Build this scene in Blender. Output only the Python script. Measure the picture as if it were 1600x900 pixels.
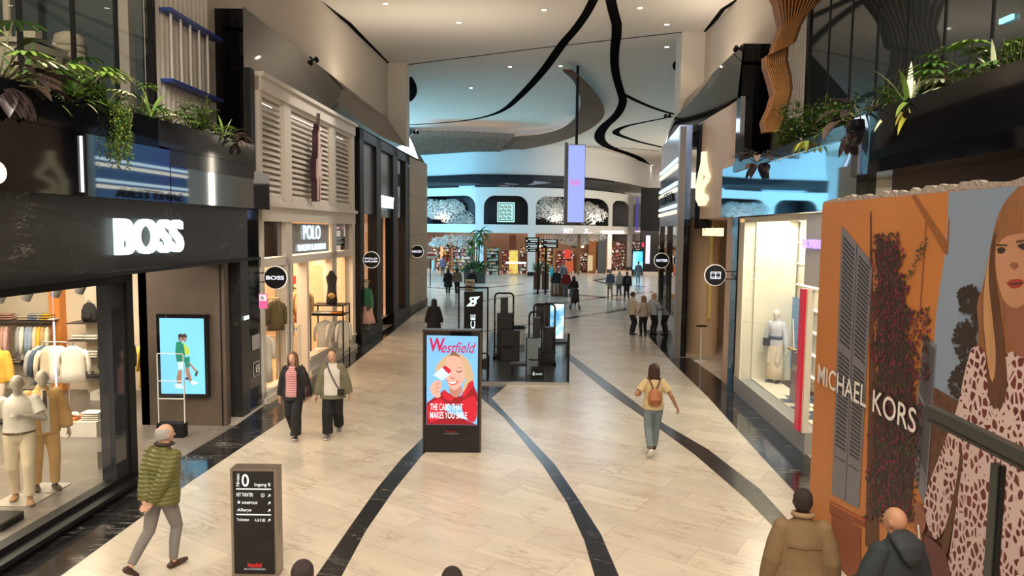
import bpy, bmesh, math, random
from mathutils import Vector, Matrix, noise
random.seed(7)
for o in list(bpy.data.objects): bpy.data.objects.remove(o)
SC = bpy.context.scene; COL = SC.collection
PI = math.pi

# ------------------------------------------------------------------ camera
HC = 4.1; FL = 1120.0; PIT = math.atan(90 / FL); ROLL = 0.011
fw = Vector((0, math.cos(PIT), -math.sin(PIT)))
_up = Vector((0, math.sin(PIT), math.cos(PIT))); _r = Vector((1, 0, 0))
rt = _r * math.cos(ROLL) + _up * math.sin(ROLL)
upv = _up * math.cos(ROLL) - _r * math.sin(ROLL)
CAM = Vector((0, 0, HC))
cd = bpy.data.cameras.new('camera'); cam = bpy.data.objects.new('camera', cd); COL.objects.link(cam)
cam.matrix_world = Matrix(((rt.x, upv.x, -fw.x, 0), (rt.y, upv.y, -fw.y, 0), (rt.z, upv.z, -fw.z, HC), (0, 0, 0, 1)))
cd.sensor_fit = 'HORIZONTAL'; cd.sensor_width = 36; cd.lens = 36 * FL / 1600; cd.clip_end = 400
SC.camera = cam
# ------------------------------------------------------------------ world, exposure
SC.view_settings.view_transform = 'Standard'; SC.view_settings.look = 'None'
SC.view_settings.exposure = 0.0; SC.view_settings.gamma = 1; SC.view_settings.use_curve_mapping = False
w = bpy.data.worlds.new('world'); SC.world = w; w.use_nodes = True
w.node_tree.nodes['Background'].inputs[0].default_value = (1.0, .86, .72, 1)
w.node_tree.nodes['Background'].inputs[1].default_value = 1.2
# ------------------------------------------------------------------ large lights
def area(name, loc, size, energy, col, target, sy=None):
    l = bpy.data.lights.new(name, 'AREA'); l.energy = energy; l.color = col; l.size = size
    if sy: l.shape = 'RECTANGLE'; l.size_y = sy
    o = bpy.data.objects.new(name, l); COL.objects.link(o); o.location = loc
    d = Vector(target) - Vector(loc); o.rotation_euler = d.to_track_quat('-Z', 'Y').to_euler()
    return o
area('skylight', (0, 2, 11.9), 11, 4600, (1, .85, .68), (0, 5, 0), 16)
area('ceiling_fill_left', (-6.75, 27, 9.05), .3, 330, (1, .84, .66), (-6.2, 27, 14), 15)  # unseen strip light added to brighten the left ceiling and upper wall
area('ceiling_fill_right', (7.25, 25.5, 9.05), .25, 230, (1, .84, .66), (6.9, 25, 14), 6)  # its added counterpart for the ceiling on the right
area('rotunda_skylight', (0, 56, 11.9), 16, 3000, (.66, .84, 1.0), (0, 56, 0), 12)
area('rotunda_cyan_fill', (-21, 54, 6.5), 12, 6500, (.26, .70, 1.0), (2, 66, 10), 7)  # unseen blue light added behind the left wall for the rotunda's cyan tint
area('rotunda_warm', (24, 60, 8), 6, 1900, (1, .86, .68), (10, 68, 8), 5)
area('shop_light_front', (-9.6, 11.0, 3.92), 4, 1000, (1, .86, .66), (-9.6, 11.0, 0), 10)
area('shop_light_polo', (-7.2, 20, 4.25), 2.4, 760, (1, .72, .45), (-7.2, 20, 0), 6)
area('shop_light_dress', (-7.2, 28.5, 4.8), 2, 330, (1, .74, .52), (-7.2, 28.5, 0), 7)
area('shop_light_window', (6.35, 15.8, 4.4), .9, 240, (1, .93, .78), (6.35, 15.8, 0), 5)
area('shop_light_rotunda', (1, 72, 4.2), 30, 1900, (1, .78, .58), (1, 72, 0), 5)
def spot(name, loc, energy, col=(1, .80, .58), size=1.9, tgt=None):
    l = bpy.data.lights.new(name, 'SPOT'); l.energy = energy; l.color = col; l.spot_size = size; l.spot_blend = .6; l.shadow_soft_size = .12
    o = bpy.data.objects.new(name, l); COL.objects.link(o); o.location = loc
    if tgt: o.rotation_euler = (Vector(tgt) - Vector(loc)).to_track_quat('-Z', 'Y').to_euler()
    return o

# ------------------------------------------------------------------ pixel rays (1600 x 900 frame) on real surfaces
def ray(x, y): return fw + rt * ((x - 800) / FL) + upv * ((450 - y) / FL)
def F(x, y, z=0.0):
    d = ray(x, y); return CAM + d * ((z - HC) / d.z)
def D(x, y, Y):
    d = ray(x, y); return CAM + d * (Y / d.y)
class Fr:
    """a vertical wall frame: s along the wall, d out of the wall into the mall, z up"""
    def __init__(self, A, B, inward=None):
        self.A = Vector((A[0], A[1], 0)); B = Vector((B[0], B[1], 0))
        self.t = (B - self.A).normalized(); self.L = (B - self.A).length
        n = Vector((-self.t.y, self.t.x, 0)); mid = (self.A + B) / 2
        ref = Vector((0, mid.y - .01, 0)) - mid if inward is None else Vector(inward)
        self.n = n if n.dot(ref) > 0 else -n
    def pt(self, s, d, z): return self.A + self.t * s + self.n * d + Vector((0, 0, z))
    def hit(self, x, y, d=0.0):
        r = ray(x, y); o = self.A + self.n * d
        k = (o - CAM).dot(self.n) / r.dot(self.n); P = CAM + r * k
        return ((P - self.A).dot(self.t), P.z)
    def S(self, x, y=400, d=0.0): return self.hit(x, y, d)[0]
    def box(self, mb, s0, s1, d0, d1, z0, z1, mi=0):
        p = [self.pt(s, d, z) for z in (z0, z1) for s, d in ((s0, d0), (s1, d0), (s1, d1), (s0, d1))]
        mb.hexa(p, mi)

# ------------------------------------------------------------------ mesh builder
class MB:
    def __init__(self): self.v = []; self.f = []; self.m = []
    def add(self, vs, fs, mi=0):
        n = len(self.v); self.v += [tuple(p) for p in vs]
        for f in fs: self.f.append(tuple(n + i for i in f)); self.m.append(mi)
        return self
    def hexa(self, p, mi=0):
        return self.add(p, [(0, 3, 2, 1), (4, 5, 6, 7), (0, 1, 5, 4), (1, 2, 6, 5), (2, 3, 7, 6), (3, 0, 4, 7)], mi)
    def box(self, x0, x1, y0, y1, z0, z1, mi=0):
        return self.hexa([(x, y, z) for z in (z0, z1) for x, y in ((x0, y0), (x1, y0), (x1, y1), (x0, y1))], mi)
    def quad(self, a, b, c, d, mi=0): return self.add([a, b, c, d], [(0, 1, 2, 3)], mi)
    def poly(self, pts, mi=0): return self.add(pts, [tuple(range(len(pts)))], mi)
    def prism(self, pts, off, mi=0):
        """polygon pts extruded by the vector off"""
        off = Vector(off); n = len(pts); q = [Vector(p) for p in pts]
        return self.add(q + [p + off for p in q], [tuple(range(n)), tuple(range(2 * n - 1, n - 1, -1))] + [(i, i + n, (i + 1) % n + n, (i + 1) % n) for i in range(n)], mi)
    def ring(self, c, ax, bx, ra, rb, seg):
        return [c + ax * (ra * math.cos(2 * PI * i / seg)) + bx * (rb * math.sin(2 * PI * i / seg)) for i in range(seg)]
    def loft(self, pts, rad, seg=12, ref=(1, 0, 0), mi=0, cap=True):
        """tapered tube through pts; rad: number or (across, along-ref-normal) per point"""
        pts = [Vector(p) for p in pts]; n = len(pts); rings = []
        ref = Vector(ref)
        for i, p in enumerate(pts):
            t = (pts[min(i + 1, n - 1)] - pts[max(i - 1, 0)])
            t = t.normalized() if t.length > 1e-9 else Vector((0, 0, 1))
            a = ref - t * ref.dot(t)
            if a.length < 1e-4: a = Vector((0, 1, 0)) - t * t.y
            a.normalize(); b = t.cross(a)
            r = rad[i] if isinstance(rad, (list, tuple)) else rad
            ra, rb = r if isinstance(r, (list, tuple)) else (r, r)
            rings.append(self.ring(p, a, b, ra, rb, seg))
        vs = [q for r in rings for q in r]; fs = []
        for i in range(n - 1):
            for j in range(seg):
                k = (j + 1) % seg
                fs.append((i * seg + j, i * seg + k, (i + 1) * seg + k, (i + 1) * seg + j))
        if cap: fs.append(tuple(range(seg - 1, -1, -1))); fs.append(tuple((n - 1) * seg + j for j in range(seg)))
        return self.add(vs, fs, mi)
    def capsule(self, a, b, ra, rb, seg=12, mi=0, ref=(1, 0, 0), k=1.0):
        """rounded tapered limb from a to b; k flattens it"""
        a = Vector(a); b = Vector(b); d = b - a; L = max(d.length, 1e-6); u = d / L
        P = []; R = []
        for th in (80, 50, 20): c = math.cos(math.radians(th)); s = math.sin(math.radians(th)); P.append(a - u * ra * s); R.append((ra * c, ra * c * k))
        for th in (20, 50, 80): c = math.cos(math.radians(th)); s = math.sin(math.radians(th)); P.append(b + u * rb * s); R.append((rb * c, rb * c * k))
        return self.loft(P, R, seg, ref, mi)
    def cyl(self, a, b, r, r2=None, seg=16, mi=0): return self.loft([a, b], [r, r if r2 is None else r2], seg, (1, 0, 0), mi)
    def ball(self, c, rx, ry=None, rz=None, seg=14, mi=0, rot=None):
        ry = rx if ry is None else ry; rz = rx if rz is None else rz; vs = []; fs = []; n = seg // 2 + 1
        for i in range(n):
            th = PI * (i + .0) / (n - 1); th = min(max(th, .02), PI - .02)
            for j in range(seg):
                ph = 2 * PI * j / seg; p = Vector((rx * math.sin(th) * math.cos(ph), ry * math.sin(th) * math.sin(ph), rz * math.cos(th)))
                if rot: p = rot @ p
                vs.append(Vector(c) + p)
        for i in range(n - 1):
            for j in range(seg):
                k = (j + 1) % seg; fs.append((i * seg + j, (i + 1) * seg + j, (i + 1) * seg + k, i * seg + k))
        fs.append(tuple(range(seg))); fs.append(tuple((n - 1) * seg + j for j in range(seg - 1, -1, -1)))
        return self.add(vs, fs, mi)
    def lathe(self, prof, c=(0, 0, 0), seg=24, mi=0):
        c = Vector(c); vs = [c + Vector((r * math.cos(2 * PI * j / seg), r * math.sin(2 * PI * j / seg), z)) for r, z in prof for j in range(seg)]
        fs = [(i * seg + j, i * seg + (j + 1) % seg, (i + 1) * seg + (j + 1) % seg, (i + 1) * seg + j) for i in range(len(prof) - 1) for j in range(seg)]
        fs.append(tuple(range(seg - 1, -1, -1))); fs.append(tuple((len(prof) - 1) * seg + j for j in range(seg)))
        return self.add(vs, fs, mi)

def _world(o):
    if o is None: return Matrix.Identity(4)
    return _world(o.parent) @ o.matrix_parent_inverse @ o.matrix_basis
def obj(name, mb, m, parent=None, local=False, smooth=False, fixn=True):
    me = bpy.data.meshes.new(name); me.from_pydata(mb.v, [], mb.f)
    ms = m if isinstance(m, (list, tuple)) else [m]
    for k in ms: me.materials.append(k)
    if len(ms) > 1: me.polygons.foreach_set('material_index', mb.m)
    me.update()
    if fixn:
        bmm = bmesh.new(); bmm.from_mesh(me); bmesh.ops.recalc_face_normals(bmm, faces=bmm.faces); bmm.to_mesh(me); bmm.free()
    if smooth: me.polygons.foreach_set('use_smooth', [True] * len(me.polygons))
    o = bpy.data.objects.new(name, me); COL.objects.link(o)
    if parent is not None:
        o.parent = parent
        if not local: o.matrix_parent_inverse = _world(parent).inverted()
    return o
def tag(o, label, cat=None, group=None, kind=None):
    if label: o['label'] = label
    if cat: o['category'] = cat
    if group: o['group'] = group
    if kind: o['kind'] = kind
    return o
def thing(name, label, cat, loc=(0, 0, 0), rz=0.0, group=None, kind=None):
    o = bpy.data.objects.new(name, None); COL.objects.link(o); o.location = loc; o.rotation_euler = (0, 0, rz); o.empty_display_size = .1
    return tag(o, label, cat, group, kind)
def struct(name, mb, m, smooth=False, parent=None):
    o = obj(name, mb, m, parent, smooth=smooth)
    if parent is None: o['kind'] = 'structure'
    return o
def clone(o, parent=None):
    c = o.copy(); COL.objects.link(c)
    if parent is not None: c.parent = parent
    for ch in [k for k in COL.objects if k.parent == o]: clone(ch, c)
    return c
def text_mesh(body, bold=0.0, shear=0.0, spacing=1.0):
    cu = bpy.data.curves.new('lettering', 'FONT'); cu.body = body; cu.offset = bold; cu.shear = shear; cu.space_character = spacing; cu.resolution_u = 4
    ob = bpy.data.objects.new('lettering', cu); COL.objects.link(ob); me = bpy.data.meshes.new_from_object(ob)
    vs = [v.co.copy() for v in me.vertices]; fs = [tuple(p.vertices) for p in me.polygons]
    bpy.data.objects.remove(ob); bpy.data.curves.remove(cu); bpy.data.meshes.remove(me)
    return vs, fs
def text(mb, body, O, X, Y, w, h, bold=0.0, shear=0.0, depth=0.0, mi=0, spacing=1.0, bulge=None):
    """lettering fitted to a w x h box whose lower left corner is O, reading along X with Y up"""
    vs, fs = text_mesh(body, bold, shear, spacing)
    x0 = min(v.x for v in vs); x1 = max(v.x for v in vs); y0 = min(v.y for v in vs); y1 = max(v.y for v in vs)
    X = Vector(X).normalized(); Y = Vector(Y).normalized(); N = X.cross(Y); O = Vector(O)
    P = [O + X * ((v.x - x0) / (x1 - x0) * w) + Y * ((v.y - y0) / (y1 - y0) * h) for v in vs]
    if depth <= 0: mb.add(P, fs, mi); return mb
    n = len(P); Q = [p + N * depth for p in P]
    ed = {}
    for f in fs:
        for i in range(len(f)):
            a, b = f[i], f[(i + 1) % len(f)]
            ed[(a, b)] = 1
    side = [(a, b, b + n, a + n) for (a, b) in ed if (b, a) not in ed]
    mb.add(P + Q, [tuple(i + n for i in f) for f in fs] + side, mi); return mb

# ------------------------------------------------------------------ materials
def mat(name, col=(.8, .8, .8), rough=.5, metal=0.0, emit=None, es=0.0, noise_=0.0, nscale=8.0, bump=0.0, bscale=30.0, spec=.5, alpha=1.0, trans=0.0, coord='Object', stretch=(1, 1, 1)):
    m = bpy.data.materials.new(name); m.use_nodes = True; nt = m.node_tree; b = nt.nodes['Principled BSDF']
    b.inputs['Base Color'].default_value = (*col, 1); b.inputs['Roughness'].default_value = rough; b.inputs['Metallic'].default_value = metal
    b.inputs['Specular IOR Level'].default_value = spec; b.inputs['Alpha'].default_value = alpha
    if trans: b.inputs['Transmission Weight'].default_value = trans
    if emit: b.inputs['Emission Color'].default_value = (*emit, 1); b.inputs['Emission Strength'].default_value = es
    tc = nt.nodes.new('ShaderNodeTexCoord'); mp = nt.nodes.new('ShaderNodeMapping'); mp.inputs['Scale'].default_value = stretch
    nt.links.new(tc.outputs[coord], mp.inputs[0])
    nz = nt.nodes.new('ShaderNodeTexNoise'); nz.inputs['Scale'].default_value = nscale; nz.inputs['Detail'].default_value = 4; nt.links.new(mp.outputs[0], nz.inputs['Vector'])
    r = nt.nodes.new('ShaderNodeMapRange'); r.inputs['To Min'].default_value = 1 - max(noise_, .04); r.inputs['To Max'].default_value = 1 + max(noise_, .04); nt.links.new(nz.outputs['Fac'], r.inputs['Value'])
    mx = nt.nodes.new('ShaderNodeVectorMath'); mx.operation = 'SCALE'; mx.inputs[0].default_value = col; nt.links.new(r.outputs[0], mx.inputs['Scale']); nt.links.new(mx.outputs[0], b.inputs['Base Color'])
    if bump:
        n2 = nt.nodes.new('ShaderNodeTexNoise'); n2.inputs['Scale'].default_value = bscale; nt.links.new(mp.outputs[0], n2.inputs['Vector'])
        bp = nt.nodes.new('ShaderNodeBump'); bp.inputs['Strength'].default_value = bump; bp.inputs['Distance'].default_value = .02; nt.links.new(n2.outputs['Fac'], bp.inputs['Height']); nt.links.new(bp.outputs[0], b.inputs['Normal'])
    return m
def emis(name, col, s):
    return mat(name, tuple(c * .5 for c in col), .4, emit=col, es=s)
def glass(name, tint=(1, 1, 1), refl=.12, rough=0.0):
    """clear pane: see-through with a grazing reflection"""
    m = bpy.data.materials.new(name); m.use_nodes = True; nt = m.node_tree; nt.nodes.clear()
    out = nt.nodes.new('ShaderNodeOutputMaterial'); tr = nt.nodes.new('ShaderNodeBsdfTransparent'); tr.inputs[0].default_value = (*tint, 1)
    gl = nt.nodes.new('ShaderNodeBsdfGlossy'); gl.inputs['Roughness'].default_value = rough
    fr = nt.nodes.new('ShaderNodeFresnel'); fr.inputs[0].default_value = 1.45
    mu = nt.nodes.new('ShaderNodeMath'); mu.operation = 'MULTIPLY'; mu.inputs[1].default_value = refl / .12; mu.use_clamp = True
    ge = nt.nodes.new('ShaderNodeNewGeometry'); m2 = nt.nodes.new('ShaderNodeMath'); m2.operation = 'MULTIPLY_ADD'; m2.inputs[1].default_value = -1; m2.inputs[2].default_value = 1; nt.links.new(ge.outputs['Backfacing'], m2.inputs[0])
    m3 = nt.nodes.new('ShaderNodeMath'); m3.operation = 'MULTIPLY'; nt.links.new(fr.outputs[0], m3.inputs[0]); nt.links.new(m2.outputs[0], m3.inputs[1])
    mx = nt.nodes.new('ShaderNodeMixShader'); nt.links.new(m3.outputs[0], mu.inputs[0]); nt.links.new(mu.outputs[0], mx.inputs[0]); nt.links.new(tr.outputs[0], mx.inputs[1]); nt.links.new(gl.outputs[0], mx.inputs[2]); nt.links.new(mx.outputs[0], out.inputs[0])
    return m
def stone(name, c1, c2, vein, rough, bw, bh, ang=0.0, vscale=3.0, vw=.02, mortar=(.2, .2, .2), msize=.004, axis='Z', veinx=1.0, spec=.5):
    """tiled stone: brick pattern, veins stretched along the tile"""
    m = bpy.data.materials.new(name); m.use_nodes = True; nt = m.node_tree; b = nt.nodes['Principled BSDF']; N = nt.nodes.new; L = nt.links.new
    b.inputs['Roughness'].default_value = rough; b.inputs['Specular IOR Level'].default_value = spec
    tc = N('ShaderNodeTexCoord'); mp = N('ShaderNodeMapping')
    if axis == 'Z': mp.inputs['Rotation'].default_value = (0, 0, ang)
    elif axis == 'Y': mp.inputs['Rotation'].default_value = (PI / 2, 0, 0)      # wall facing y
    else: mp.inputs['Rotation'].default_value = (0, PI / 2, 0)
    L(tc.outputs['Object'], mp.inputs[0])
    br = N('ShaderNodeTexBrick'); br.offset = .37; br.inputs['Scale'].default_value = 1; br.inputs['Brick Width'].default_value = bw; br.inputs['Row Height'].default_value = bh
    br.inputs['Mortar Size'].default_value = msize; br.inputs['Color1'].default_value = (*c1, 1); br.inputs['Color2'].default_value = (*c2, 1); br.inputs['Mortar'].default_value = (*mortar, 1); br.inputs['Bias'].default_value = 0
    L(mp.outputs[0], br.inputs['Vector'])
    mp2 = N('ShaderNodeMapping'); mp2.inputs['Scale'].default_value = (.35, veinx * 1.6, 1.6); L(mp.outputs[0], mp2.inputs[0])
    off = N('ShaderNodeVectorMath'); off.operation = 'MULTIPLY_ADD'; off.inputs[1].default_value = (9, 9, 9); L(br.outputs['Color'], off.inputs[0]); L(mp2.outputs[0], off.inputs[2])
    nz = N('ShaderNodeTexNoise'); nz.inputs['Scale'].default_value = vscale; nz.inputs['Detail'].default_value = 6; nz.inputs['Distortion'].default_value = 1.2; L(off.outputs[0], nz.inputs['Vector'])
    ab = N('ShaderNodeMath'); ab.operation = 'SUBTRACT'; ab.inputs[1].default_value = .5; L(nz.outputs['Fac'], ab.inputs[0])
    ab2 = N('ShaderNodeMath'); ab2.operation = 'ABSOLUTE'; L(ab.outputs[0], ab2.inputs[0])
    vr = N('ShaderNodeMapRange'); vr.inputs['From Min'].default_value = 0; vr.inputs['From Max'].default_value = vw; vr.inputs['To Min'].default_value = .85; vr.inputs['To Max'].default_value = 0; L(ab2.outputs[0], vr.inputs['Value'])
    n3 = N('ShaderNodeTexNoise'); n3.inputs['Scale'].default_value = 1.3; L(mp.outputs[0], n3.inputs['Vector'])
    v3 = N('ShaderNodeMapRange'); v3.inputs['From Min'].default_value = .45; v3.inputs['From Max'].default_value = .62; L(n3.outputs['Fac'], v3.inputs['Value'])
    vm = N('ShaderNodeMath'); vm.operation = 'MULTIPLY'; L(vr.outputs[0], vm.inputs[0]); L(v3.outputs[0], vm.inputs[1])
    n4 = N('ShaderNodeTexNoise'); n4.inputs['Scale'].default_value = 2.2; n4.inputs['Detail'].default_value = 5; L(off.outputs[0], n4.inputs['Vector'])
    r4 = N('ShaderNodeMapRange'); r4.inputs['To Min'].default_value = .82; r4.inputs['To Max'].default_value = 1.16; L(n4.outputs['Fac'], r4.inputs['Value'])
    sc = N('ShaderNodeVectorMath'); sc.operation = 'SCALE'; L(br.outputs['Color'], sc.inputs[0]); L(r4.outputs[0], sc.inputs['Scale'])
    mx = N('ShaderNodeMix'); mx.data_type = 'RGBA'; mx.inputs['B'].default_value = (*vein, 1); L(vm.outputs[0], mx.inputs['Factor']); L(sc.outputs[0], mx.inputs['A']); L(mx.outputs['Result'], b.inputs['Base Color'])
    return m
M = {}
M['floor'] = stone('pale_stone_tiles', (.60, .55, .47), (.50, .45, .385), (.40, .33, .26), .24, 1.2, .6, math.radians(33), 3.5, .05, (.36, .31, .27), .004)
M['border'] = stone('black_veined_marble', (.012, .012, .014), (.020, .019, .021), (.45, .43, .40), .10, 1.4, .9, 0.0, 2.2, .012, (.03, .03, .03), .003, veinx=2.5)
M['band'] = stone('black_band_stone', (.014, .014, .016), (.022, .021, .023), (.30, .28, .26), .20, 3, 3, .3, 3.0, .010, (.03, .03, .03), .0)
M['entry'] = stone('grey_entry_tiles', (.20, .175, .155), (.18, .16, .14), (.26, .24, .21), .35, 1.2, 1.2, 0.0, 3, .03, (.12, .11, .10), .003)
M['fascia'] = stone('charcoal_stone', (.030, .028, .028), (.025, .024, .024), (.30, .27, .24), .38, 1.9, .55, 0, 2.2, .006, (.02, .02, .02), .004, axis='X')
M['brownwall'] = mat('brown_stone_wall', (.085, .062, .047), .55, noise_=.25, nscale=3, bump=.1)
M['ceiling'] = mat('beige_plaster_ceiling', (.72, .68, .62), .8)
M['plaster'] = mat('warm_plaster', (.60, .54, .47), .85)
M['column'] = mat('pale_column_paint', (.66, .62, .56), .7)
M['slot'] = mat('black_ceiling_slot', (.008, .008, .009), .95, spec=0.0)
M['black'] = mat('black_metal', (.008, .008, .009), .45, spec=.22)
M['blackgloss'] = mat('black_gloss', (.004, .004, .006), .05, spec=.5)
M['mirrorblack'] = mat('dark_mirror_glass', (.42, .46, .50), .03, metal=1.0)
M['mirrordim'] = mat('smoked_mirror_glass', (.028, .030, .036), .05, spec=.6)
M['clad'] = mat('bronze_gloss_cladding', (.022, .020, .019), .05, spec=.35)
M['cream'] = mat('cream_painted_wood', (.70, .65, .58), .45)
M['white'] = mat('white_paint', (.78, .76, .72), .5)
M['clear'] = glass('clear_pane', (.97, .98, .97), .10)
M['darkglass'] = glass('smoked_pane', (.16, .16, .16), .30)
M['signwhite'] = emis('white_lit_letter', (.78, 1.0, 1.0), 1.35)
M['signwarm'] = emis('warm_lit_letter', (1.0, .90, .60), 1.0)
M['lamp'] = emis('lamp_disc', (1, .88, .66), 14)
M['fascia'].node_tree.nodes['Mapping'].inputs['Rotation'].default_value = (-PI / 2, PI / 2, 0)
# ================================================================== THE SETTING
ZC = 12.0
m = MB(); m.box(-34, 34, -14, 96, -.3, 0); struct('floor', m, M['floor'])
m = MB(); m.box(-34, 34, -14, 96, ZC, ZC + .3); struct('ceiling', m, M['ceiling'])
def strip(pa, pb, z0, z1):
    """flat slab on the floor between two polylines"""
    mb = MB(); n = len(pa)
    vs = [(p[0], p[1], z) for z in (z0, z1) for p in list(pa) + list(pb)]
    k = 2 * n
    for i in range(n - 1):
        a, b, c, d = i, i + 1, n + i + 1, n + i
        mb.add([vs[j] for j in (a, b, c, d)] + [vs[k + j] for j in (a, b, c, d)], [(0, 3, 2, 1), (4, 5, 6, 7), (0, 1, 5, 4), (1, 2, 6, 5), (2, 3, 7, 6), (3, 0, 4, 7)])
    return mb
def both(mb):   # make windings irrelevant
    return mb
# dark marble borders along both shop fronts
Lw = [(-6.35, 0), (-6.04, 8.2), (-5.93, 11.27), (-5.7, 14.7), (-5.7, 16.4), (-5.36, 24.3), (-4.95, 34.75), (-4.62, 38.6)]
Le = [(-5.6, 0), (-5.26, 8.11), (-5.15, 11.3), (-4.9, 14.7), (-4.86, 16.4), (-4.78, 24.3), (-4.72, 34.75), (-4.50, 38.8)]
struct('trim_1', strip(Lw, Le, -.01, .004), M['border'])
Rw = [(5.0, 0), (4.9, 11.0), (5.50, 12.8), (5.86, 18.9), (5.86, 23.2), (5.40, 23.3), (6.10, 29.8)]
Re = [(3.4, 0), (4.53, 11.08), (4.62, 12.8), (4.93, 17.7), (5.08, 22.4), (5.09, 22.6), (5.5, 29.8)]
struct('trim_2', strip(Re, Rw, -.01, .004), M['border'])
def band(name, le, ri):
    a = [F(*p) for p in le]; b = [F(*p) for p in ri]; struct(name, strip(a, b, -.01, .003), M['band'])
band('trim_3', [(661, 684), (628, 716), (590, 762), (547, 823), (494, 900), (462, 950)], [(690, 686), (660, 711), (617, 764), (572, 829), (534, 900), (510, 950)])
band('trim_4', [(740, 601), (754, 624), (787, 652), (811, 681), (848, 727), (886, 786), (913, 845), (929, 900), (938, 960)], [(793, 601), (768, 622), (798, 654), (829, 686), (867, 726), (904, 780), (939, 835), (967, 900), (985, 960)])
band('trim_5', [(850, 535), (889, 563), (951, 614), (1004, 651), (1085, 710), (1166, 780), (1214, 829), (1262, 880)], [(862, 533), (900, 560), (969, 611), (1037, 662), (1106, 702), (1187, 764), (1230, 811), (1285, 865)])
band('trim_6', [(755, 517), (884, 496), (940, 488), (979, 481)], [(755, 519), (884, 499), (940, 491), (979, 485)])
band('trim_7', [(880, 458), (930, 462), (985, 470), (1010, 473)], [(880, 460), (930, 464), (985, 472), (1010, 475)])
band('trim_8', [(885, 472), (920, 467), (960, 461), (1020, 455)], [(885, 474), (920, 469), (960, 463), (1020, 457)])
band('trim_9', [(1000, 430), (955, 433), (930, 437), (925, 438), (935, 441), (950, 445), (1010, 449)], [(1000, 431.5), (955, 434.5), (936, 438), (932, 438.5), (941, 440.5), (952, 443.5), (1010, 447.5)])
band('trim_10', [(750, 470), (800, 462), (850, 456), (905, 448)], [(750, 472), (800, 463.5), (850, 457.5), (905, 449.2)])
band('trim_11', [(668, 448), (720, 452), (770, 448), (820, 443)], [(668, 449.5), (720, 453.5), (770, 449.5), (820, 444)])
# upper walls and columns
def wall(name, A, B, z0, z1, th, m_, inward=None):
    fr = Fr(A, B, inward); mb = MB(); fr.box(mb, 0, fr.L, -th, 0, z0, z1); return struct(name, mb, m_), fr
wall('wall_left', (-7.57, 14.4), (-6.02, 35.2), 5.0, ZC, .3, M['plaster'])
wall('wall_right', (7.7, -4), (7.52, 29.4), 4.6, ZC, .3, M['plaster'])
mb = MB(); mb.box(-6.9, -5.15, 34.9, 35.9, 7.5, ZC); struct('column_left', mb, M['column'])
mb = MB(); mb.box(6.6, 7.6, 29.0, 30.0, 7.5, ZC); struct('column_right', mb, M['column'])
mb = MB(); mb.box(-34, 34, -14.3, -14, 0, 3.2); struct('wall_back', mb, M['plaster'])
mb = MB(); mb.box(-34, -33.7, -14, 96, 0, ZC); struct('wall_left_far', mb, M['plaster'])
mb = MB(); mb.box(33.7, 34, -14, 96, 0, ZC); struct('wall_right_far', mb, M['plaster'])
# cladding bands above the shops, leaning back, glossy bronze
def sheet(rows, m_, name, smooth=True, th=.06, parent=None):
    mb = MB(); nr = len(rows); nc = len(rows[0])
    vs = [p for r in rows for p in r]; fs = [(i * nc + j, i * nc + j + 1, (i + 1) * nc + j + 1, (i + 1) * nc + j) for i in range(nr - 1) for j in range(nc - 1)]
    mb.add(vs, fs); return struct(name, mb, m_, smooth, parent)
def lerp(a, b, t): return tuple(a[i] + (b[i] - a[i]) * t for i in range(len(a)))
def polyline(pts, n):
    L = [0]
    for i in range(1, len(pts)): L.append(L[-1] + (Vector(pts[i]) - Vector(pts[i - 1])).length)
    out = []
    for k in range(n):
        t = L[-1] * k / (n - 1); i = 1
        while i < len(pts) - 1 and L[i] < t: i += 1
        out.append(lerp(pts[i - 1], pts[i], (t - L[i - 1]) / max(L[i] - L[i - 1], 1e-9)))
    return out
def smoothpts(pts, n, it=2):
    P = [Vector(p) for p in pts]
    for _ in range(it):
        Q = [P[0]]
        for i in range(len(P) - 1): Q += [P[i] * .75 + P[i + 1] * .25, P[i] * .25 + P[i + 1] * .75]
        Q.append(P[-1]); P = Q
    return polyline([tuple(p) for p in P], n)
bl = smoothpts([(-5.92, 16.0, 7.6), (-5.36, 24.6, 7.6), (-4.95, 33.6, 7.6), (-4.60, 38.2, 7.6), (-4.9, 39.8, 7.6), (-7.5, 40.6, 7.6), (-13, 41, 7.6)], 60)
tl = smoothpts([(-6.54, 17.7, 9.4), (-6.35, 25, 9.4), (-6.15, 34, 9.4), (-5.75, 39.5, 9.4), (-6.0, 41.3, 9.4), (-8, 42, 9.4), (-13, 42.5, 9.4)], 60)
sheet([bl, tl], M['clad'], 'trim_12')
br_ = smoothpts([(5.78, 18.9, 7.6), (6.02, 26.6, 7.6), (6.02, 29.4, 7.6), (6.4, 30.6, 7.6), (9, 31.2, 7.6), (14, 31.4, 7.6)], 50)
tr_ = smoothpts([(6.42, 20.6, 9.4), (6.80, 28, 9.4), (6.9, 31.2, 9.4), (7.3, 32.4, 9.4), (9.5, 33, 9.4), (14, 33, 9.4)], 50)
sheet([br_, tr_], M['clad'], 'trim_13')
for i, (b_, t_, x) in enumerate(((bl, tl, -9), (br_, tr_, 9))):   # unseen ledge sunk to screen the added uplights, soffit below each band
    sheet([t_, [(p[0] + (-.03 if x < 0 else .03), p[1], 8.9) for p in t_], [(min(p[0], -7.1) if x < 0 else max(p[0], 7.6), p[1], 8.9) for p in t_]], M['black'], 'trim_%d' % (14 + i), False)
    sheet([[(p[0] + (-.35 if x < 0 else .35), p[1], 7.6) for p in b_], b_], M['black'], 'trim_%d' % (16 + i), False)
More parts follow.
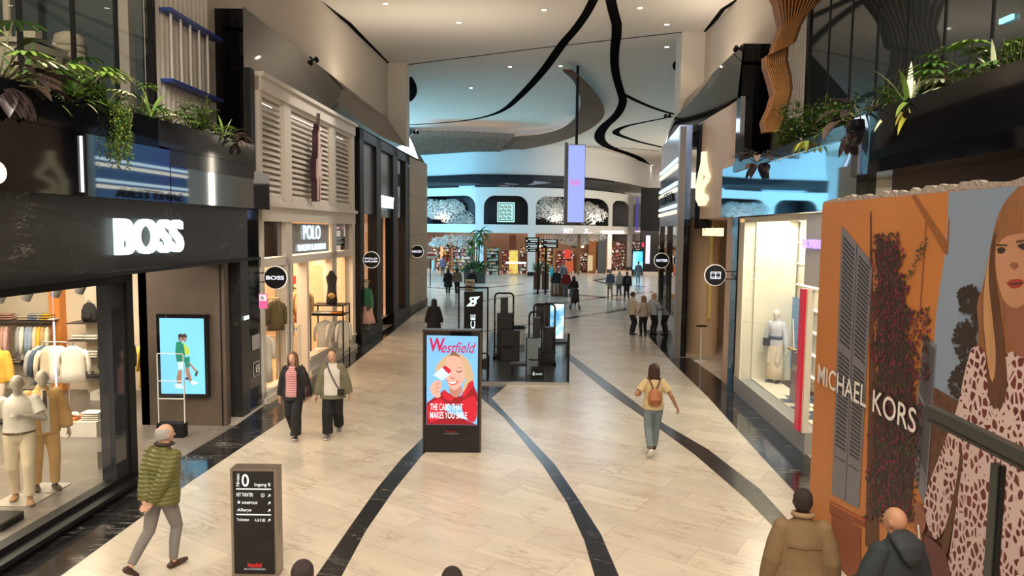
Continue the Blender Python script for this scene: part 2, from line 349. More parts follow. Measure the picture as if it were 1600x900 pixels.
# tall black panels where the bands begin
def facing(name, px0, px1, Y, z0, z1, m_, th=.3):
    a = D(px0, 150, Y); b = D(px1, 150, Y); mb = MB(); mb.box(a.x, b.x, Y, Y + th, z0, z1); return struct(name, mb, m_)
facing('panel_left', 322, 387, 17.9, 4.5, 9.4, M['blackgloss'])
mb = MB(); mb.poly([(-5.92, 16, 7.6), (-6.54, 17.7, 9.4), (-6.6, 17.9, 9.4), (-6.6, 17.9, 7.6)]); mb.box(-5.95, -5.80, 16.05, 16.3, 4.5, 7.6); struct('panel_left.001', mb, M['black'])
facing('panel_right', 1158, 1207, 20.8, 4.5, 9.45, M['blackgloss'])
# black channels let into the ceiling
def slot(name, pts, smooth=True):
    """pts: (x, y, half width in metres)"""
    P = [(*F(x, y, ZC)[:2], w_) for x, y, w_ in pts]
    if smooth: P = smoothpts(P, 60)
    a = []; b = []
    for i, p in enumerate(P):
        t = Vector(P[min(i + 1, len(P) - 1)][:2]) - Vector(P[max(i - 1, 0)][:2]); t.normalize(); n = Vector((-t.y, t.x))
        a.append(Vector(p[:2]) + n * p[2]); b.append(Vector(p[:2]) - n * p[2])
    struct(name, strip(a, b, ZC - .02, ZC + .02), M['slot'])
slot('trim_20', [(950, -60, .16), (925, 8, .16), (900, 45, .18), (880, 66, .20), (850, 110, .22), (815, 148, .22), (785, 175, .18), (740, 187, .14), (690, 192, .12), (640, 195, .10), (600, 196, .1)])
slot('trim_21', [(945, -60, .18), (955, 10, .18), (966, 40, .20), (960, 75, .20), (960, 110, .20), (970, 145, .22), (975, 158, .25), (965, 180, .3), (940, 200, .4), (935, 218, .45), (950, 230, .45), (985, 241, .45), (1005, 250, .4), (1035, 284, .2)])
slot('trim_22', [(974, 147, .15), (1000, 160, .15), (1030, 172, .15), (1060, 180, .15)])
slot('trim_23', [(1050, 182, .12), (1010, 190, .14), (975, 197, .2), (958, 207, .3), (975, 214, .25), (1000, 222, .22), (1035, 230, .2)])
slot('trim_24', [(1030, 236, .06), (950, 229, .06), (850, 228, .06)])
slot('trim_25', [(498, 0, .07), (545, 36, .09), (608, 101, .09)], False)
slot('trim_26', [(1152, 0, .09), (1130, 14, .09), (1103, 49, .09)], False)
slot('trim_27', [(636, 101, .02), (850, 74, .02), (1065, 50, .02)], False)
slot('trim_28', [(638, 120, .2), (642, 135, .35), (643, 148, .3), (640, 158, .1)])
slot('trim_29', [(1062, 92, .1), (1060, 100, .3), (1061, 108, .25), (1064, 114, .1)])
slot('trim_30', [(498, 0, .07), (470, -25, .07), (430, -60, .07)], False)

# rotunda: curved back with arcade, dark mirror band and tall cove above
PX = [(300, 418), (420, 421), (560, 423), (665, 426), (743, 430), (830, 431), (900, 430), (934, 428), (970, 424), (1011, 418), (1032, 412), (1060, 404)]
def RB(px):
    """floor point of the rotunda front under column px"""
    for i in range(len(PX) - 1):
        if px <= PX[i + 1][0] or i == len(PX) - 2:
            t = (px - PX[i][0]) / (PX[i + 1][0] - PX[i][0]); break
    i0 = max(i - 1, 0); i1 = i; i2 = i + 1; i3 = min(i + 2, len(PX) - 1)
    y0, y1, y2, y3 = PX[i0][1], PX[i1][1], PX[i2][1], PX[i3][1]
    y = .5 * (2 * y1 + (y2 - y0) * t + (2 * y0 - 5 * y1 + 4 * y2 - y3) * t * t + (3 * y1 - y0 - 3 * y2 + y3) * t ** 3)
    P = F(px, y); return Vector((P.x, P.y, 0))
def RP(px, z, d=0.0):
    P = RB(px); return Vector((P.x, P.y + d, z))
cols = [560 + 8 * i for i in range(62)]
M['cove'] = mat('pale_cove_plaster', (.70, .70, .70), .45)
M['arc'] = mat('white_arcade_plaster', (.66, .66, .64), .5)
sheet([[RP(c, ZC, 1.2) for c in cols], [RP(c, 10.6, 1.0) for c in cols], [RP(c, 9.1, .5) for c in cols]], M['cove'], 'wall_rotunda')
sheet([[RP(c, 9.1, .5) for c in cols], [RP(c, 9.1, .0) for c in cols], [RP(c, 7.9, .15) for c in cols]], M['mirrordim'], 'trim_31')
# ================================================================== LEFT SHOP FRONTS
L1 = Fr((-6.04, 8.2), (-5.76, 16.4)); L2 = Fr((-5.76, 16.4), (-5.39, 24.3)); L3 = Fr((-5.39, 24.3), (-4.98, 34.75)); L4 = Fr((-4.98, 34.75), (-4.62, 38.5))
def fpart(name, fr, boxes, m_, parent):
    mb = MB()
    for b in boxes: fr.box(mb, *b)
    return obj(name, mb, m_, parent)
def framed(fr, s0, s1, z0, z1, w_, d0, d1):
    return [(s0, s0 + w_, d0, d1, z0, z1), (s1 - w_, s1, d0, d1, z0, z1), (s0, s1, d0, d1, z0, z0 + w_), (s0, s1, d0, d1, z1 - w_, z1)]
Z = lambda v: Vector((0, 0, v))
UP = Vector((0, 0, 1))
# --- clothing shop with charcoal stone fascia (reads BOSS)
shop = thing('storefront', 'charcoal stone shop front with large lit white letters and a long clothes window', 'storefront', L1.pt(3, 0, 0))
sP = L1.S(390, 540); sR = L1.S(368, 540)
fpart('fascia', L1, [(-14, sP, -.45, 0, 3.38, 4.5)], M['fascia'], shop)
fpart('pillar', L1, [(sP - .42, sP, -.45, 0, 0, 3.38)], M['fascia'], shop)
mb = MB(); o_, z_ = L1.hit(173, 399); e_, _ = L1.hit(279, 395)
text(mb, 'BOSS', L1.pt(L1.hit(176, 399)[0], .02, 3.66), L1.t, UP, L1.hit(279, 395)[0] - L1.hit(176, 399)[0], .56, bold=.018, depth=.09)
obj('lettering', mb, M['signwhite'], shop)
mb = MB(); text(mb, 'BOSS', L1.pt(sP - .30, .01, 2.10), L1.t, UP, .24, .085, bold=.015, depth=.02); obj('small_lettering', mb, M['signwhite'], shop)
sW = L1.S(203, 600)
fpart('window_frame', L1, [(-14, sW + .16, -.12, .06, 0, .10), (-14, sW + .16, -.05, .16, .10, .16), (-14, sW + .16, -.2, -.02, .14, .24), (-14, sW + .16, -.16, 0, 3.24, 3.38), (sW - .02, sW + .16, -.2, 0, .1, 3.38)], M['black'], shop)
fpart('mirrored_post', L1, [(sW - .36, sW - .02, -.26, -.04, .22, 3.26)], M['mirrordim'], shop)
fpart('window_pane', L1, [(-14, sW - .36, -.09, -.08, .24, 3.24)], M['clear'], shop)
# interior of that shop
M['shopwall'] = mat('cream_shop_wall', (.74, .64, .50), .7)
M['shopfloor'] = stone('grey_shop_tiles', (.16, .14, .122), (.145, .127, .112), (.33, .30, .27), .32, 1.2, 1.2, 0, 3, .03, (.15, .13, .12), .002)
mb = MB(); mb.box(-17, -7.6, 17.7, 17.9, 0, 4.3); struct('wall_back.001', mb, M['shopwall'])
mb = MB(); mb.box(-17.2, -17, 1, 17.9, 0, 4.3); struct('wall_left.002', mb, M['shopwall'])
mb = MB(); mb.box(-17, -6.5, 1, 17.9, 4.0, 4.3); struct('ceiling.001', mb, M['shopwall'])
mb = MB(); mb.poly([(-17, 1, .006), (-6.3, 1, .006), (-5.95, 11.3, .006), (-5.70, 14.6, .006), (-7.6, 14.6, .006), (-7.6, 17.8, .006), (-17, 17.8, .006)]); struct('floor.001', mb, M['shopfloor'])
mb = MB(); mb.box(-7.62, -6.05, 14.55, 16.2, 0, 3.45); mb.box(-6.05, -5.86, 14.55, 14.75, 0, 3.45); mb.box(-7.62, -7.45, 14.55, 17.7, 0, 4.2); struct('wall_entry', mb, M['brownwall'])
mb = MB(); mb.box(-6.5, -5.72, 3, 16.3, 3.38, 3.44); struct('ceiling.002', mb, M['black'])
mb = MB(); a = D(345, 540, 14.52); mb.box(a.x - .01, a.x + .01, 14.53, 14.56, 0, 3.4); struct('trim_32', mb, M['black'])
mb = MB(); a0 = D(79, 500, 17.5); a1 = D(96, 500, 17.5); mb.box(a0.x, a1.x, 17.45, 17.7, 0, 4.0); struct('panel_orange', mb, mat('orange_panel', (.75, .27, .06), .6))
# lit screen on the brown wall
YS = 14.5
def onY(x, y, Y): return D(x, y, Y)
scr = thing('wall_screen', 'lit portrait screen with two walking figures on the brown stone wall', 'screen', D(287, 617, YS))
a = D(250, 618, YS); b = D(325, 491, YS); mb = MB(); mb.box(a.x, b.x, YS - .07, YS + .05, a.z, b.z); obj('screen_frame', mb, M['blackgloss'], scr)
M['scrblue'] = mat('blue_screen_light', (.05, .2, .3), .3, emit=(.22, .62, .95), es=1.05)
mb = MB(); mb.box(a.x + .07, b.x - .06, YS - .08, YS - .07, a.z + .06, b.z - .08); dsp = obj('display', mb, M['scrblue'], scr)
def e(name, col, s=1.0): 
    k = 'E' + name
    if k not in M: M[k] = mat(name, tuple(c * .3 for c in col), .4, emit=col, es=s)
    return M[k]
def flat(mb, pts, Y, d=0.0, mi=0):   # polygon on a plane facing the camera
    mb.poly([tuple(D(x, y, Y)[i] - (d if i == 1 else 0) for i in range(3)) for x, y in pts], mi)
mb = MB()
mats = [e('scr_green', (.01, .22, .14)), e('scr_skin', (.38, .20, .13)), e('scr_white', (.62, .85, .95)), e('scr_yellow', (.45, .62, .08)), e('scr_hair', (.05, .03, .03))]
def two(dx, k):
    flat(mb, [(281 + dx, 522), (286 + dx, 520), (289 + dx, 524), (288 + dx, 530), (282 + dx, 531)], YS, .083 + k, 4)
    flat(mb, [(283 + dx, 527), (288 + dx, 526), (288 + dx, 533), (284 + dx, 533)], YS, .084 + k, 1)
two(0, 0); two(6, -.001)
flat(mb, [(288, 533), (296, 541), (300, 548), (296, 556), (292, 552), (286, 556)], YS, .082, 3)
flat(mb, [(278, 534), (285, 532), (290, 538), (292, 552), (291, 565), (279, 564), (277, 550)], YS, .085, 0)
flat(mb, [(290, 558), (299, 556), (300, 572), (293, 574)], YS, .082, 0)
flat(mb, [(281, 564), (291, 564), (291, 575), (282, 577)], YS, .086, 2)
flat(mb, [(282, 577), (287, 577), (286, 598), (280, 599), (279, 588)], YS, .087, 1)
flat(mb, [(292, 572), (298, 574), (303, 594), (300, 598), (294, 586)], YS, .083, 1)
flat(mb, [(296, 565), (300, 566), (311, 578), (309, 581)], YS, .083, 1)
flat(mb, [(277, 598), (287, 598), (290, 605), (282, 606), (276, 603)], YS, .088, 2)
flat(mb, [(300, 595), (304, 593), (314, 597), (304, 601)], YS, .088, 2); flat(mb, [(309, 580), (313, 578), (310, 587), (307, 585)], YS, .088, 4); flat(mb, [(292, 589), (298, 588), (298, 592), (293, 592)], YS, .088, 4)
obj('walking_figures_picture', mb, mats, dsp)
# mirrored bulkhead and planter lip over that shop
LU = Fr((-5.93, 8.43), (-5.39, 14.82)); LU.L = 6.4
bulk = thing('planter_bulkhead', 'black glossy planter bulkhead above the charcoal stone fascia', 'bulkhead', LU.pt(3, 0, 4.6))
sA = LU.S(265, 250); sB = LU.S(137, 270)
fpart('black_panel', LU, [(-12, LU.S(128, 270), -.3, 0, 4.5, 5.35), (-12, LU.S(245, 187), -.3, .02, 5.35, 5.8)], M['blackgloss'], bulk)
fpart('mirror_panel', LU, [(sB, sA, -.3, 0, 4.5, 5.35), (sA + .06, LU.L + .2, -.3, -.02, 4.5, 5.1)], M['mirrorblack'], bulk)
fpart('grey_panel', LU, [(LU.S(245, 187), LU.L + .2, -.3, .02, 5.38, 5.8), (sA, LU.L + .2, -.3, 0, 5.1, 5.38)], M['mirrordim'], bulk)
fpart('corner_glass', LU, [(LU.S(128, 270), sB - .01, -.25, -.02, 4.5, 5.35)], M['blackgloss'], bulk)
mb = MB(); LU.box(mb, -12, LU.L + .2, -1.3, -.02, 5.45, 5.62); obj('soil', mb, mat('planter_soil', (.03, .02, .015), .95, bump=.5), bulk)
mb = MB(); p = [LU.pt(LU.L + .2, -.3, 4.5), Vector((-6.0, 16.3, 4.5))]; mb.box(-6.6, -5.5, 15.3, 16.3, 4.5, 5.3); obj('end_panel', mb, M['mirrordim'], bulk)
sl = LU.S(126, 250); mb = MB(); LU.box(mb, sl - .012, sl + .012, .0, .03, 4.55, 5.3); obj('light_line', mb, emis('thin_light_line', (.85, .88, 1), .9), bulk)
# lit D shaped sign cut by the left frame edge
sgn = thing('lit_round_sign', 'warm lit rounded letter sign cut by the left edge of the photo', 'sign', LU.pt(LU.S(0, 270), .05, 4.8))
mb = MB(); s_, z_ = LU.hit(-14, 270, .1); text(mb, 'O', LU.pt(s_ - .12, .08, LU.hit(0, 288, .1)[1]), LU.t, UP, LU.hit(7, 270, .1)[0] - s_ + .12, LU.hit(0, 254, .1)[1] - LU.hit(0, 290, .1)[1], bold=.02, depth=.05); obj('letter', mb, emis('cream_lit_letter', (1, .82, .62), 1.3), sgn)
# dark glass wall above the left planter
LG = Fr((-7.35, 6), (-7.15, 15)); gw = thing('glass_wall', 'dark reflective glass wall above the left planter', 'glass wall', LG.pt(3, 0, 5.6))
M['seeglass'] = glass('smoked_upper_pane', (.74, .75, .76), .12); M['upglass'] = mat('dark_reflecting_glass', (.035, .045, .05), .04, metal=0.0, spec=1.0)
sE = LG.S(240, 80)
fpart('glass_panel', LG, [(-6, sE - .1, -.1, 0, 5.3, ZC)], M['seeglass'], gw)
mb = MB(); mb.box(-12.2, -12, -2, 15, 5, ZC); struct('wall_left.006', mb, mat('dark_back_wall', (.05, .05, .055), .8)); mb = MB(); mb.box(-12, -7.4, 14.6, 14.8, 5, ZC); struct('wall_end', mb, mat('teal_grey_wall', (.07, .10, .11), .7)); mb = MB(); mb.box(-12, -6.5, -2, 15, 5, 5.2); struct('floor.004', mb, M['black'])
M['mock'] = mat('cream_render', (.62, .56, .42), .8)
def bk(px, py, X_=-8.6): d = ray(px, py); k = X_ / d.x; return CAM + d * k
t = thing('model_house', 'small cream gabled house front behind the upper left glass wall', 'model house', bk(70, 130)); 
mb = MB(); off = Vector((-.35, 0, 0)); P_ = lambda l: [bk(*p) for p in l]
for l in ([(30, 64), (40, 60), (52, 62), (52, 130), (30, 130)], [(52, 62), (106, 81), (104, 92), (52, 78)], [(88, 88), (98, 91), (94, 126), (86, 126)]): mb.prism(P_(l), off)
obj('gable_wall', mb, M['mock'], t)
mb = MB(); mb.prism(P_([(55, 48), (66, 48), (66, 68), (55, 64)]), off); obj('chimney', mb, M['mock'], t)
mb = MB(); mb.prism(P_([(26, 60), (40, 57), (108, 80), (107, 84), (40, 62), (26, 65)]), off * 1.3); obj('roof_edge', mb, M['mock'], t)
t = thing('scalloped_tower', 'cream tower of stacked scalloped tiers behind the upper left glass wall', 'tower', bk(125, 110, -8.8))
for i in range(6):
    q = bk(136 + i * .5, 44 + i * 11, -8.8); r_ = .34 + i * .035; mb = MB(); mb.lathe([(r_ * .9, -.22), (r_, -.16), (r_ * .96, -.02), (r_ * .7, .10), (r_ * .3, .16)], tuple(q), 20); obj('tier', mb, M['mock'], t, smooth=True)
for i in range(4):
    q = bk(108 + i, 58 + i * 10, -8.8); mb = MB(); mb.lathe([(.27, -.22), (.3, -.15), (.25, .02), (.1, .10)], tuple(q), 18); obj('side_tier', mb, M['mock'], t, smooth=True)
for px, lb in ((136, 'left pale pole rising above the scalloped tower'), (146, 'right pale pole rising above the scalloped tower'), (12, 'pale pole behind the glass at the far left edge')):
    q = bk(px, 50, -9.0); mb = MB(); mb.cyl((q.x, q.y, 5.2), (q.x, q.y, ZC), .06, seg=10); tag(obj('pale_pole', mb, M['mock']), lb, 'pole')
spot('model_house_fill', (-7.9, 8.5, 11.8), 1500, (1, .86, .62), 1.2, (-8.7, 12.5, 6.5))  # added spot that brightens the house and tower, no lamp modelled
for px in (32, 115, 182): 
    s = LG.S(px, 80); fpart('mullion', LG, [(s - .035, s + .035, -.02, .03, 5.3, ZC)], M['black'], gw)
fpart('end_mullion', LG, [(sE - .12, sE, -.1, .05, 5.3, ZC)], M['black'], gw)
# white fluted panel with blue rails
LF = Fr((-7.2, 14), (-7.08, 18)); fp = thing('fluted_panel', 'white fluted wall panel with two blue rails left of the tall black panel', 'panel', LF.pt(1, 0, 5.6))
s0 = LF.S(241, 80); s1 = LF.S(325, 80)
mb = MB(); LF.box(mb, s0, s1, -.2, 0, 5.3, ZC)
n = 12
for i in range(n): s = s0 + (s1 - s0) * (i + .5) / n; LF.box(mb, s - .035, s + .035, 0, .05, 5.3, ZC)
obj('fluted_board', mb, mat('white_fluting', (.66, .62, .57), .6), fp)
M['bluerail'] = mat('navy_rail_paint', (.03, .07, .33), .4)
zr1 = LF.hit(285, 32, .2)[1]; zr2 = LF.hit(285, 137, .2)[1]
for zr in (zr1, zr2): fpart('blue_rail', LF, [(s0 + .12, s1 + .1, .05, .3, zr, zr + .07)], M['bluerail'], fp)
for i in range(5):
    s = s0 + .3 + i * (s1 - s0 - .35) / 5; mb = MB(); mb.cyl(LF.pt(s, .2, zr2), LF.pt(s, .2, zr1), .025); obj('white_rod', mb, M['white'], fp)

# --- cream louvred shop front (reads POLO RALPH LAUREN)
polo = thing('storefront', 'cream louvred shop front with tall white shutters and a horse rider emblem', 'storefront', L2.pt(4, 0, 0))
S2 = lambda x, y=400: L2.S(x, y)
sa, sb = S2(408, 400), S2(554, 400)
zt = 7.6; zc0 = L2.hit(480, 322)[1]; zc1 = L2.hit(480, 342)[1]   # cornice between louvres and transom
zt0 = 4.30; ztr = 3.35
p1, p2 = S2(447), S2(457); p3, p4 = S2(519), S2(526)
fpart('facade_frame', L2, [(sa, sa + .14, -.3, .02, 0, zt), (sb - .3, sb, -.3, .02, 0, zt), (sa, sb, -.3, .06, zt - .40, zt), (sa - .02, sb + .02, -.3, .13, zt - .10, zt), (sa, sb, -.3, .04, 4.25, 4.75), (sa, sb + .02, -.3, .12, 4.60, 4.70),
    (sa, sb, -.3, 0, 3.18, 3.38), (p1, p2, -.3, .0, .1, zt), (p3, p4, -.3, .0, .1, zt)], M['cream'], polo)
def louvres(name, s0, s1, z0, z1, n):
    mb = MB()
    for q in framed(L2, s0, s1, z0, z1, .10, -.22, -.02): L2.box(mb, *q)
    for i in range(n):
        z = z0 + .1 + (z1 - z0 - .2) * (i + .5) / n; h = (z1 - z0 - .2) / n * .60
        p = [L2.pt(s, d, zz) for s, d, zz in ((s0 + .1, -.18, z + h), (s1 - .1, -.18, z + h), (s1 - .1, -.05, z - h * .6), (s0 + .1, -.05, z - h * .6))]
        mb.hexa([q - Z(.02) for q in p] + [q + Z(.02) for q in p])
    return obj(name, mb, M['cream'], polo)
louvres('louvred_shutter', sa + .14, p1, 4.75, zt - .4, 16); louvres('louvred_shutter', p2, p3, 4.75, zt - .4, 16); louvres('louvred_shutter', p4, sb - .3, 4.75, zt - .4, 16)
fpart('louvre_backing', L2, [(sa, sb, -.34, -.3, 4.7, zt)], M['cream'], polo)
M['lightbar'] = emis('shutter_light', (1, .93, .84), 1.6)
for a_, b_ in ((sa + .3, p1 - .15), (p2 + .15, p3 - .15), (p4 + .12, sb - .45)):
    fpart('light_strip', L2, [(a_, b_, -.27, -.24, zt - .58, zt - .55)], M['lightbar'], polo); fpart('light_strip', L2, [(a_, b_, -.27, -.24, 4.92, 4.95)], M['lightbar'], polo)
fpart('lettering_panel', L2, [(p2 + .05, p3 - .05, -.12, -.08, 3.42, 4.22)], mat('grey_glass_panel', (.30, .29, .28), .15), polo)
fpart('transom_pane', L2, [(sa + .14, p1, -.12, -.11, 3.4, 4.25)], M['darkglass'], polo); fpart('transom_pane', L2, [(p4, sb - .3, -.12, -.11, 3.4, 4.25)], M['darkglass'], polo)
mb = MB(); t0 = L2.hit(477, 372); t1 = L2.hit(503, 372); text(mb, 'POLO', L2.pt(t0[0], -.06, L2.hit(490, 374)[1]), L2.t, UP, t1[0] - t0[0], L2.hit(490, 352)[1] - L2.hit(490, 374)[1], depth=.03)
t0 = L2.S(469); t1 = L2.S(511); text(mb, 'RALPH LAUREN', L2.pt(t0, -.06, L2.hit(490, 391)[1]), L2.t, UP, t1 - t0, L2.hit(490, 381)[1] - L2.hit(490, 391)[1], bold=.01, depth=.03)
obj('lettering', mb, emis('pale_blue_letter', (.75, .88, 1), 1.0), polo)
# lower front: window, open doorway, display window with moulded base
dL, dR = S2(456, 520), S2(482, 520)
fpart('door_jamb', L2, [(dR - .08, dR + .08, -.3, 0, 0, 3.2), (dL - .2, dL, -.3, 0, 0, 3.2)], M['cream'], polo)
fpart('base_moulding', L2, [(sa, dL, -.25, .02, .0, .26), (sa, dL, -.25, .07, .0, .12), (dR, sb, -.3, .02, 0, .52), (dR, sb, -.3, .08, 0, .16), (dR, sb, -.3, .06, .46, .54)], M['cream'], polo)
fpart('window_pane', L2, [(sa + .14, dL - .2, -.14, -.13, .26, 3.18)], M['clear'], polo); fpart('window_pane', L2, [(dR + .08, sb - .1, -.14, -.13, .5, 3.18)], M['clear'], polo)
fpart('display_back', L2, [(dR + .1, sb - .1, -2.6, -2.5, 0, 4.2), (dR + .08, dR + .12, -2.5, -.3, .5, 1.1)], mat('cream_panelling', (.62, .48, .33), .6), polo)
# horse-and-rider emblem, cast metal, seen edge on
mb = MB()
hx = lambda x, y: L2.pt(L2.hit(x, y, .12)[0], .0, L2.hit(x, y, .12)[1])
sc_ = L2.S(487, 250)
def E2(u, v): return L2.pt(sc_ + u, .04, 5.95 + v)     # u across, v up, metres on the wall
emb = [(-.55, -1.1), (-.42, -1.12), (-.36, -.62), (-.20, -.42), (.0, -.46), (.10, -1.1), (.22, -1.1), (.20, -.50), (.34, -.36), (.50, -.6), (.62, -.52), (.46, -.10), (.52, .12), (.68, .34), (.60, .44), (.42, .34), (.30, .22), (.22, .30), (.20, .62), (.12, .78), (.24, .98), (.16, 1.02), (.0, .80), (-.10, .86), (-.20, .74), (-.16, .60), (-.22, .34), (-.36, .10), (-.50, .0), (-.60, -.3), (-.70, -.36), (-.62, -.05), (-.66, .05), (-.78, -.3), (-.74, -.5), (-.56, -.56)]
mb.prism([E2(u * .36, v) for u, v in emb], L2.n * .16)
o = obj('horse_rider_emblem', mb, mat('dark_plum_metal', (.10, .05, .07), .25, metal=.6), polo)
mb = MB(); mb.prism([E2(u * .32, v * .97) + L2.n * .161 for u, v in emb], L2.n * .03); obj('emblem_face', mb, mat('pale_pink_metal', (.75, .55, .52), .3), polo)
mb = MB(); mb.cyl(E2(.05, .6) + L2.n * .12, E2(.13, 1.32) + L2.n * .12, .035, .05); obj('mallet', mb, mat('mallet_metal', (.12, .08, .08), .3), polo)
# interior
mb = MB(); mb.box(-9, -8.8, 17.9, 24.2, 0, 4.3); struct('wall_left.003', mb, mat('terracotta_wall', (.58, .36, .22), .7))
mb = MB(); mb.box(-8.8, -5.6, 23.95, 24.1, 0, 4.3); struct('wall_back.002', mb, mat('peach_wall', (.70, .50, .33), .7))
mb = MB(); mb.box(-7.6, -5.95, 16.2, 16.4, 0, 4.3); mb.box(-7.62, -7.5, 16.4, 17.9, 0, 4.3); mb.box(-9, -7.5, 17.75, 17.95, 0, 4.3); struct('wall_front.002', mb, M['brownwall'])
mb = MB(); mb.box(-8.9, -5.9, 16.4, 24, 4.32, 4.4); struct('ceiling.003', mb, M['shopwall'])
mb = MB(); mb.poly([(-7.5, 16.4, .006), (-5.62, 16.4, .006), (-5.3, 24, .006), (-8.8, 24, .006), (-8.8, 17.95, .006), (-7.5, 17.95, .006)]); struct('floor.002', mb, stone('oak_floor', (.50, .34, .19), (.42, .28, .15), (.3, .2, .1), .35, 1.6, .16, 0, 4, .03, (.2, .12, .06), .003))

# --- tall black framed shop front (NIKKEY style narrow lettering)
rik = thing('storefront', 'tall black framed shop front with blue glass panels and narrow white lettering', 'storefront', L3.pt(5, 0, 0))
S3 = lambda x, y=400: L3.S(x, y)
za = 7.55; zmid = L3.hit(582, 335)[1]
q = [S3(x) for x in (561, 568, 587, 594, 613, 620, 632, 637)]
fpart('black_frame', L3, [(q[0], q[1] - .1, -.3, .05, 0, za), (q[2], q[3], -.3, .05, 0, za), (q[4], q[5], -.3, .05, 0, za), (q[6], q[7], -.3, .05, 0, za), (q[0], q[7], -.3, .05, za - .35, za), (q[0], q[3], -.3, .08, 0, .45), (q[4], q[7], -.3, .08, 0, .45)], M['black'], rik)
fpart('upper_panel', L3, [(q[1] - .1, q[2], -.12, -.08, zmid, za - .35)], mat('slate_blue_panel', (.13, .15, .20), .25), rik)
fpart('upper_panel', L3, [(q[3], q[4], -.12, -.08, L3.hit(603, 340)[1], za - .35)], mat('slate_grey_panel', (.14, .16, .20), .2), rik)
fpart('upper_panel', L3, [(q[5], q[6], -.12, -.08, L3.hit(626, 340)[1], za - .35)], M['upglass'], rik)
fpart('window_pane', L3, [(q[1] - .1, q[2], -.14, -.13, .45, zmid)], M['clear'], rik); fpart('window_pane', L3, [(q[5], q[6], -.14, -.13, .45, zmid)], M['clear'], rik)
fpart('wood_panel', L3, [(q[3], q[4], -.5, -.4, 0, L3.hit(603, 338)[1])], mat('walnut_panel', (.30, .17, .09), .45, noise_=.3, nscale=3, stretch=(1, 1, .1)), rik)
mb = MB(); z0 = L3.hit(603, 325)[1]; z1 = L3.hit(603, 307)[1]; text(mb, 'RIKKEY', L3.pt(q[3] + .1, .02, z0), L3.t, UP, q[4] - q[3] - .15, z1 - z0, depth=.08); obj('lettering', mb, M['signwhite'], rik)
mb = MB(); mb.box(-8.5, -5.2, 34.3, 34.5, 0, 5); mb.box(-8.6, -8.5, 24.3, 34.5, 0, 5); struct('wall_left.004', mb, mat('pink_wall', (.72, .52, .40), .7))
mb = MB(); mb.box(-8.5, -5.6, 24.1, 34.5, 4.9, 5); struct('ceiling.004', mb, M['shopwall'])
mb = MB(); mb.poly([(-8.5, 24.3, .4), (-5.55, 24.3, .4), (-5.15, 34.4, .4), (-8.5, 34.4, .4)]); struct('floor.003', mb, mat('peach_plinth', (.75, .60, .48), .4))
# beige clad end of the left side, with its rounded corner
M['beige'] = stone('beige_panels', (.40, .30, .19), (.385, .29, .185), (.3, .22, .14), .5, 30, 1.9, 0, 1, .001, (.16, .11, .07), .012, axis='X')
M['beige'].node_tree.nodes['Mapping'].inputs['Rotation'].default_value = (-PI / 2, PI / 2, 0)
pl = smoothpts([(-4.98, 34.75), (-4.70, 38.0), (-4.60, 39.6), (-5.4, 40.4), (-8, 40.6), (-12, 40.8)], 30)
sheet([[(p[0], p[1], 0) for p in pl], [(p[0], p[1], 7.6) for p in pl]], M['beige'], 'wall_left.005')
for k, (nm) in enumerate(('baseboard_left',)):
    sheet([[(p[0] + .03, p[1], 0) for p in pl], [(p[0] + .03, p[1], .35) for p in pl]], M['brownwall'], nm)

# ================================================================== RIGHT SHOP FRONTS
R1 = Fr((5.45, 12.84), (5.83, 19.07)); R2 = Fr((5.83, 19.07), (5.85, 23.2)); R3 = Fr((5.33, 23.2), (6.08, 29.8))
tom = thing('storefront', 'brightly lit cream display window with white surround and violet letters', 'storefront', R1.pt(3, 0, 0))
S1 = lambda x, y=500: R1.S(x, y)
ra, rb = S1(1263, 560), S1(1149, 480)
M['cream2'] = mat('ivory_surround', (.72, .66, .52), .5)
M['greybase'] = mat('grey_metal_base', (.34, .33, .31), .35)
fpart('window_base', R1, [(ra, rb, -.3, .0, 0, .42)], M['greybase'], tom)
fpart('window_surround', R1, [(rb - .55, rb - .05, -.3, -.02, .42, 4.45), (ra, rb, -.9, -.3, .40, .45), (ra, rb, -.3, -.02, 4.36, 4.48), (rb - .62, rb - .5, -1.3, -.3, .42, 4.45), (ra - 1, rb, -1.45, -1.35, .42, 4.45)], M['cream2'], tom)
fpart('black_corner', R1, [(rb - .05, rb + .12, -.3, .02, 0, 4.5)], M['blackgloss'], tom)
fpart('window_pane', R1, [(ra, rb - .05, -.05, -.04, .42, 4.4)], M['clear'], tom)
mb = MB()
for k in range(8): z = .75 + k * .52; R1.box(mb, ra - .6, rb - .62, -1.36, -1.31, z, z + .035)
obj('lit_shelf_line', mb, emis('warm_shelf_light', (1, .93, .75), 1.3), tom)
fpart('back_screen', R1, [(R1.S(1262, 500, -1.2), R1.S(1196, 500, -1.2), -1.28, -1.24, .75, R1.hit(1230, 462, -1.2)[1])], mat('window_screen', (.05, .10, .16), .3, emit=(.12, .30, .50), es=.45), tom)
fpart('letter_board', R1, [(ra - 1.2, ra + .35, -.05, .02, 3.15, 4.45)], mat('pale_letter_board', (.50, .47, .45), .35), tom)
mb = MB(); zb = R1.hit(1267, 388)[1]; text(mb, 'TOMMY', R1.pt(S1(1257, 380), .03, zb), -R1.t, UP, 1.15, R1.hit(1267, 374)[1] - zb, bold=.01, depth=.03); obj('lettering', mb, emis('violet_letter', (.62, .42, 1.0), 1.0), tom)
red = thing('red_post', 'tall red lit door post beside the orange hoarding', 'post', R1.pt(S1(1262, 560), .05, .45))
sr = S1(1259, 560); fpart('red_panel', R1, [(sr - .05, sr + .18, -.05, .10, .42, 3.08)], mat('red_post_paint', (.55, .01, .04), .3, emit=(.5, .0, .03), es=.25), red); fpart('white_edge', R1, [(sr - .16, sr - .07, -.05, .06, .42, 3.08)], M['cream2'], red)
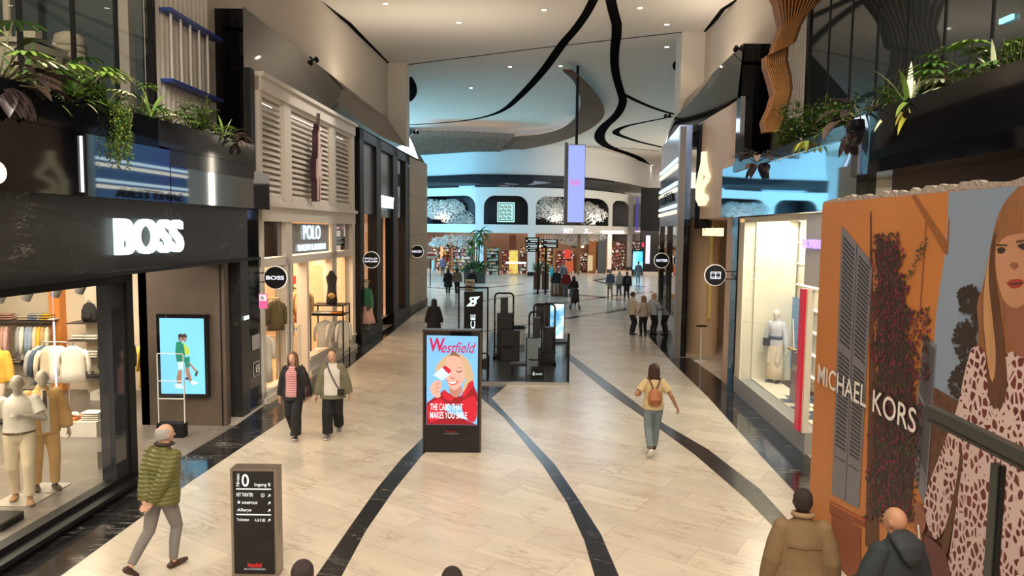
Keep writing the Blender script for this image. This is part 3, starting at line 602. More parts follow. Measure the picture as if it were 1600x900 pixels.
# mirrored fascia over it, then black curved planter bulkhead
RU = Fr((5.19, 7.46), (5.62, 19.45)); RU2 = RU
bulkr = thing('planter_bulkhead', 'mirror clad planter bulkhead above the bright display window and orange hoarding', 'bulkhead', RU.pt(6, 0, 4.6))
sm = RU.S(1338, 290)
fpart('mirror_panel', RU, [(sm, RU.L, -.3, 0, 4.5, 5.80)], mat('bright_mirror_panel', (.60, .71, .80), .03, metal=1.0), bulkr)
pa = smoothpts([tuple(RU.pt(sm - .02, 0, 0)), tuple(RU.pt(sm - .05, .25, 0)), tuple(RU.pt(sm - .5, .30, 0)), tuple(RU.pt(-10, .30, 0))], 24)
mb = MB(); vs = [(p[0], p[1], z) for z in (4.95, 5.8) for p in pa]; k = len(pa); mb.add(vs, [(i, i + 1, k + i + 1, k + i) for i in range(k - 1)])
mb.add([(p[0], p[1], 4.95) for p in pa] + [(p[0] + 1, p[1], 4.95) for p in pa], [(i, i + 1, k + i + 1, k + i) for i in range(k - 1)]); obj('curved_black_panel', mb, M['blackgloss'], bulkr, smooth=True)
fpart('planter_lip', RU, [(sm - .1, RU.L - 1.2, -.3, .05, 5.62, 5.84)], M['mirrordim'], bulkr)
fpart('soil', RU, [(-10, RU.L, -1.6, -.05, 5.55, 5.70)], mat('planter_soil_right', (.03, .02, .015), .95, bump=.5), bulkr)
fpart('back_panel', RU, [(-10, sm - .4, -.5, -.35, 3.9, 4.96)], M['brownwall'], bulkr)
# glass wall above right planter, fluted panel, timber ribbon sculpture
RG = Fr((7.3, 5), (7.25, 19)); gwr = thing('glass_wall', 'dark glass wall above the right planter with a small green exit light behind', 'glass wall', RG.pt(5, 0, 5.6))
sg1 = RG.S(1265, 80); fpart('glass_panel', RG, [(-6, sg1, -.1, 0, 5.5, ZC)], M['upglass'], gwr)
for px in (1295, 1330, 1371, 1418, 1475, 1549): s = RG.S(px, 80); fpart('mullion', RG, [(s - .02, s + .02, -.02, .02, 5.5, ZC)], M['black'], gwr)
fpart('end_mullion', RG, [(sg1 - .05, sg1 + .12, -.1, .04, 5.5, ZC)], M['black'], gwr)
ex = thing('exit_sign', 'small turquoise lit exit sign on the right glass wall', 'sign', RG.pt(RG.S(1577, 30), .05, RG.hit(1577, 34)[1]))
fpart('lit_face', RG, [(RG.S(1587, 30), RG.S(1567, 30), .02, .06, RG.hit(1577, 34)[1], RG.hit(1577, 26)[1])], emis('turquoise_sign', (.35, .85, .9), 1.2), ex)
mb = MB(); a = RG.S(1262, 80); b_ = RG.S(1226, 80); RG.box(mb, a, b_, -.1, 0, 5.5, ZC)
for i in range(9): s = a + (b_ - a) * (i + .5) / 9; RG.box(mb, s - .04, s + .04, 0, .06, 5.5, ZC)
tag(obj('fluted_panel', mb, M['white']), 'white fluted wall panel between timber ribbon and right glass wall', 'panel')
# timber ribbon: folded slatted column
rib = [(1237, 3, 1290, -6), (1214, 40, 1262, 30), (1204, 75, 1245, 60), (1197, 100, 1238, 95), (1208, 115, 1236, 102), (1216, 160, 1240, 130), (1207, 178, 1237, 150), (1193, 200, 1228, 190), (1198, 216, 1210, 214)]
M['timber'] = mat('amber_timber', (.36, .145, .035), .45, noise_=.3, nscale=4)
cm0 = mat('slat_gap_shade', (.07, .03, .012), .7)  # dark backing colour stands for the shade between the slats
t_ = thing('timber_ribbon_sculpture', 'folded ribbon of amber timber slats hanging over the right planter', 'sculpture', D(1215, 200, 15.5))
for nm, y0, seg in (('upper_fold', 0, [(1200, -40, 1300, -60), (1208, -8, 1300, -16), (1214, 2, 1288, -4), (1222, 40, 1262, 22), (1215, 58, 1250, 44)]), ('middle_fold', 1, [(1215, 58, 1252, 42), (1208, 82, 1243, 66), (1197, 88, 1232, 72), (1198, 106, 1232, 90)]), ('lower_fold', 2, [(1198, 104, 1230, 88), (1206, 130, 1237, 118), (1210, 148, 1239, 138), (1204, 168, 1236, 150), (1194, 190, 1228, 184), (1197, 206, 1222, 205)])):
    mb = MB(); ns = 12
    for j in range(ns):
        for k in range(len(seg) - 1):
            x0 = seg[k][0] + (seg[k][2] - seg[k][0]) * j / ns; xa = seg[k][1] + (seg[k][3] - seg[k][1]) * j / ns
            x1 = seg[k + 1][0] + (seg[k + 1][2] - seg[k + 1][0]) * j / ns; xb = seg[k + 1][1] + (seg[k + 1][3] - seg[k + 1][1]) * j / ns
            A_ = D(x0, xa, 15.5 + j * .07); B_ = D(x1, xb, 15.5 + j * .07)
            mb.hexa([A_ + Vector(v) for v in ((-.010, 0, 0), (.014, 0, 0), (.014, .28, 0), (-.010, .28, 0))][::-1] + [B_ + Vector(v) for v in ((-.010, 0, 0), (.014, 0, 0), (.014, .28, 0), (-.010, .28, 0))][::-1])
            if k == 0 and j < ns - 1: pass
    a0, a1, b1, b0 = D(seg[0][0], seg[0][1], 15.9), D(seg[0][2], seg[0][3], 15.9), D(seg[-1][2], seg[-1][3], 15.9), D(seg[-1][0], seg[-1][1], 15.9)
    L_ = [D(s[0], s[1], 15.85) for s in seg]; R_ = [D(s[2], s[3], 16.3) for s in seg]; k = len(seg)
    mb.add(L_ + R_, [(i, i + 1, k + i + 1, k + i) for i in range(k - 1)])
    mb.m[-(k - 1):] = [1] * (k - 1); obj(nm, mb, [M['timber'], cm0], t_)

# --- pale wood shop front with drop emblem (LABFRESH)
lab = thing('storefront', 'pale wood shop front with a tall warm lit drop emblem', 'storefront', R2.pt(2, 0, 0))
M['palewood'] = mat('pale_wood', (.56, .44, .34), .5, noise_=.08, nscale=5, stretch=(1, 1, .1))
M['pinkwall'] = mat('pink_beige_wall', (.60, .42, .31), .5)
zl = R2.hit(1110, 341)[1]
fpart('sign_wall', R2, [(.5, 4.1, -.3, -.02, zl, 7.55)], M['palewood'], lab)
fpart('side_panel', R2, [(.02, .5, -.12, 0, 0, 7.55)], M['pinkwall'], lab)
fpart('mirror_edge', R2, [(-.32, .02, -.12, .0, 0, 7.6)], M['mirrordim'], lab)
mb = MB(); zz = lambda y: R2.hit(1101, y)[1]; ss = lambda x: R2.S(x, 280)
# drop outline with a C inside
uc = ss(1101); wv = .55
drop = [(0, 3.05), (.12, 2.5), (.30, 2.0), (.20, 1.7)]
def rib_(pts, w_, d0, d1):
    for i in range(len(pts) - 1):
        (u0, v0), (u1, v1) = pts[i], pts[i + 1]; t = Vector((u1 - u0, v1 - v0)).normalized() * w_ / 2; n = Vector((-t.y, t.x)); e0 = Vector((u0, v0)) - t * .5; e1 = Vector((u1, v1)) + t * .5
        c = [(e0 + n), (e0 - n), (e1 - n), (e1 + n)]
        mb.hexa([R2.pt(uc - p.x, d0, 5.42 + p.y * .76) for p in c] + [R2.pt(uc - p.x, d1, 5.42 + p.y * .76) for p in c])
rib_([(.05, 1.42), (.02, 1.0), (-.25, .62), (-.50, .15), (-.48, -.30), (-.15, -.55), (.20, -.55), (.45, -.38)], .22, .0, .12)
rib_([(.05, 1.42), (.18, .95), (.42, .62), (.62, .40)], .16, .0, .12)
rib_([(.50, .32), (.15, .22), (-.08, .0), (-.05, -.22), (.22, -.30)], .16, .0, .12)
obj('drop_emblem', mb, M['signwarm'], lab)
mb = MB(); text(mb, 'LABFRESH', R2.pt(R2.S(1100, 360, -.1), -.1, R2.hit(1115, 369)[1]), -R2.t, UP, R2.S(1100, 360, -.1) - R2.S(1131, 360, -.1), .24, bold=.02, depth=.05); obj('lettering', mb, M['signwarm'], lab)
# rounded wooden column, doorway, stair inside
pc = smoothpts([(5.95, 25.0, 0), (5.95, 24.4, 0), (6.15, 23.9, 0), (6.6, 23.7, 0), (6.95, 23.9, 0), (7.1, 24.6, 0)], 20)
mb = MB(); k = len(pc); mb.add([(p[0], p[1], z) for z in (0, 4.6) for p in pc], [(i, i + 1, k + i + 1, k + i) for i in range(k - 1)]); obj('rounded_wood_wall', mb, mat('tan_wood', (.52, .36, .23), .45), lab, smooth=True)
fpart('ceiling_soffit', R2, [(0, 6, -2.6, -.3, zl - .03, zl)], M['pinkwall'], lab)
fpart('dark_panel', R2, [(3.55, 4.1, -.4, .0, zl - .3, 7.5)], M['black'], lab)
mb = MB(); mb.box(8.1, 8.2, 19.0, 27, 0, 4.6); struct('wall_right.002', mb, M['pinkwall'])
mb = MB(); mb.box(6.0, 8.2, 27, 27.1, 0, 4.6); struct('wall_back.003', mb, M['palewood'])
spot('lab_downlight', (6.9, 21.5, 4.3), 60, (1, .80, .58), 2.4)
# --- striped shop front on the corner
san = thing('storefront', 'blue mirrored corner shop front with three white light bands', 'storefront', R3.pt(2, 0, 0))
s3 = lambda x, y=300: R3.S(x, y)
fpart('chrome_post', R3, [(-.10, .25, -.16, .02, 0, 7.45)], mat('brushed_chrome', (.40, .39, .38), .35, metal=1.0), san)
fpart('chrome_return', R3, [(-.10, -.05, -.17, .02, 0, 7.45)], mat('pale_metal_cladding', (.40, .38, .36), .5, metal=.3), san)
fpart('blue_panel', R3, [(.25, R3.L, -.4, 0, zl - .2, 7.55)], mat('blue_mirror_panel', (.16, .23, .42), .18, metal=.6), san)
for z in (6.42, 5.66, 4.93): fpart('light_band', R3, [(.3, R3.L, .0, .06, z, z + .10)], emis('cool_band_light', (.75, .95, 1), 1.0), san); fpart('light_band', R3, [(.3, R3.L, .0, .06, z - .22, z - .10)], emis('warm_band_light', (1, .93, .72), 1.0), san)
mb = MB(); text(mb, 'SANTTERR', R3.pt(6.2, .02, 5.16), -R3.t, UP, 4.8, .36, bold=.015, depth=.04); obj('lettering', mb, M['black'], san)
fpart('dark_window_frame', R3, [(.25, R3.L, -.4, 0, 0, 1.25), (.25, .5, -.4, .0, 1.2, zl), (3.3, 3.6, -.4, 0, 1.2, zl), (R3.L - .3, R3.L, -.4, 0, 1.2, zl)], M['blackgloss'], san)
fpart('window_pane', R3, [(.5, 3.3, -.12, -.1, 1.25, zl - .2), (3.6, R3.L - .3, -.12, -.1, 1.25, zl - .2)], M['darkglass'], san)
fpart('gold_back', R3, [(.5, R3.L - .3, -1.2, -1.1, 1.25, zl - .2)], mat('gold_display', (.45, .30, .08), .4, emit=(.5, .35, .08), es=.15), san)

# ================================================================== ROTUNDA ARCADE
arc = thing('arcade_storefront', 'white arched two storey shop front across the rotunda with white blossom behind', 'storefront', tuple(RB(830)))
zy = lambda px, y: D(px, y, RB(px).y).z
bays = [(575, 642, 16), (655, 742, 17), (755, 824, 17), (836, 949, 17), (955, 980, 10), (987, 1009, 9)]
mb = MB(); zT, zA, zB, zC_ = 7.95, 7.22, 4.62, 3.85
def col_z(px):
    for a, b, r in bays:
        if a < px < b:
            e_ = min(px - a, b - px); dz = 0
            R_ = r * 68 / 1120 
            if e_ < r: u = 1 - e_ / r; dz = R_ * (1 - math.sqrt(max(0, 1 - u * u)))
            return zA - dz
    return None
pxs = sorted(set([560 + 2 * i for i in range(230)] + [v for a, b, r in bays for v in (a + .01, b - .01, a - .01, b + .01)] + [v for a, b, r in bays for v in (a + .01 + r * .04, a + r * .15, a + r * .4, b - r * .04, b - r * .15, b - r * .4)]))
pxs = [p for p in pxs if p <= 1013]
for i in range(len(pxs) - 1):
    p, q_ = pxs[i], pxs[i + 1]; mid = (p + q_) / 2; inb = col_z(mid)
    za_, zb_ = (zT, zT)
    def slab(z00, z01, z10, z11, d=.5):
        mb.hexa([RP(p, z00), RP(q_, z10), RP(q_, z10, d), RP(p, z00, d), RP(p, z01), RP(q_, z11), RP(q_, z11, d), RP(p, z01, d)])
    if inb is None: slab(0.35, zT, 0.35, zT)
    else:
        slab(col_z(p) or zA - 1, zT, col_z(q_) or zA - 1, zT); slab(zC_, zB, zC_, zB)
obj('arcade_wall', mb, M['arc'], arc)
mb = MB()
for i in range(len(pxs) - 1):
    if col_z((pxs[i] + pxs[i + 1]) / 2) is None: p, q_ = pxs[i], pxs[i + 1]; mb.hexa([RP(p, 0), RP(q_, 0), RP(q_, 0, .5), RP(p, 0, .5), RP(p, .36), RP(q_, .36), RP(q_, .36, .5), RP(p, .36, .5)])
obj('pillar_base', mb, M['black'], arc)
cc = [560 + 10 * i for i in range(47)]
mb = MB(); k = len(cc); mb.add([RP(c, z, 2.8) for z in (4.3, 8.0) for c in cc], [(i, i + 1, k + i + 1, k + i) for i in range(k - 1)]); obj('upper_back', mb, M['black'], arc)
mb = MB(); mb.add([RP(c, z, 7.5) for z in (0, 4.3) for c in cc], [(i, i + 1, k + i + 1, k + i) for i in range(k - 1)]); obj('shop_back_wall', mb, mat('dark_warm_shop_wall', (.09, .045, .028), .6), arc)
mb = MB(); mb.add([RP(c, 4.3, d) for d in (.4, 7.5) for c in cc], [(i, i + 1, k + i + 1, k + i) for i in range(k - 1)]); obj('shop_ceiling', mb, M['shopwall'], arc)
mb = MB(); tA = RP(880, zy(890, 364.5), -.12); tB = RP(922, zy(910, 364.5), -.12); text(mb, 'RITUALS...', tA, tB - tA, UP, (tB - tA).length, .42, bold=.015, depth=.06); obj('lettering', mb, emis('pink_white_letter', (1, .8, .85), 1.1), arc)
mb = MB(); tA = RP(991, 4.15, -.12); tB = RP(1004, 4.15, -.12); [mb.cyl(tA + (tB - tA) * (i / 8), tA + (tB - tA) * (i / 8 + .07) , .11 if i % 3 else .07, seg=6) for i in range(8)]; obj('small_lit_marks', mb, emis('pink_letter', (1, .6, .7), 1), arc)
# square lit emblem in second arch
em = thing('square_lit_sign', 'square pale green lit panel with a dark block pattern inside the second arch', 'sign', tuple(RP(789, 5.2, .2)))
a_ = RP(776, 0, .1); b2 = RP(803, 0, .1); X_ = (b2 - a_); W_ = X_.length; X_.normalize(); Nn = Vector((X_.y, -X_.x, 0)); zlo, zhi = zy(789, 347), zy(789, 316)
def EB(u0, u1, v0, v1, d0, d1): 
    return [a_ + X_ * u * W_ + Nn * d + Z(zlo + (zhi - zlo) * v) for v in (v0, v1) for u, d in ((u0, d0), (u1, d0), (u1, d1), (u0, d1))]
mb = MB(); mb.hexa(EB(0, 1, 0, 1, 0, .1)); obj('lit_panel', mb, e('pale_green_panel', (.50, .86, .80), .95), em)
mb = MB()
for q_ in (.06, .90): mb.hexa(EB(q_, q_ + .035, .06, .94, .1, .13)); mb.hexa(EB(.06, .94, q_, q_ + .035, .1, .13))
random.seed(2)
for r_ in range(4):
    for c_ in range(5 + r_ % 2):
        n_ = 5 + r_ % 2; u0 = .15 + .70 * c_ / n_; v0 = .14 + r_ * .185; w_ = .70 / n_ * .72; h_ = .14
        mb.hexa(EB(u0, u0 + w_ * .3, v0, v0 + h_, .1, .13))
        if (c_ + r_) % 2: mb.hexa(EB(u0, u0 + w_, v0 + h_ * .75, v0 + h_, .1, .13)); mb.hexa(EB(u0 + w_ * .7, u0 + w_, v0, v0 + h_, .1, .13))
        else: mb.hexa(EB(u0, u0 + w_, v0, v0 + h_ * .25, .1, .13)); mb.hexa(EB(u0, u0 + w_, v0 + h_ * .45, v0 + h_ * .65, .1, .13))
obj('pattern', mb, M['black'], em)
# dark wall right of the arcade with blue edge light
mb = MB(); mb.box(13.2, 22, 74.0, 74.4, 0, 8.6); struct('wall_back.004', mb, M['black'])
mb = MB(); mb.box(-22, -8.6, 76, 76.3, 0, 12); struct('wall_back.005', mb, M['arc'])

# recessed downlights in the ceiling
M['ring'] = mat('downlight_ring', (.6, .57, .5), .4)
def downlight(x, y, z=ZC, on=110):
    P = F(x, y, z); t = thing('downlight', None, 'light', (P.x, P.y, z), group='recessed ceiling downlights')
    mb = MB(); mb.lathe([(.11, -.0), (.13, -.012), (.10, -.02), (.09, -.0)]); obj('ring', mb, M['ring'], t, local=True)
    mb = MB(); mb.lathe([(.088, -.012), (.088, -.004)]); obj('lamp_disc', mb, M['lamp'], t, local=True)
    if on: spot('downlight_lamp', (P.x, P.y, z - .05), on)
    return t
for i, (x, y, lb) in enumerate(((602, 5, 'small round downlight at the top left of the ceiling beside the dark slot'), (717, 35, 'small round downlight left of the long black ceiling slot above the seam'), (1042, 38, 'small round downlight just above the ceiling seam near the right column'), (1042, 73, 'small round downlight just below the ceiling seam near the right column'), (797, 104, 'small round downlight left of the black slot below the seam'), (876, 103, 'small round downlight above the tip of the timber ceiling ribbon'), (736, 137, 'small round downlight in the left of the ceiling above the timber leaf'), (850, 15, 'small round downlight between the two black slots at the top'), (1000, 12, 'small round downlight right of the two black slots at the top'), (1019, 258, 'upper of two tiny far downlights by the right shop corner'), (1024, 266, 'lower of two tiny far downlights by the right shop corner'))):
    t = downlight(x, y); t['label'] = lb
for x, y, q in ((-3.5, 9, 800), (0, 8.5, 800), (3, 9, 700), (-3, 12.5, 500), (1, 12.5, 500), (3.5, 14, 260), (-3.5, 20, 150), (3.5, 20, 200), (0, 26, 200)): spot('added_floor_spot', (x, y, 11.9), q, size=1.3)  # added ceiling spots without fittings, they brighten the floor
# ================================================================== ORANGE HOARDING WITH THE PRINTED PICTURE
MA_ = F(1262, 832); RM = Fr((MA_.x, MA_.y), (MA_.x - .024 * 4, MA_.y - 4))
hz = RM.hit(1283, 318)[1]
hd = thing('hoarding', 'large printed orange hoarding with shutters and a woman at the right edge', 'hoarding', RM.pt(2, 0, 0))
M['printorange'] = mat('printed_orange_wall', (.50, .18, .042), .45, noise_=.12, nscale=1.2)
mb = MB(); RM.box(mb, 0, 7.5, -.14, 0, 0, hz); obj('board', mb, [M['printorange']], hd)
M['sky'] = mat('printed_sky', (.22, .29, .40), .45, noise_=.15, nscale=.8)
M['pbrown'] = mat('printed_brown_shadow', (.10, .035, .012), .5, noise_=.3, nscale=3)
M['shut'] = mat('printed_grey_shutter', (.17, .17, .20), .5, noise_=.15, nscale=6); M['shutd'] = mat('printed_shutter_gap', (.02, .02, .03), .5)
M['pleaf'] = mat('printed_dark_leaves', (.028, .018, .012), .5); M['pmag'] = mat('printed_magenta_bracts', (.20, .012, .055), .5); M['pgreen'] = mat('printed_green_leaves', (.05, .055, .015), .5); M['ppink'] = mat('printed_deep_bracts', (.09, .012, .025), .5)
M['psill'] = mat('printed_rust_sill', (.22, .05, .012), .5, noise_=.2); M['hair'] = mat('printed_long_hair', (.26, .11, .045), .5, noise_=.6, nscale=5, stretch=(9, 9, .6)); M['haird'] = mat('printed_dark_hair', (.10, .04, .018), .5, noise_=.5, nscale=5, stretch=(9, 9, .6)); M['hairl'] = mat('printed_light_hair', (.48, .26, .12), .5, noise_=.4, nscale=5, stretch=(9, 9, .6))
M['pskin'] = mat('printed_skin', (.47, .235, .135), .5, noise_=.12, nscale=3); M['pskind'] = mat('printed_shaded_skin', (.26, .10, .055), .5); M['plip'] = mat('printed_lips', (.33, .04, .03), .4); M['peye'] = mat('printed_eye', (.03, .015, .01), .4); M['pbag'] = mat('printed_burgundy_bag', (.10, .012, .018), .4); M['pletter'] = mat('printed_white_letters', (.78, .76, .74), .4); M['prock'] = mat('printed_rock_wall', (.10, .04, .02), .5, noise_=.9, nscale=9)
# lace: pale petals with dark maroon openings
ml = mat('printed_lace', (.6, .5, .5), .5); nt = ml.node_tree; b_ = nt.nodes['Principled BSDF']
def lace_nodes(nt, b_):
    N = nt.nodes.new; L = nt.links.new; tc = N('ShaderNodeTexCoord'); mp = N('ShaderNodeMapping'); mp.inputs['Scale'].default_value = (0.01, 1, .72); L(tc.outputs['Object'], mp.inputs[0])
    v = N('ShaderNodeTexVoronoi'); v.feature = 'DISTANCE_TO_EDGE'; v.inputs['Scale'].default_value = 15; L(mp.outputs[0], v.inputs['Vector'])
    v2 = N('ShaderNodeTexVoronoi'); v2.inputs['Scale'].default_value = 5; L(mp.outputs[0], v2.inputs['Vector'])
    th = N('ShaderNodeMapRange'); th.inputs['From Min'].default_value = .14; th.inputs['From Max'].default_value = .42; th.inputs['To Min'].default_value = .40; th.inputs['To Max'].default_value = .15; L(v2.outputs['Distance'], th.inputs['Value'])
    g = N('ShaderNodeMath'); g.operation = 'GREATER_THAN'; L(v.outputs['Distance'], g.inputs[0]); L(th.outputs[0], g.inputs[1])
    nz = N('ShaderNodeTexNoise'); nz.inputs['Scale'].default_value = 2.5; L(tc.outputs['Object'], nz.inputs['Vector'])
    hole = N('ShaderNodeMix'); hole.data_type = 'RGBA'; hole.inputs['A'].default_value = (.06, .008, .01, 1); hole.inputs['B'].default_value = (.20, .035, .03, 1); L(nz.outputs['Fac'], hole.inputs['Factor'])
    m_ = N('ShaderNodeMix'); m_.data_type = 'RGBA'; m_.inputs['A'].default_value = (.60, .46, .45, 1); L(hole.outputs['Result'], m_.inputs['B']); L(g.outputs[0], m_.inputs['Factor']); L(m_.outputs['Result'], b_.inputs['Base Color'])
lace_nodes(nt, b_); M['lace'] = ml
def MKP(x, y, d=.002):
    s, z = RM.hit(x, y); return RM.pt(s, d, min(z, hz - .003))
def mkpoly(name, polys, mats_, d=.002):
    mb = MB()
    for i, (pts, mi) in enumerate(polys): mb.poly([MKP(x, y, d + i * .00015) for x, y in pts], mi)
    return obj(name, mb, mats_, hd, fixn=False)
mkpoly('printed_sky_area', [([(1483, 298), (1530, 294), (1640, 284), (1640, 700), (1540, 700), (1455, 610), (1462, 500), (1470, 440), (1478, 390)], 0)], [M['sky']])
mkpoly('printed_rock_area', [([(1452, 600), (1500, 628), (1560, 640), (1620, 900), (1480, 960), (1440, 930), (1443, 760)], 0), ([(1360, 330), (1362, 330), (1372, 760), (1375, 880), (1352, 850), (1358, 600)], 1)], [M['prock'], M['pbrown']], .0035)
mkpoly('printed_cornice', [([(1425, 303), (1431, 303), (1480, 378), (1483, 340), (1485, 340), (1482, 398), (1476, 396)], 0), ([(1448, 330), (1450, 330), (1438, 500), (1436, 500)], 0)], [mat('printed_orange_shade', (.26, .09, .025), .5)], .004)
def shutter(TL, TR, BR, BL, nm, leaves=2, nl=22):
    def Q(u, v): return (TL[0] * (1 - u) * (1 - v) + TR[0] * u * (1 - v) + BR[0] * u * v + BL[0] * (1 - u) * v, TL[1] * (1 - u) * (1 - v) + TR[1] * u * (1 - v) + BR[1] * u * v + BL[1] * (1 - u) * v)
    P = [([Q(0, 0), Q(1, 0), Q(1, 1), Q(0, 1)], 0)]
    for l in range(leaves):
        u0 = l / leaves + .07; u1 = (l + 1) / leaves - .07
        for v0, v1 in ((.03, .43), (.46, .82)):
            for k in range(nl):
                a = v0 + (v1 - v0) * k / nl; b = a + (v1 - v0) / nl * .5; P.append(([Q(u0, a), Q(u1, a), Q(u1, b), Q(u0, b)], 1))
        P.append(([Q(u0, .85), Q(u1, .85), Q(u1, .855), Q(u0, .855)], 1))
    P.append(([Q(.49, 0), Q(.51, 0), Q(.51, 1), Q(.49, 1)], 1))
    mb = MB()
    for i, (pts, mi) in enumerate(P): mb.poly([MKP(x, y, .006 + .0015 * mi) for x, y in pts], mi)
    obj(nm, mb, [M['shut'], M['shutd']], hd, fixn=False)
shutter((1316, 352), (1364, 411), (1343, 795), (1300, 772), 'printed_shutter')
shutter((1444, 521), (1464, 540), (1447, 800), (1424, 727), 'printed_shutter', 1, 26)
mkpoly('printed_sill', [([(1297, 782), (1353, 812), (1352, 824), (1297, 802)], 0), ([(1300, 803), (1346, 826), (1345, 900), (1338, 930), (1300, 880)], 0), ([(1297, 783), (1353, 813), (1353, 816), (1297, 787)], 1)], [M['psill'], mat('printed_sill_light', (.42, .11, .03), .5)], .009)
# climbing bougainvillea
random.seed(3); mb = MB()
def bxr(y):  # extent of the climber
    return (1371 - max(0, y - 600) * .05 + 3 * math.sin(y * .09), 1403 + min(30, max(0, (y - 380) * .11)) + 4 * math.sin(y * .13) if y < 640 else 1437 - (y - 640) * .08)
pts = [(bxr(y)[0], y) for y in range(372, 820, 14)] + [(bxr(y)[1], y) for y in range(812, 372, -14)]
mb.poly([MKP(x, y, .011) for x, y in pts], 0)
for i in range(2100):
    y = random.uniform(365, 815); l, r = bxr(y); x = random.uniform(l - 7, r + 8)
    if random.random() < .08: x = random.uniform(1420, 1455); y = random.uniform(480, 600)
    s = random.uniform(1.6, 4.2); a = random.uniform(0, 6.28); mi = random.choices((0, 1, 2, 3), (30, 14, 12, 34))[0]
    mb.poly([MKP(x + s * math.cos(a + q) * k, y + s * 1.3 * math.sin(a + q) * k, .012 + .000002 * i) for q, k in ((0, 1), (1.3, .5), (PI, 1), (-1.3, .5))], mi)
for i in range(60):
    t = random.random(); x = 1420 + 28 * t + random.uniform(-5, 5); y = 430 - 55 * t + random.uniform(-7, 7); mb.poly([MKP(x, y, .017), MKP(x + 3, y + 1, .017), MKP(x + 2, y + 4, .017)], 2)
obj('printed_climber', mb, [M['pleaf'], M['pmag'], M['pgreen'], M['ppink']], hd, fixn=False)
mb = MB()
for i in range(520):
    u = random.random(); cx, cy, rx, ry = random.choice(((1515, 468, 16, 22), (1530, 480, 16, 22), (1508, 530, 18, 30), (1522, 520, 18, 26), (1500, 600, 14, 28), (1515, 590, 16, 30)))
    a = random.uniform(0, 6.28); r = math.sqrt(random.random()); x = cx + rx * r * math.cos(a); y = cy + ry * r * math.sin(a); s = random.uniform(2, 5)
    mb.poly([MKP(x + s * math.cos(a + q), y + s * math.sin(a + q), .012 + i * .000003) for q in (0, 1.2, 2.6, 4)], 0)
obj('printed_tree', mb, [M['pleaf']], hd, fixn=False)
def curve2(pts, n=40): return [(p[0], p[1]) for p in smoothpts([(x, y, 0) for x, y in pts], n)]
mkpoly('printed_woman_hair', [(curve2([(1640, 278), (1600, 292), (1573, 312), (1558, 348), (1548, 400), (1540, 445), (1527, 478), (1534, 510), (1526, 560), (1512, 620), (1530, 660), (1560, 640), (1580, 650), (1640, 640)]), 0)], [M['hair']], .017)
mkpoly('printed_woman_face', [(curve2([(1575, 470), (1580, 545), (1600, 560), (1640, 560), (1640, 460)]), 1), (curve2([(1562, 372), (1559, 405), (1563, 440), (1571, 468), (1585, 482), (1600, 480), (1622, 462), (1632, 420), (1634, 360), (1620, 330), (1590, 325), (1566, 345)]), 0),
    (curve2([(1562, 389), (1569, 385), (1578, 390), (1571, 397), (1564, 396)]), 2), (curve2([(1594, 384), (1602, 379), (1614, 384), (1603, 391)]), 2), ([(1561, 381), (1579, 382), (1579, 385), (1561, 385)], 5), ([(1593, 376), (1618, 372), (1618, 376), (1593, 380)], 5),
    (curve2([(1582, 415), (1586, 409), (1594, 410), (1598, 417), (1590, 422)]), 1), (curve2([(1577, 443), (1585, 436), (1591, 437), (1598, 435), (1607, 441), (1598, 450), (1586, 451)]), 3), ([(1580, 443), (1604, 441), (1602, 444), (1584, 445)], 2),
    (curve2([(1596, 292), (1570, 320), (1562, 360), (1563, 388), (1570, 372), (1590, 365), (1625, 362), (1640, 350), (1640, 285)]), 4),
    (curve2([(1560, 360), (1556, 420), (1566, 480), (1574, 540), (1580, 600), (1572, 640), (1550, 640), (1545, 560), (1540, 500), (1550, 440), (1551, 390)]), 5), (curve2([(1553, 380), (1548, 430), (1556, 500), (1562, 560), (1556, 610), (1546, 560), (1540, 480), (1545, 430)]), 6)],
    [M['pskin'], M['pskind'], M['peye'], M['plip'], M['hair'], M['haird'], M['hairl']], .024)
mkpoly('printed_lace_dress', [(curve2([(1640, 545), (1575, 547), (1560, 580), (1540, 545), (1524, 535), (1512, 575), (1500, 640), (1470, 715), (1444, 786), (1449, 812), (1462, 846), (1472, 842), (1492, 800), (1505, 740), (1512, 700), (1502, 760), (1494, 820), (1482, 900), (1478, 960), (1640, 960)], 90), 0)], [M['lace']], .021)
mkpoly('printed_dark_gap', [(curve2([(1506, 690), (1499, 750), (1488, 800), (1474, 846), (1480, 880), (1490, 840), (1500, 780), (1509, 720)]), 0)], [M['pbrown']], .023)
mkpoly('printed_arm_and_bag', [(curve2([(1448, 838), (1462, 842), (1488, 872), (1495, 960), (1455, 960), (1446, 900)]), 1), (curve2([(1431, 788), (1438, 785), (1447, 795), (1452, 812), (1448, 832), (1438, 838), (1430, 820), (1434, 805)]), 0), ([(1437, 820), (1440, 820), (1444, 862), (1441, 862)], 2)], [M['pskind'], M['pbag'], M['pletter']], .0245)
mb = MB(); sM, zM0 = RM.hit(1281, 598); sL_, zL0 = RM.hit(1357, 637); zt_ = RM.hit(1281, 568)[1]; s1_, _ = RM.hit(1367, 642); s2_, _ = RM.hit(1435, 678)
text(mb, 'MICHAEL', RM.pt(sM, .03, zM0), RM.t, UP, sL_ - sM, zt_ - zM0, bold=.008); obj('lettering', mb, M['pletter'], hd, fixn=False); mb = MB(); text(mb, 'KORS', RM.pt(s1_, .03, zM0), RM.t, UP, s2_ - s1_, zt_ - zM0, bold=.008)
obj('lettering', mb, M['pletter'], hd, fixn=False)
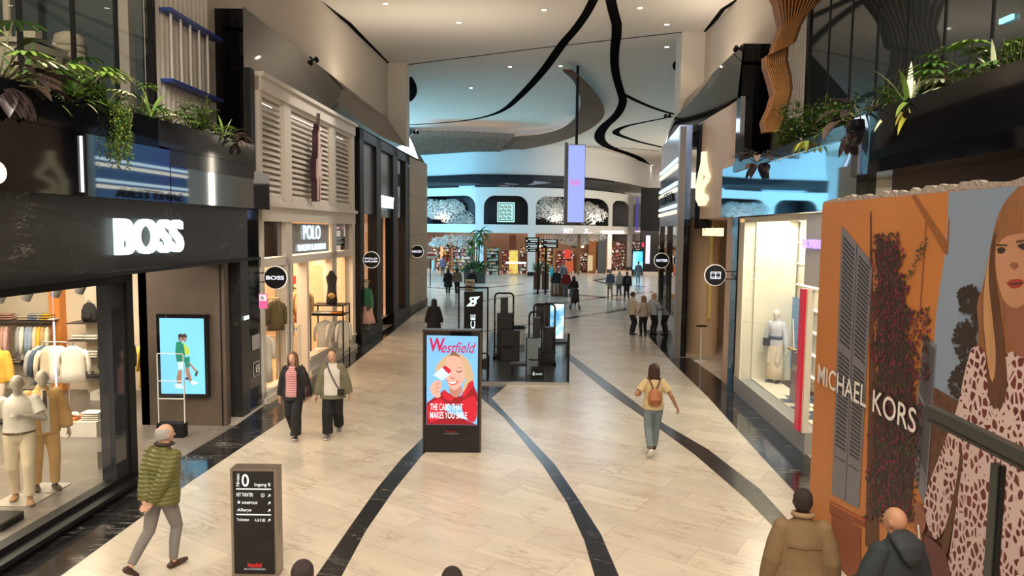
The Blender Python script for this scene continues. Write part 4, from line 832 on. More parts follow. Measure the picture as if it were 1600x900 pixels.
# torn grey wrapping along its top
random.seed(5); mb = MB(); n = 90; top = []; 
for i in range(n + 1):
    s = 7.4 * i / n; h = hz + .01 + (.025 + .05 * random.random()) * (min(1, i / 10) * .8 + .2); top.append((s, h))
for i in range(n): 
    (s0, h0), (s1, h1) = top[i], top[i + 1]
    for d0, d1, k in ((-.13, -.07, .8), (-.07, -.01, 1.0)):
        mb.hexa([RM.pt(s0, d0, hz), RM.pt(s1, d0, hz), RM.pt(s1, d1, hz), RM.pt(s0, d1, hz), RM.pt(s0, d0, hz + (h0 - hz) * k), RM.pt(s1, d0, hz + (h1 - hz) * k), RM.pt(s1, d1, hz + (h1 - hz) * k), RM.pt(s0, d1, hz + (h0 - hz) * k)])
obj('crumpled_top_strip', mb, mat('grey_torn_wrapping', (.33, .29, .26), .9, noise_=.5, nscale=20, bump=.8), hd)
# guard rail in front of it
rl = thing('guard_rail', 'dark grey metal guard rail crossing the lower right corner', 'railing', D(1556, 880, 3.9))
M['rail'] = mat('dark_grey_rail_paint', (.03, .036, .032), .35)
a = D(1452, 641, 4.5); b = D(1640, 733, 3.45); dv = (b - a).normalized(); sd = dv.cross(UP).normalized() * .028
mb = MB(); h_ = Vector((0, 0, .035)); mb.hexa([a - sd - h_, b - sd - h_, b + sd - h_, a + sd - h_, a - sd + h_, b - sd + h_, b + sd + h_, a + sd + h_]); obj('handrail', mb, M['rail'], rl)
mb = MB(); a2 = a - Z(.05); b2 = b - Z(.05); mb.hexa([a2 - sd * .5 - h_ * .6, b2 - sd * .5 - h_ * .6, b2 + sd * .5 - h_ * .6, a2 + sd * .5 - h_ * .6, a2 - sd * .5, b2 - sd * .5, b2 + sd * .5, a2 + sd * .5]); obj('lower_rail', mb, M['rail'], rl)
p = D(1560, 720, 3.88); mb = MB(); mb.box(p.x - .022, p.x + .022, p.y - .03, p.y + .03, 1.6, p.z - .02); obj('post', mb, M['rail'], rl)
p = D(1566, 720, 3.84); mb = MB(); mb.box(p.x - .006, p.x + .012, p.y - .02, p.y + .01, 1.6, p.z - .03); obj('clamp_strip', mb, M['black'], rl)

# ================================================================== ADVERT TOTEM (Westfield)
YT = 12.95
tt = thing('advert_totem', 'black advert totem whose lit screen shows a smiling blonde woman in red', 'advert totem', D(705, 708, YT))
def tz(x, y): return (640 + x * .24433, 500 + y * .24433)
a = D(661, 708, YT); b = D(751, 517, YT); zt_ = b.z
mb = MB(); mb.box(a.x, b.x + .01, YT, YT + .22, 0, zt_); obj('housing', mb, M['blackgloss'], tt)
mb = MB(); mb.box(a.x - .008, a.x + .02, YT - .004, YT + .22, 0, zt_ + .01); mb.box(b.x - .01, b.x + .018, YT - .004, YT + .22, 0, zt_ + .01); mb.box(a.x - .008, b.x + .018, YT - .004, YT + .22, zt_ - .015, zt_ + .012); obj('metal_edge', mb, mat('brown_metal_edge', (.10, .08, .06), .35, metal=.8), tt)
c = {n: e('tot_' + n, col, s) for n, col, s in (('sky', (.20, .50, .85), 1.05), ('red', (.62, .012, .03), 1.0), ('dred', (.32, .005, .015), 1.0), ('crim', (.55, .01, .09), 1.0), ('skin', (.78, .43, .33), 1.0), ('skins', (.52, .22, .16), 1), ('hair', (.62, .42, .24), 1), ('haird', (.24, .13, .07), 1), ('card', (.62, .80, .92), 1.0), ('lash', (.06, .03, .03), 1), ('white', (.92, .95, 1), 1.1), ('lip', (.58, .10, .10), 1))}
disp = None
def layer(name, items, d0, Y=YT, conv=tz):
    ms = []; mb = MB()
    for i, (k, pts) in enumerate(items):
        if c[k] not in ms: ms.append(c[k])
        mb.poly([tuple(D(*conv(x, y), Y) + Vector((0, -(d0 + i * .0004), 0))) for x, y in pts], ms.index(c[k]))
    return obj(name, mb, ms, disp or tt, fixn=False)
cu = lambda pts, n=36: curve2(pts + [pts[0]], n)[:-1]
disp = layer('display', [('sky', [(110, 97), (438, 104), (432, 672), (108, 668)])], .006)
layer('portrait_picture', [
    ('hair', cu([(275, 205), (235, 225), (195, 260), (165, 300), (160, 330), (200, 330), (225, 300), (340, 300), (360, 400), (345, 480), (400, 450), (410, 400), (405, 330), (380, 260), (330, 215)])),
    ('haird', cu([(275, 195), (262, 215), (245, 250), (300, 240), (330, 260), (320, 225), (295, 210)])),
    ('dred', cu([(110, 530), (150, 500), (200, 470), (215, 440), (250, 470), (330, 500), (360, 420), (405, 375), (415, 440), (434, 460), (433, 560)], 50) + [(433, 671), (109, 667)]),
    ('skins', cu([(250, 420), (260, 480), (300, 500), (335, 470), (335, 410)])),
    ('skin', cu([(236, 250), (228, 300), (228, 350), (238, 400), (262, 440), (285, 450), (310, 440), (345, 395), (360, 340), (352, 290), (335, 245), (290, 225), (255, 230)])),
    ('red', cu([(335, 480), (350, 440), (385, 400), (405, 378), (413, 415), (385, 450), (350, 500)])), ('red', cu([(210, 460), (225, 440), (245, 470), (290, 505), (260, 520), (215, 500)])),
    ('red', cu([(108, 560), (160, 505), (210, 500), (240, 560), (190, 640), (120, 660)])), ('red', cu([(330, 520), (400, 480), (432, 500), (432, 640), (390, 660), (340, 600)])),
    ('hair', cu([(335, 240), (350, 290), (368, 330), (375, 375), (372, 420), (345, 460), (330, 475), (345, 425), (360, 370), (352, 310), (330, 262)])), ('hair', cu([(270, 225), (240, 240), (225, 280), (190, 320), (205, 280), (230, 235)])),
    ('lash', cu([(298, 322), (318, 331), (340, 320), (338, 327), (318, 337), (300, 330)], 20)), ('haird', cu([(300, 305), (325, 300), (345, 312), (325, 306)], 16)),
    ('skins', cu([(262, 352), (275, 372), (296, 366), (290, 374), (275, 379), (262, 370)], 20)),
    ('lip', cu([(236, 384), (262, 392), (290, 390), (318, 384), (304, 408), (275, 418), (250, 406)], 24)), ('white', cu([(246, 390), (270, 396), (306, 391), (294, 404), (272, 408), (254, 402)], 24)),
    ('card', [(175, 330), (215, 300), (262, 345), (210, 385), (150, 352)]), ('card', [(150, 350), (200, 322), (245, 350), (205, 385)]), ('crim', [(210, 303), (228, 290), (268, 322), (250, 345)]), ('red', [(216, 300), (240, 298), (262, 318), (250, 340), (228, 325)]),
    ('skin', cu([(135, 420), (150, 395), (180, 380), (205, 390), (208, 430), (190, 450), (205, 490), (170, 500), (140, 470), (130, 440)], 30)), ('skins', cu([(150, 420), (178, 402), (200, 404), (178, 410)], 16)), ('skins', cu([(150, 445), (180, 425), (202, 425), (178, 434)], 16)), ('skins', cu([(158, 465), (182, 448), (192, 450), (180, 458)], 16)),
], .008)
def ttext(name, items, d=.045, Y=YT, conv=tz, k='crim'):
    mb = MB()
    for body, x0, y0, x1, y1, bold, sh in items:
        A_ = D(*conv(x0, y1), Y); B_ = D(*conv(x1, y1), Y); C_ = D(*conv(x0, y0), Y)
        text(mb, body, A_ + Vector((0, -d, 0)), (1, 0, 0), UP, B_.x - A_.x, C_.z - A_.z, bold=bold, shear=sh)
    return obj(name, mb, c[k], disp if 'small' not in name and 'foot' not in name else tt, fixn=False)
ttext('title_lettering', [('W', 128, 112, 228, 200, .03, .1), ('estfield', 205, 138, 425, 206, .006, .35)])
ttext('slogan_lettering', [('THE CARD THAT', 133, 530, 340, 573, .006, 0), ('MAKES YOU SMILE', 133, 583, 368, 625, .006, 0)], k='white')
ttext('foot_lettering', [('Westfield', 235, 702, 300, 714, .0, .3)], k='dred')
c['grey'] = mat('grey_print', (.3, .3, .3), .5)
ttext('small_print', [('MALL OF THE NETHERLANDS', 222, 718, 312, 726, 0, 0)], k='grey')

# ================================================================== DIRECTORY SIGN
YD = 8.12
dr = thing('directory_sign', 'bronze framed black directory sign with white level 0 listing at lower left', 'sign', D(400, 890, YD) - Z(D(400, 890, YD).z))
def dz(x, y): return (345 + x * .2, 720 + y * .2)
p0 = D(*dz(88, 890), YD); p1_ = D(*dz(432, 68), YD)
M['bronze'] = mat('pale_bronze_metal', (.30, .255, .21), .35, metal=.7)
mb = MB(); mb.box(p0.x, p1_.x, YD, YD + .20, 0, p1_.z); obj('frame', mb, M['bronze'], dr)
q0 = D(*dz(104, 885), YD); q1 = D(*dz(412, 84), YD)
mb = MB(); mb.box(q0.x + .01, q1.x, YD - .012, YD, .05, q1.z); obj('black_face', mb, M['blackgloss'], dr)
mb = MB()
def dtext(body, x0, y0, x1, y1, bold=.005, shear=0, up=False):
    A_ = D(*dz(x0, y1), YD); B_ = D(*dz(x1, y1), YD); C_ = D(*dz(x0, y0), YD); o = Vector((A_.x, YD - .016, A_.z))
    if up: text(mb, body, Vector((B_.x, YD - .016, A_.z)), UP, (-1, 0, 0), C_.z - A_.z, B_.x - A_.x, bold=bold)
    else: text(mb, body, o, (1, 0, 0), UP, B_.x - A_.x, C_.z - A_.z, bold=bold, shear=shear)
def dbar(x0, y0, x1, y1):
    A_ = D(*dz(x0, y1), YD); B_ = D(*dz(x1, y0), YD); mb.box(A_.x, B_.x, YD - .016, YD - .013, A_.z, B_.z)
dtext('Niveau', 124, 98, 150, 195, up=True); dtext('0', 168, 100, 224, 198, .01); dtext('Ingang B', 268, 168, 392, 202)
dbar(124, 214, 394, 220); dbar(126, 414, 396, 420)
dtext('HET THEATER', 126, 246, 256, 274, .01); dtext('KINEPOLIS', 170, 314, 290, 334, .015); dtext('Albarys', 128, 366, 244, 398, .01, .3); dtext('Toiletten', 128, 444, 226, 466); 
for y in (268, 326, 384, 460):
    A_ = [D(*dz(x, yy), YD) for x, yy in ((370, y + 8), (384, y - 6), (376, y - 6), (376, y - 10), (392, y - 10), (392, y + 8), (388, y + 8), (388, y - 2), (374, y + 12))]
    mb.poly([(p.x, YD - .016, p.z) for p in A_])
A_ = [D(*dz(145 + (16 if i % 2 == 0 else 7) * math.sin(i * PI / 5), 320 - (16 if i % 2 == 0 else 7) * math.cos(i * PI / 5)), YD) for i in range(10)]; mb.poly([(p.x, YD - .016, p.z) for p in A_])
def dring(cx, cy, r, n=4):
    for i in range(n):
        a0, a1 = 2 * PI * i / n + PI / 4, 2 * PI * (i + 1) / n + PI / 4
        q = [(cx + r * math.cos(a0), cy + r * math.sin(a0)), (cx + r * math.cos(a1), cy + r * math.sin(a1)), (cx + r * .8 * math.cos(a1), cy + r * .8 * math.sin(a1)), (cx + r * .8 * math.cos(a0), cy + r * .8 * math.sin(a0))]
        P_ = [D(*dz(*v), YD) for v in q]; mb.poly([(p.x, YD - .016, p.z) for p in P_])
dring(331, 266, 16, 8); dring(338, 460, 16, 4); dtext('x', 325, 260, 337, 272); dtext('+', 331, 452, 345, 468); dtext('A & 0', 268, 448, 318, 470)
obj('white_lettering', mb, emis('white_directory_print', (.85, .92, .95), .8), dr, fixn=False)
mb = MB(); dtext('Westfield', 214, 792, 328, 828, .012, .3); obj('red_lettering', mb, emis('red_directory_print', (.75, .02, .02), .8), dr, fixn=False)
mb = MB(); dtext('MALL OF THE NETHERLANDS', 188, 834, 352, 848); obj('small_lettering', mb, emis('grey_directory_print', (.6, .65, .66), .6), dr, fixn=False)

# ================================================================== ROUND BLADE SIGNS
def badge(body, px, py, Y, r, wallx, label, icon=False, ring=True):
    P = D(px, py, Y); t = thing('round_blade_sign', label, 'sign', P, group='round black blade signs')
    mb = MB(); mb.cyl(P + Vector((0, 0, 0)), P + Vector((0, .09, 0)), r, seg=40); obj('disc', mb, M['black'], t)
    if ring:
        mb = MB(); k = 40
        for i in range(k):
            a0, a1 = 2 * PI * i / k, 2 * PI * (i + 1) / k; v = [P + Vector((rr * math.cos(a_), d, rr * math.sin(a_))) for d in (.03, .06) for rr, a_ in ((r, a0), (r, a1), (r * 1.07, a1), (r * 1.07, a0))]; mb.hexa(v)
        obj('lit_rim', mb, emis('cream_rim_light', (1, .92, .8), .7), t)
    mb = MB()
    if icon:
        for x0, x1, z0, z1 in ((-.5, .5, .28, .34), (-.5, .5, -.34, -.28), (-.5, -.45, -.34, .34), (.45, .5, -.34, .34), (-.03, .03, -.28, .28), (-.5, .5, .15, .18), (-.5, .5, -.18, -.15)): mb.box(P.x + x0 * r, P.x + x1 * r, P.y - .02, P.y - .005, P.z + z0 * r, P.z + z1 * r)
    else:
        rows = body.split('\n'); hh = .36 * r if len(rows) == 1 else .22 * r; ww = min(1.62, .36 * len(rows[0]) + .2) * r
        for i, rw in enumerate(rows): text(mb, rw, (P.x - ww / 2, P.y - .006, P.z - hh / 2 + (.16 * r if len(rows) > 1 else 0) - i * .36 * r), (1, 0, 0), UP, ww, hh, bold=.02, depth=.01)
    obj('lettering', mb, emis('badge_letter', (.85, .88, 1), 1.1), t)
    mb = MB(); 
    mb.cyl(P + Vector((-r * .9 if wallx < P.x else r * .9, .04, .1)), Vector((wallx, P.y + .04, P.z + .1)), .012, seg=8); obj('bracket', mb, M['black'], t); mb = MB(); mb.cyl(P + Vector((-r * .9 if wallx < P.x else r * .9, .04, -.1)), Vector((wallx, P.y + .04, P.z - .1)), .012, seg=8); obj('bracket', mb, M['black'], t)
    return t
badge('BOSS', 430, 434, 15.9, .245, -5.75, 'largest round black blade sign, in front of the cream louvred shop')
badge('POLO\nRALPH LAUREN', 580, 406, 24.6, .27, -5.38, 'round black blade sign with two text rows before the black framed shop')
badge('RIKKEY', 652, 393, 35.3, .295, -5.05, 'round black blade sign on the beige clad wall end')
badge('', 1118, 430, 18.75, .265, 5.84, 'round black blade sign with a white flag outline beside the pale wood shop', icon=True)
badge('SANTTERR', 1034, 407, 25.9, .26, 5.41, 'round black blade sign hanging at the blue striped corner shop')
# narrow black sign column between the two left shops
col_ = thing('sign_column', 'narrow black glass column with pink and white notices beside the cream shop', 'column', L1.pt(L1.S(401, 600), 0, 0))
s0, s1 = L1.S(391, 560), L1.S(409, 560); fpart('glass_column', L1, [(s0, s1, -.3, -.02, 0, 4.5)], M['blackgloss'], col_)
P = D(411, 470, 15.6); mb = MB(); mb.box(P.x - .09, P.x + .10, 15.6, 15.63, D(0, 459, 15.6).z - .1 + .02, D(411, 459, 15.6).z + .0); 
mb = MB(); zA_, zB_ = D(411, 482, 15.6).z, D(411, 459, 15.6).z; mb.box(P.x - .09, P.x + .09, 15.6, 15.63, zA_, zB_); obj('pink_notice', mb, mat('pink_notice', (.75, .12, .32), .4, emit=(.8, .12, .35), es=.5), col_)
mb = MB(); mb.box(P.x - .075, P.x + .075, 15.585, 15.6, zA_ + .17, zB_ - .02); obj('white_notice', mb, emis('white_notice', (.85, .85, .9), .7), col_)
mb = MB(); text(mb, 'B', (P.x - .03, 15.58, zA_ + .2), (1, 0, 0), UP, .05, .07, bold=.02); obj('letter', mb, M['black'], col_)
z_ = L1.hit(403, 541)[1]; fpart('grey_notice', L1, [(s0 + .15, s1 - .1, -.01, .0, z_ - .05, z_ + .28)], mat('grey_notice', (.4, .4, .42), .5), col_)
z_ = L1.hit(401, 588)[1]; fpart('square_outline', L1, framed(L1, s0 + .18, s1 - .12, z_, z_ + .34, .03, -.015, .0), mat('grey_outline', (.35, .35, .36), .4), col_)
mb = MB(); text(mb, 'B', L1.pt(s0 + .3, .001, z_ + .09), L1.t, UP, (s1 - s0) * .35, .17, bold=.02); obj('letter', mb, M['pletter'], col_)
# anti-theft gate at the entrance
sg_ = thing('security_gate', 'clear acrylic anti-theft gate with a black foot at the shop entrance', 'security gate', D(266, 683, 13.7) - Z(D(266, 683, 13.7).z))
A_ = D(246, 660, 13.7); B_ = D(285, 553, 13.7)
mb = MB(); mb.box(A_.x, B_.x, 13.65, 13.85, 0, .28); obj('black_foot', mb, M['black'], sg_)
mb = MB(); mb.cyl((A_.x + .3, 13.64, .1), (A_.x + .3, 13.65, .1), .05); obj('round_label', mb, M['white'], sg_)
mb = MB(); mb.box(A_.x, B_.x, 13.74, 13.76, .28, B_.z); obj('acrylic_panel', mb, M['clear'], sg_)
mb = MB(); zb = B_.z
for q in [(A_.x, A_.x + .012, .28, zb), (B_.x - .012, B_.x, .28, zb), (A_.x, B_.x, zb - .012, zb), (A_.x, B_.x, 1.1, 1.112), (A_.x, B_.x, .75, .762)]: mb.box(q[0], q[1], 13.735, 13.765, q[2], q[3])
obj('edge_strip', mb, mat('pale_acrylic_edge', (.75, .75, .72), .3), sg_)

# ================================================================== HANGING SCREEN
YB = 35.0; hb = thing('hanging_screen', 'tall pale violet lit screen hanging from the ceiling with pink lettering', 'screen', D(899, 347, YB))
A_ = D(885.5, 348, YB); B_ = D(915, 226, YB)
mb = MB(); mb.box(A_.x, B_.x, YB, YB + .18, A_.z, B_.z); mb.box(A_.x - .14, A_.x, YB + .02, YB + .3, A_.z, B_.z + .1); obj('casing', mb, mat('grey_screen_casing', (.16, .16, .18), .4), hb)
mb = MB(); mb.box(A_.x + .03, B_.x - .02, YB - .01, YB, A_.z + .03, B_.z - .03); obj('display', mb, e('violet_display', (.36, .45, .98), .98), hb)
mb = MB(); q = D(891, 287, YB); text(mb, 'Westfield', (q.x, YB - .015, D(891, 290, YB).z), (1, 0, 0), UP, .5, .34, bold=.01, shear=.3); obj('lettering', mb, e('pink_display_letter', (.9, .15, .5), 1), hb, fixn=False)
q = D(901, 224, YB); mb = MB(); mb.cyl((q.x, YB + .1, B_.z), (q.x, YB + .1, ZC), .07, seg=10); obj('hanging_rod', mb, M['black'], hb)

# ================================================================== TIMBER CEILING RIBBON
tr = thing('timber_ceiling_ribbon', 'sweeping curved timber slat ribbon under the far ceiling', 'ceiling feature', F(800, 215, 11.7))
up_e = [(880, 112), (896, 125), (906, 148), (908, 168), (898, 188), (872, 204), (838, 211), (812, 212), (800, 214)]
lo_e = [(894, 113), (918, 133), (938, 157), (946, 172), (943, 186), (922, 203), (885, 219), (845, 229), (806, 236), (780, 240)]
U_ = smoothpts([(x, y, 0) for x, y in up_e], 60); L_ = smoothpts([(x, y, 0) for x, y in lo_e], 60); zr = 11.45
M['ribbon'] = mat('walnut_slat_wood', (.16, .085, .05), .8, noise_=.15, nscale=2)
mb = MB(); ns = 14
for j in range(ns):
    f0, f1 = j / ns, (j + .80) / ns; r0 = []; r1 = []
    for k in range(60):
        u = Vector(U_[k]); l = Vector(L_[k]); a = u + (l - u) * f0; b = u + (l - u) * f1; r0.append(F(a.x, a.y, zr)); r1.append(F(b.x, b.y, zr))
    for k in range(59): mb.hexa([r0[k], r0[k + 1], r1[k + 1], r1[k], r0[k] + Z(.12), r0[k + 1] + Z(.12), r1[k + 1] + Z(.12), r1[k] + Z(.12)])
obj('ribbon_slats', mb, M['ribbon'], tr)
mb = MB(); P0 = [F(u[0], u[1], zr + .14) for u in U_]; P1 = [F(u[0], u[1], zr + .14) for u in L_]; mb.add(P0 + P1, [(i, i + 1, 61 + i, 60 + i) for i in range(59)]); obj('ribbon_back', mb, mat('dark_slat_gap', (.07, .05, .04), .7), tr)
# leaf shaped fan of curved slats
mb = MB(); mb2 = MB(); nn = 34; gap = []
for j in range(nn):
    t = j / (nn - 1); x0 = 652 + 150 * t; y0 = 203.5 + 6 * t * t; x1 = 600 + 168 * t; y1 = 246 + 1.5 * math.sin(t * PI) 
    for k in range(10):
        a, b = k / 10, (k + 1) / 10
        def cp(v): bow = 8 * math.sin(v * PI * .5); return (x0 + (x1 - x0) * v ** 1.25 - bow * (1 - v), y0 + (y1 - y0) * v)
        (xa, ya), (xb, yb) = cp(a), cp(b); w_ = 2.9 + .6 * t
        if xb < 560: continue
        A0, A1, B0, B1 = F(xa, ya, 11.2), F(xa + w_, ya, 11.2), F(xb, yb, 11.2), F(xb + w_, yb, 11.2)
        mb.hexa([A0, B0, B1, A1, A0 + Z(.12), B0 + Z(.12), B1 + Z(.12), A1 + Z(.12)])
obj('leaf_slats', mb, M['ribbon'], tr)
mb = MB(); o_ = curve2([(640, 203), (700, 203), (760, 204), (808, 211), (792, 222), (775, 240), (765, 245), (700, 245), (600, 247), (580, 225), (600, 205)], 30); mb.poly([F(x, y, 11.75) for x, y in o_]); obj('leaf_back', mb, mat('dark_leaf_back', (.05, .04, .03), .8), tr)
# ================================================================== PEOPLE
BAKE = []
def remeshed(name, mb, m_, parent, vox, smooth_it=3):
    o = obj(name, mb, m_, parent, local=True, smooth=True, fixn=True)
    r = o.modifiers.new('r', 'REMESH'); r.mode = 'VOXEL'; r.voxel_size = vox; r.use_smooth_shade = True
    if smooth_it: s = o.modifiers.new('s', 'SMOOTH'); s.iterations = smooth_it; s.factor = .5
    BAKE.append(o); return o
def bake_all():
    dg = bpy.context.evaluated_depsgraph_get(); dg.update()
    for o in BAKE:
        me = bpy.data.meshes.new_from_object(o.evaluated_get(dg)); old = o.data; o.modifiers.clear(); o.data = me
        me.polygons.foreach_set('use_smooth', [True] * len(me.polygons))
        if not me.materials: 
            for k in old.materials: me.materials.append(k)
    BAKE.clear()
def ik(S, T, l1, l2, pole):
    S = Vector(S); T = Vector(T); d = T - S; L = min(d.length, (l1 + l2) * .999); u = d.normalized(); T = S + u * L
    a = (l1 * l1 - l2 * l2 + L * L) / (2 * L); h = math.sqrt(max(l1 * l1 - a * a, 0)); p = Vector(pole); p = (p - u * p.dot(u)).normalized()
    return S + u * a + p * h, T
SKIN = {'fair': (.60, .36, .26), 'tan': (.42, .22, .13), 'dark': (.07, .032, .018), 'olive': (.34, .17, .09), 'grey': (.42, .375, .32), 'ivory': (.72, .64, .52)}
MC = {}
def cm(name, col, rough=.8, **k):
    if name not in MC: MC[name] = mat(name, col, rough, **k)
    return MC[name]
def hand(mb, W, dirv, palm, H, side, curl=.5, vox=.01):
    """palm, four bent fingers and a thumb; dirv = along the hand, palm = direction the palm faces"""
    d = Vector(dirv).normalized(); p = Vector(palm); p = (p - d * p.dot(d)).normalized(); s = d.cross(p).normalized() * side
    W = Vector(W); k = H / 1.72
    mb.loft([W - d * .02 * k, W + d * .02 * k, W + d * .06 * k, W + d * .095 * k], [(.022 * k, .018 * k), (.032 * k, .018 * k), (.042 * k, .016 * k), (.040 * k, .013 * k)], 10, tuple(s))
    for i, (off, ln) in enumerate(((-.031, .068), (-.0105, .078), (.0105, .073), (.031, .055))):
        b = W + d * .088 * k + s * off * k; c1 = b + (d * math.cos(curl) + p * math.sin(curl)) * ln * .5 * k; c2 = c1 + (d * math.cos(curl * 2.2) + p * math.sin(curl * 2.2)) * ln * .5 * k
        mb.capsule(b, c1, .0095 * k, .0088 * k, 8); mb.capsule(c1, c2, .0088 * k, .0075 * k, 8)
    b = W + d * .025 * k - s * .030 * k; c1 = b + (d * .7 - s * .55 + p * .35).normalized() * .038 * k; c2 = c1 + (d * .9 - s * .1 + p * .4).normalized() * .032 * k
    mb.capsule(b, c1, .012 * k, .0105 * k, 8); mb.capsule(c1, c2, .0105 * k, .009 * k, 8)
def person(label, loc, rz, H=1.72, skin='fair', hair=None, hairc=(.05, .03, .02), top='jacket', topc=(.1, .1, .1), legs='trousers', legc=(.05, .05, .06), shoec=(.02, .02, .02), pose=None, vox=.011, female=False, shirt=None, headyaw=0, headpitch=0, headroll=0, lean=0, group=None, name='person', cat='person', face=True, bulk=1.0, extra=None, sole=None, tuck=False, topmat=None):
    P = dict(la=(.165, .02, .485), ra=None, lf=(.055, 0.0), rf=(.055, 0.0), lfz=0, rfz=0, ltoe=0, rtoe=0, lpole=None, rpole=None, hip=0.0)
    if pose: P.update(pose)
    k = H; t = thing(name, label, cat, (loc[0], loc[1], 0), rz, group)
    sk = cm('skin_' + skin, SKIN[skin], .5 if name == 'person' else .45)
    cl = math.cos(lean); sl = math.sin(lean); hz_ = .525 * k - P['hip']
    def L(x, y, z):   # torso space leaning forward about the hips
        z2 = z * k - hz_; return Vector((x * k, y * k * cl + z2 * sl, hz_ + z2 * cl - y * k * sl))
    shw = (.088 if female else .102); hipw = .052
    SH = {s: L(s * shw, -.005, .800) for s in (-1, 1)}; HP = {s: Vector((s * hipw * k, 0, hz_ - .01)) for s in (-1, 1)}
    AR = {}
    for s, key in ((-1, 'la'), (1, 'ra')):
        w_ = P[key]
        if w_ is None: w_ = P['la']
        tx = w_[0] * s; T = Vector((tx * k, w_[1] * k, w_[2] * k))
        pole = P['lpole' if s < 0 else 'rpole'] or (s * .4, -1, -.1)
        E_, T = ik(SH[s], T, .172 * k, .150 * k, pole); AR[s] = (SH[s], E_, T)
    LG_ = {}
    for s, key in ((-1, 'lf'), (1, 'rf')):
        fx, fy = P[key]; fz = P[key + 'z']; A_ = Vector((s * fx * k, fy * k, (.045 + fz) * k)); K_, A_ = ik(HP[s], A_, .245 * k, .245 * k, (s * .05, 1, .0)); LG_[s] = (HP[s], K_, A_)
    hb = L(0, .012, .868); ry = Matrix.Rotation(headyaw, 3, 'Z') @ Matrix.Rotation(-headpitch - lean * .3, 3, 'X') @ Matrix.Rotation(headroll, 3, 'Y')
    def Hd(x, y, z): return hb + ry @ Vector((x * k, y * k, z * k))
    # body --------------------------------------------------
    mb = MB()
    b_ = bulk
    TS = [(.50, 0, .085 * b_, .060 * b_), (.55, 0, .092 * b_, .064 * b_), (.60, .003, .080 * b_ if female else .085 * b_, .056 * b_), (.66, .004, .078 * b_ if female else .088 * b_, .055 * b_), (.72, .006, .090 * b_, .062 * b_), (.76, .004, .094, .062), (.795, 0, .082, .052), (.820, -.003, .062, .044), (.838, -.002, .040, .036), (.855, 0, .033, .034), (.885, .008, .031, .033)]
    mb.loft([L(0, y, z) for z, y, rx, r2 in TS], [(rx * k, r2 * k) for z, y, rx, r2 in TS], 18)
    for s in (-1, 1):
        S_, E_, W_ = AR[s]; mb.capsule(S_ - Z(.006 * k), E_, .027 * k, .025 * k); mb.capsule(E_, W_, .027 * k, .0165 * k)
        dv = (W_ - E_).normalized(); pv = P.get('palm_l' if s < 0 else 'palm_r', (-s, .3, 0)); hv = P.get('hand_l' if s < 0 else 'hand_r', None)
        hand(mb, W_ + dv * .012 * k, hv or tuple(dv + Vector((0, .12, 0))), pv, H, s, P.get('curl', .45))
        a, kn, an = LG_[s]; mb.capsule(a, kn, .050 * k, .034 * k); mb.capsule(kn, kn.lerp(an, .35) - Vector((0, .006 * k, 0)), .032 * k, .032 * k); mb.capsule(kn.lerp(an, .35), an, .031 * k, .021 * k)
    # head
    mb.ball(Hd(0, .002, .072), .046 * k, .056 * k, .060 * k, 20, rot=ry)
    mb.loft([Hd(0, .004, .085), Hd(0, .014, .05), Hd(0, .026, .022), Hd(0, .034, .006)], [(.043 * k, .047 * k), (.041 * k, .042 * k), (.031 * k, .030 * k), (.016 * k, .016 * k)], 14)
    if name == 'person' or face: mb.loft([Hd(0, .052, .078), Hd(0, .061, .060), Hd(0, .066, .047), Hd(0, .055, .042)], [(.005 * k, .006 * k), (.007 * k, .008 * k), (.011 * k, .009 * k), (.008 * k, .006 * k)], 8)
    for s in (-1, 1):
        mb.ball(Hd(s * .046, -.002, .060), .006 * k, .012 * k, .018 * k, 8, rot=ry)
    mb.loft([Hd(0, .0, .03), hb - Z(.02 * k), L(0, 0, .84)], [.030 * k, .032 * k, .038 * k], 12)
    remeshed('body', mb, sk, t, vox if vox > .01 else .0065)
    if face and name == 'person' and vox < .02:
        for s in (-1, 1):
            m2 = MB(); m2.ball(Hd(s * .018, .0515, .070), .0065 * k, .0035 * k, .0038 * k, 8, rot=ry); obj('eye', m2, cm('dark_eye', (.03, .02, .015), .3), t, local=True, smooth=True)
            m2 = MB(); m2.ball(Hd(s * .019, .0525, .083), .011 * k, .003 * k, .0022 * k, 8, rot=ry); obj('eyebrow', m2, cm('brow', tuple(v * .7 for v in hairc), .8), t, local=True, smooth=True)
        m2 = MB(); m2.ball(Hd(0, .0535, .026), .013 * k, .0045 * k, .0042 * k, 10, rot=ry); obj('lips', m2, cm('lips', (.42, .10, .09), .5), t, local=True, smooth=True)
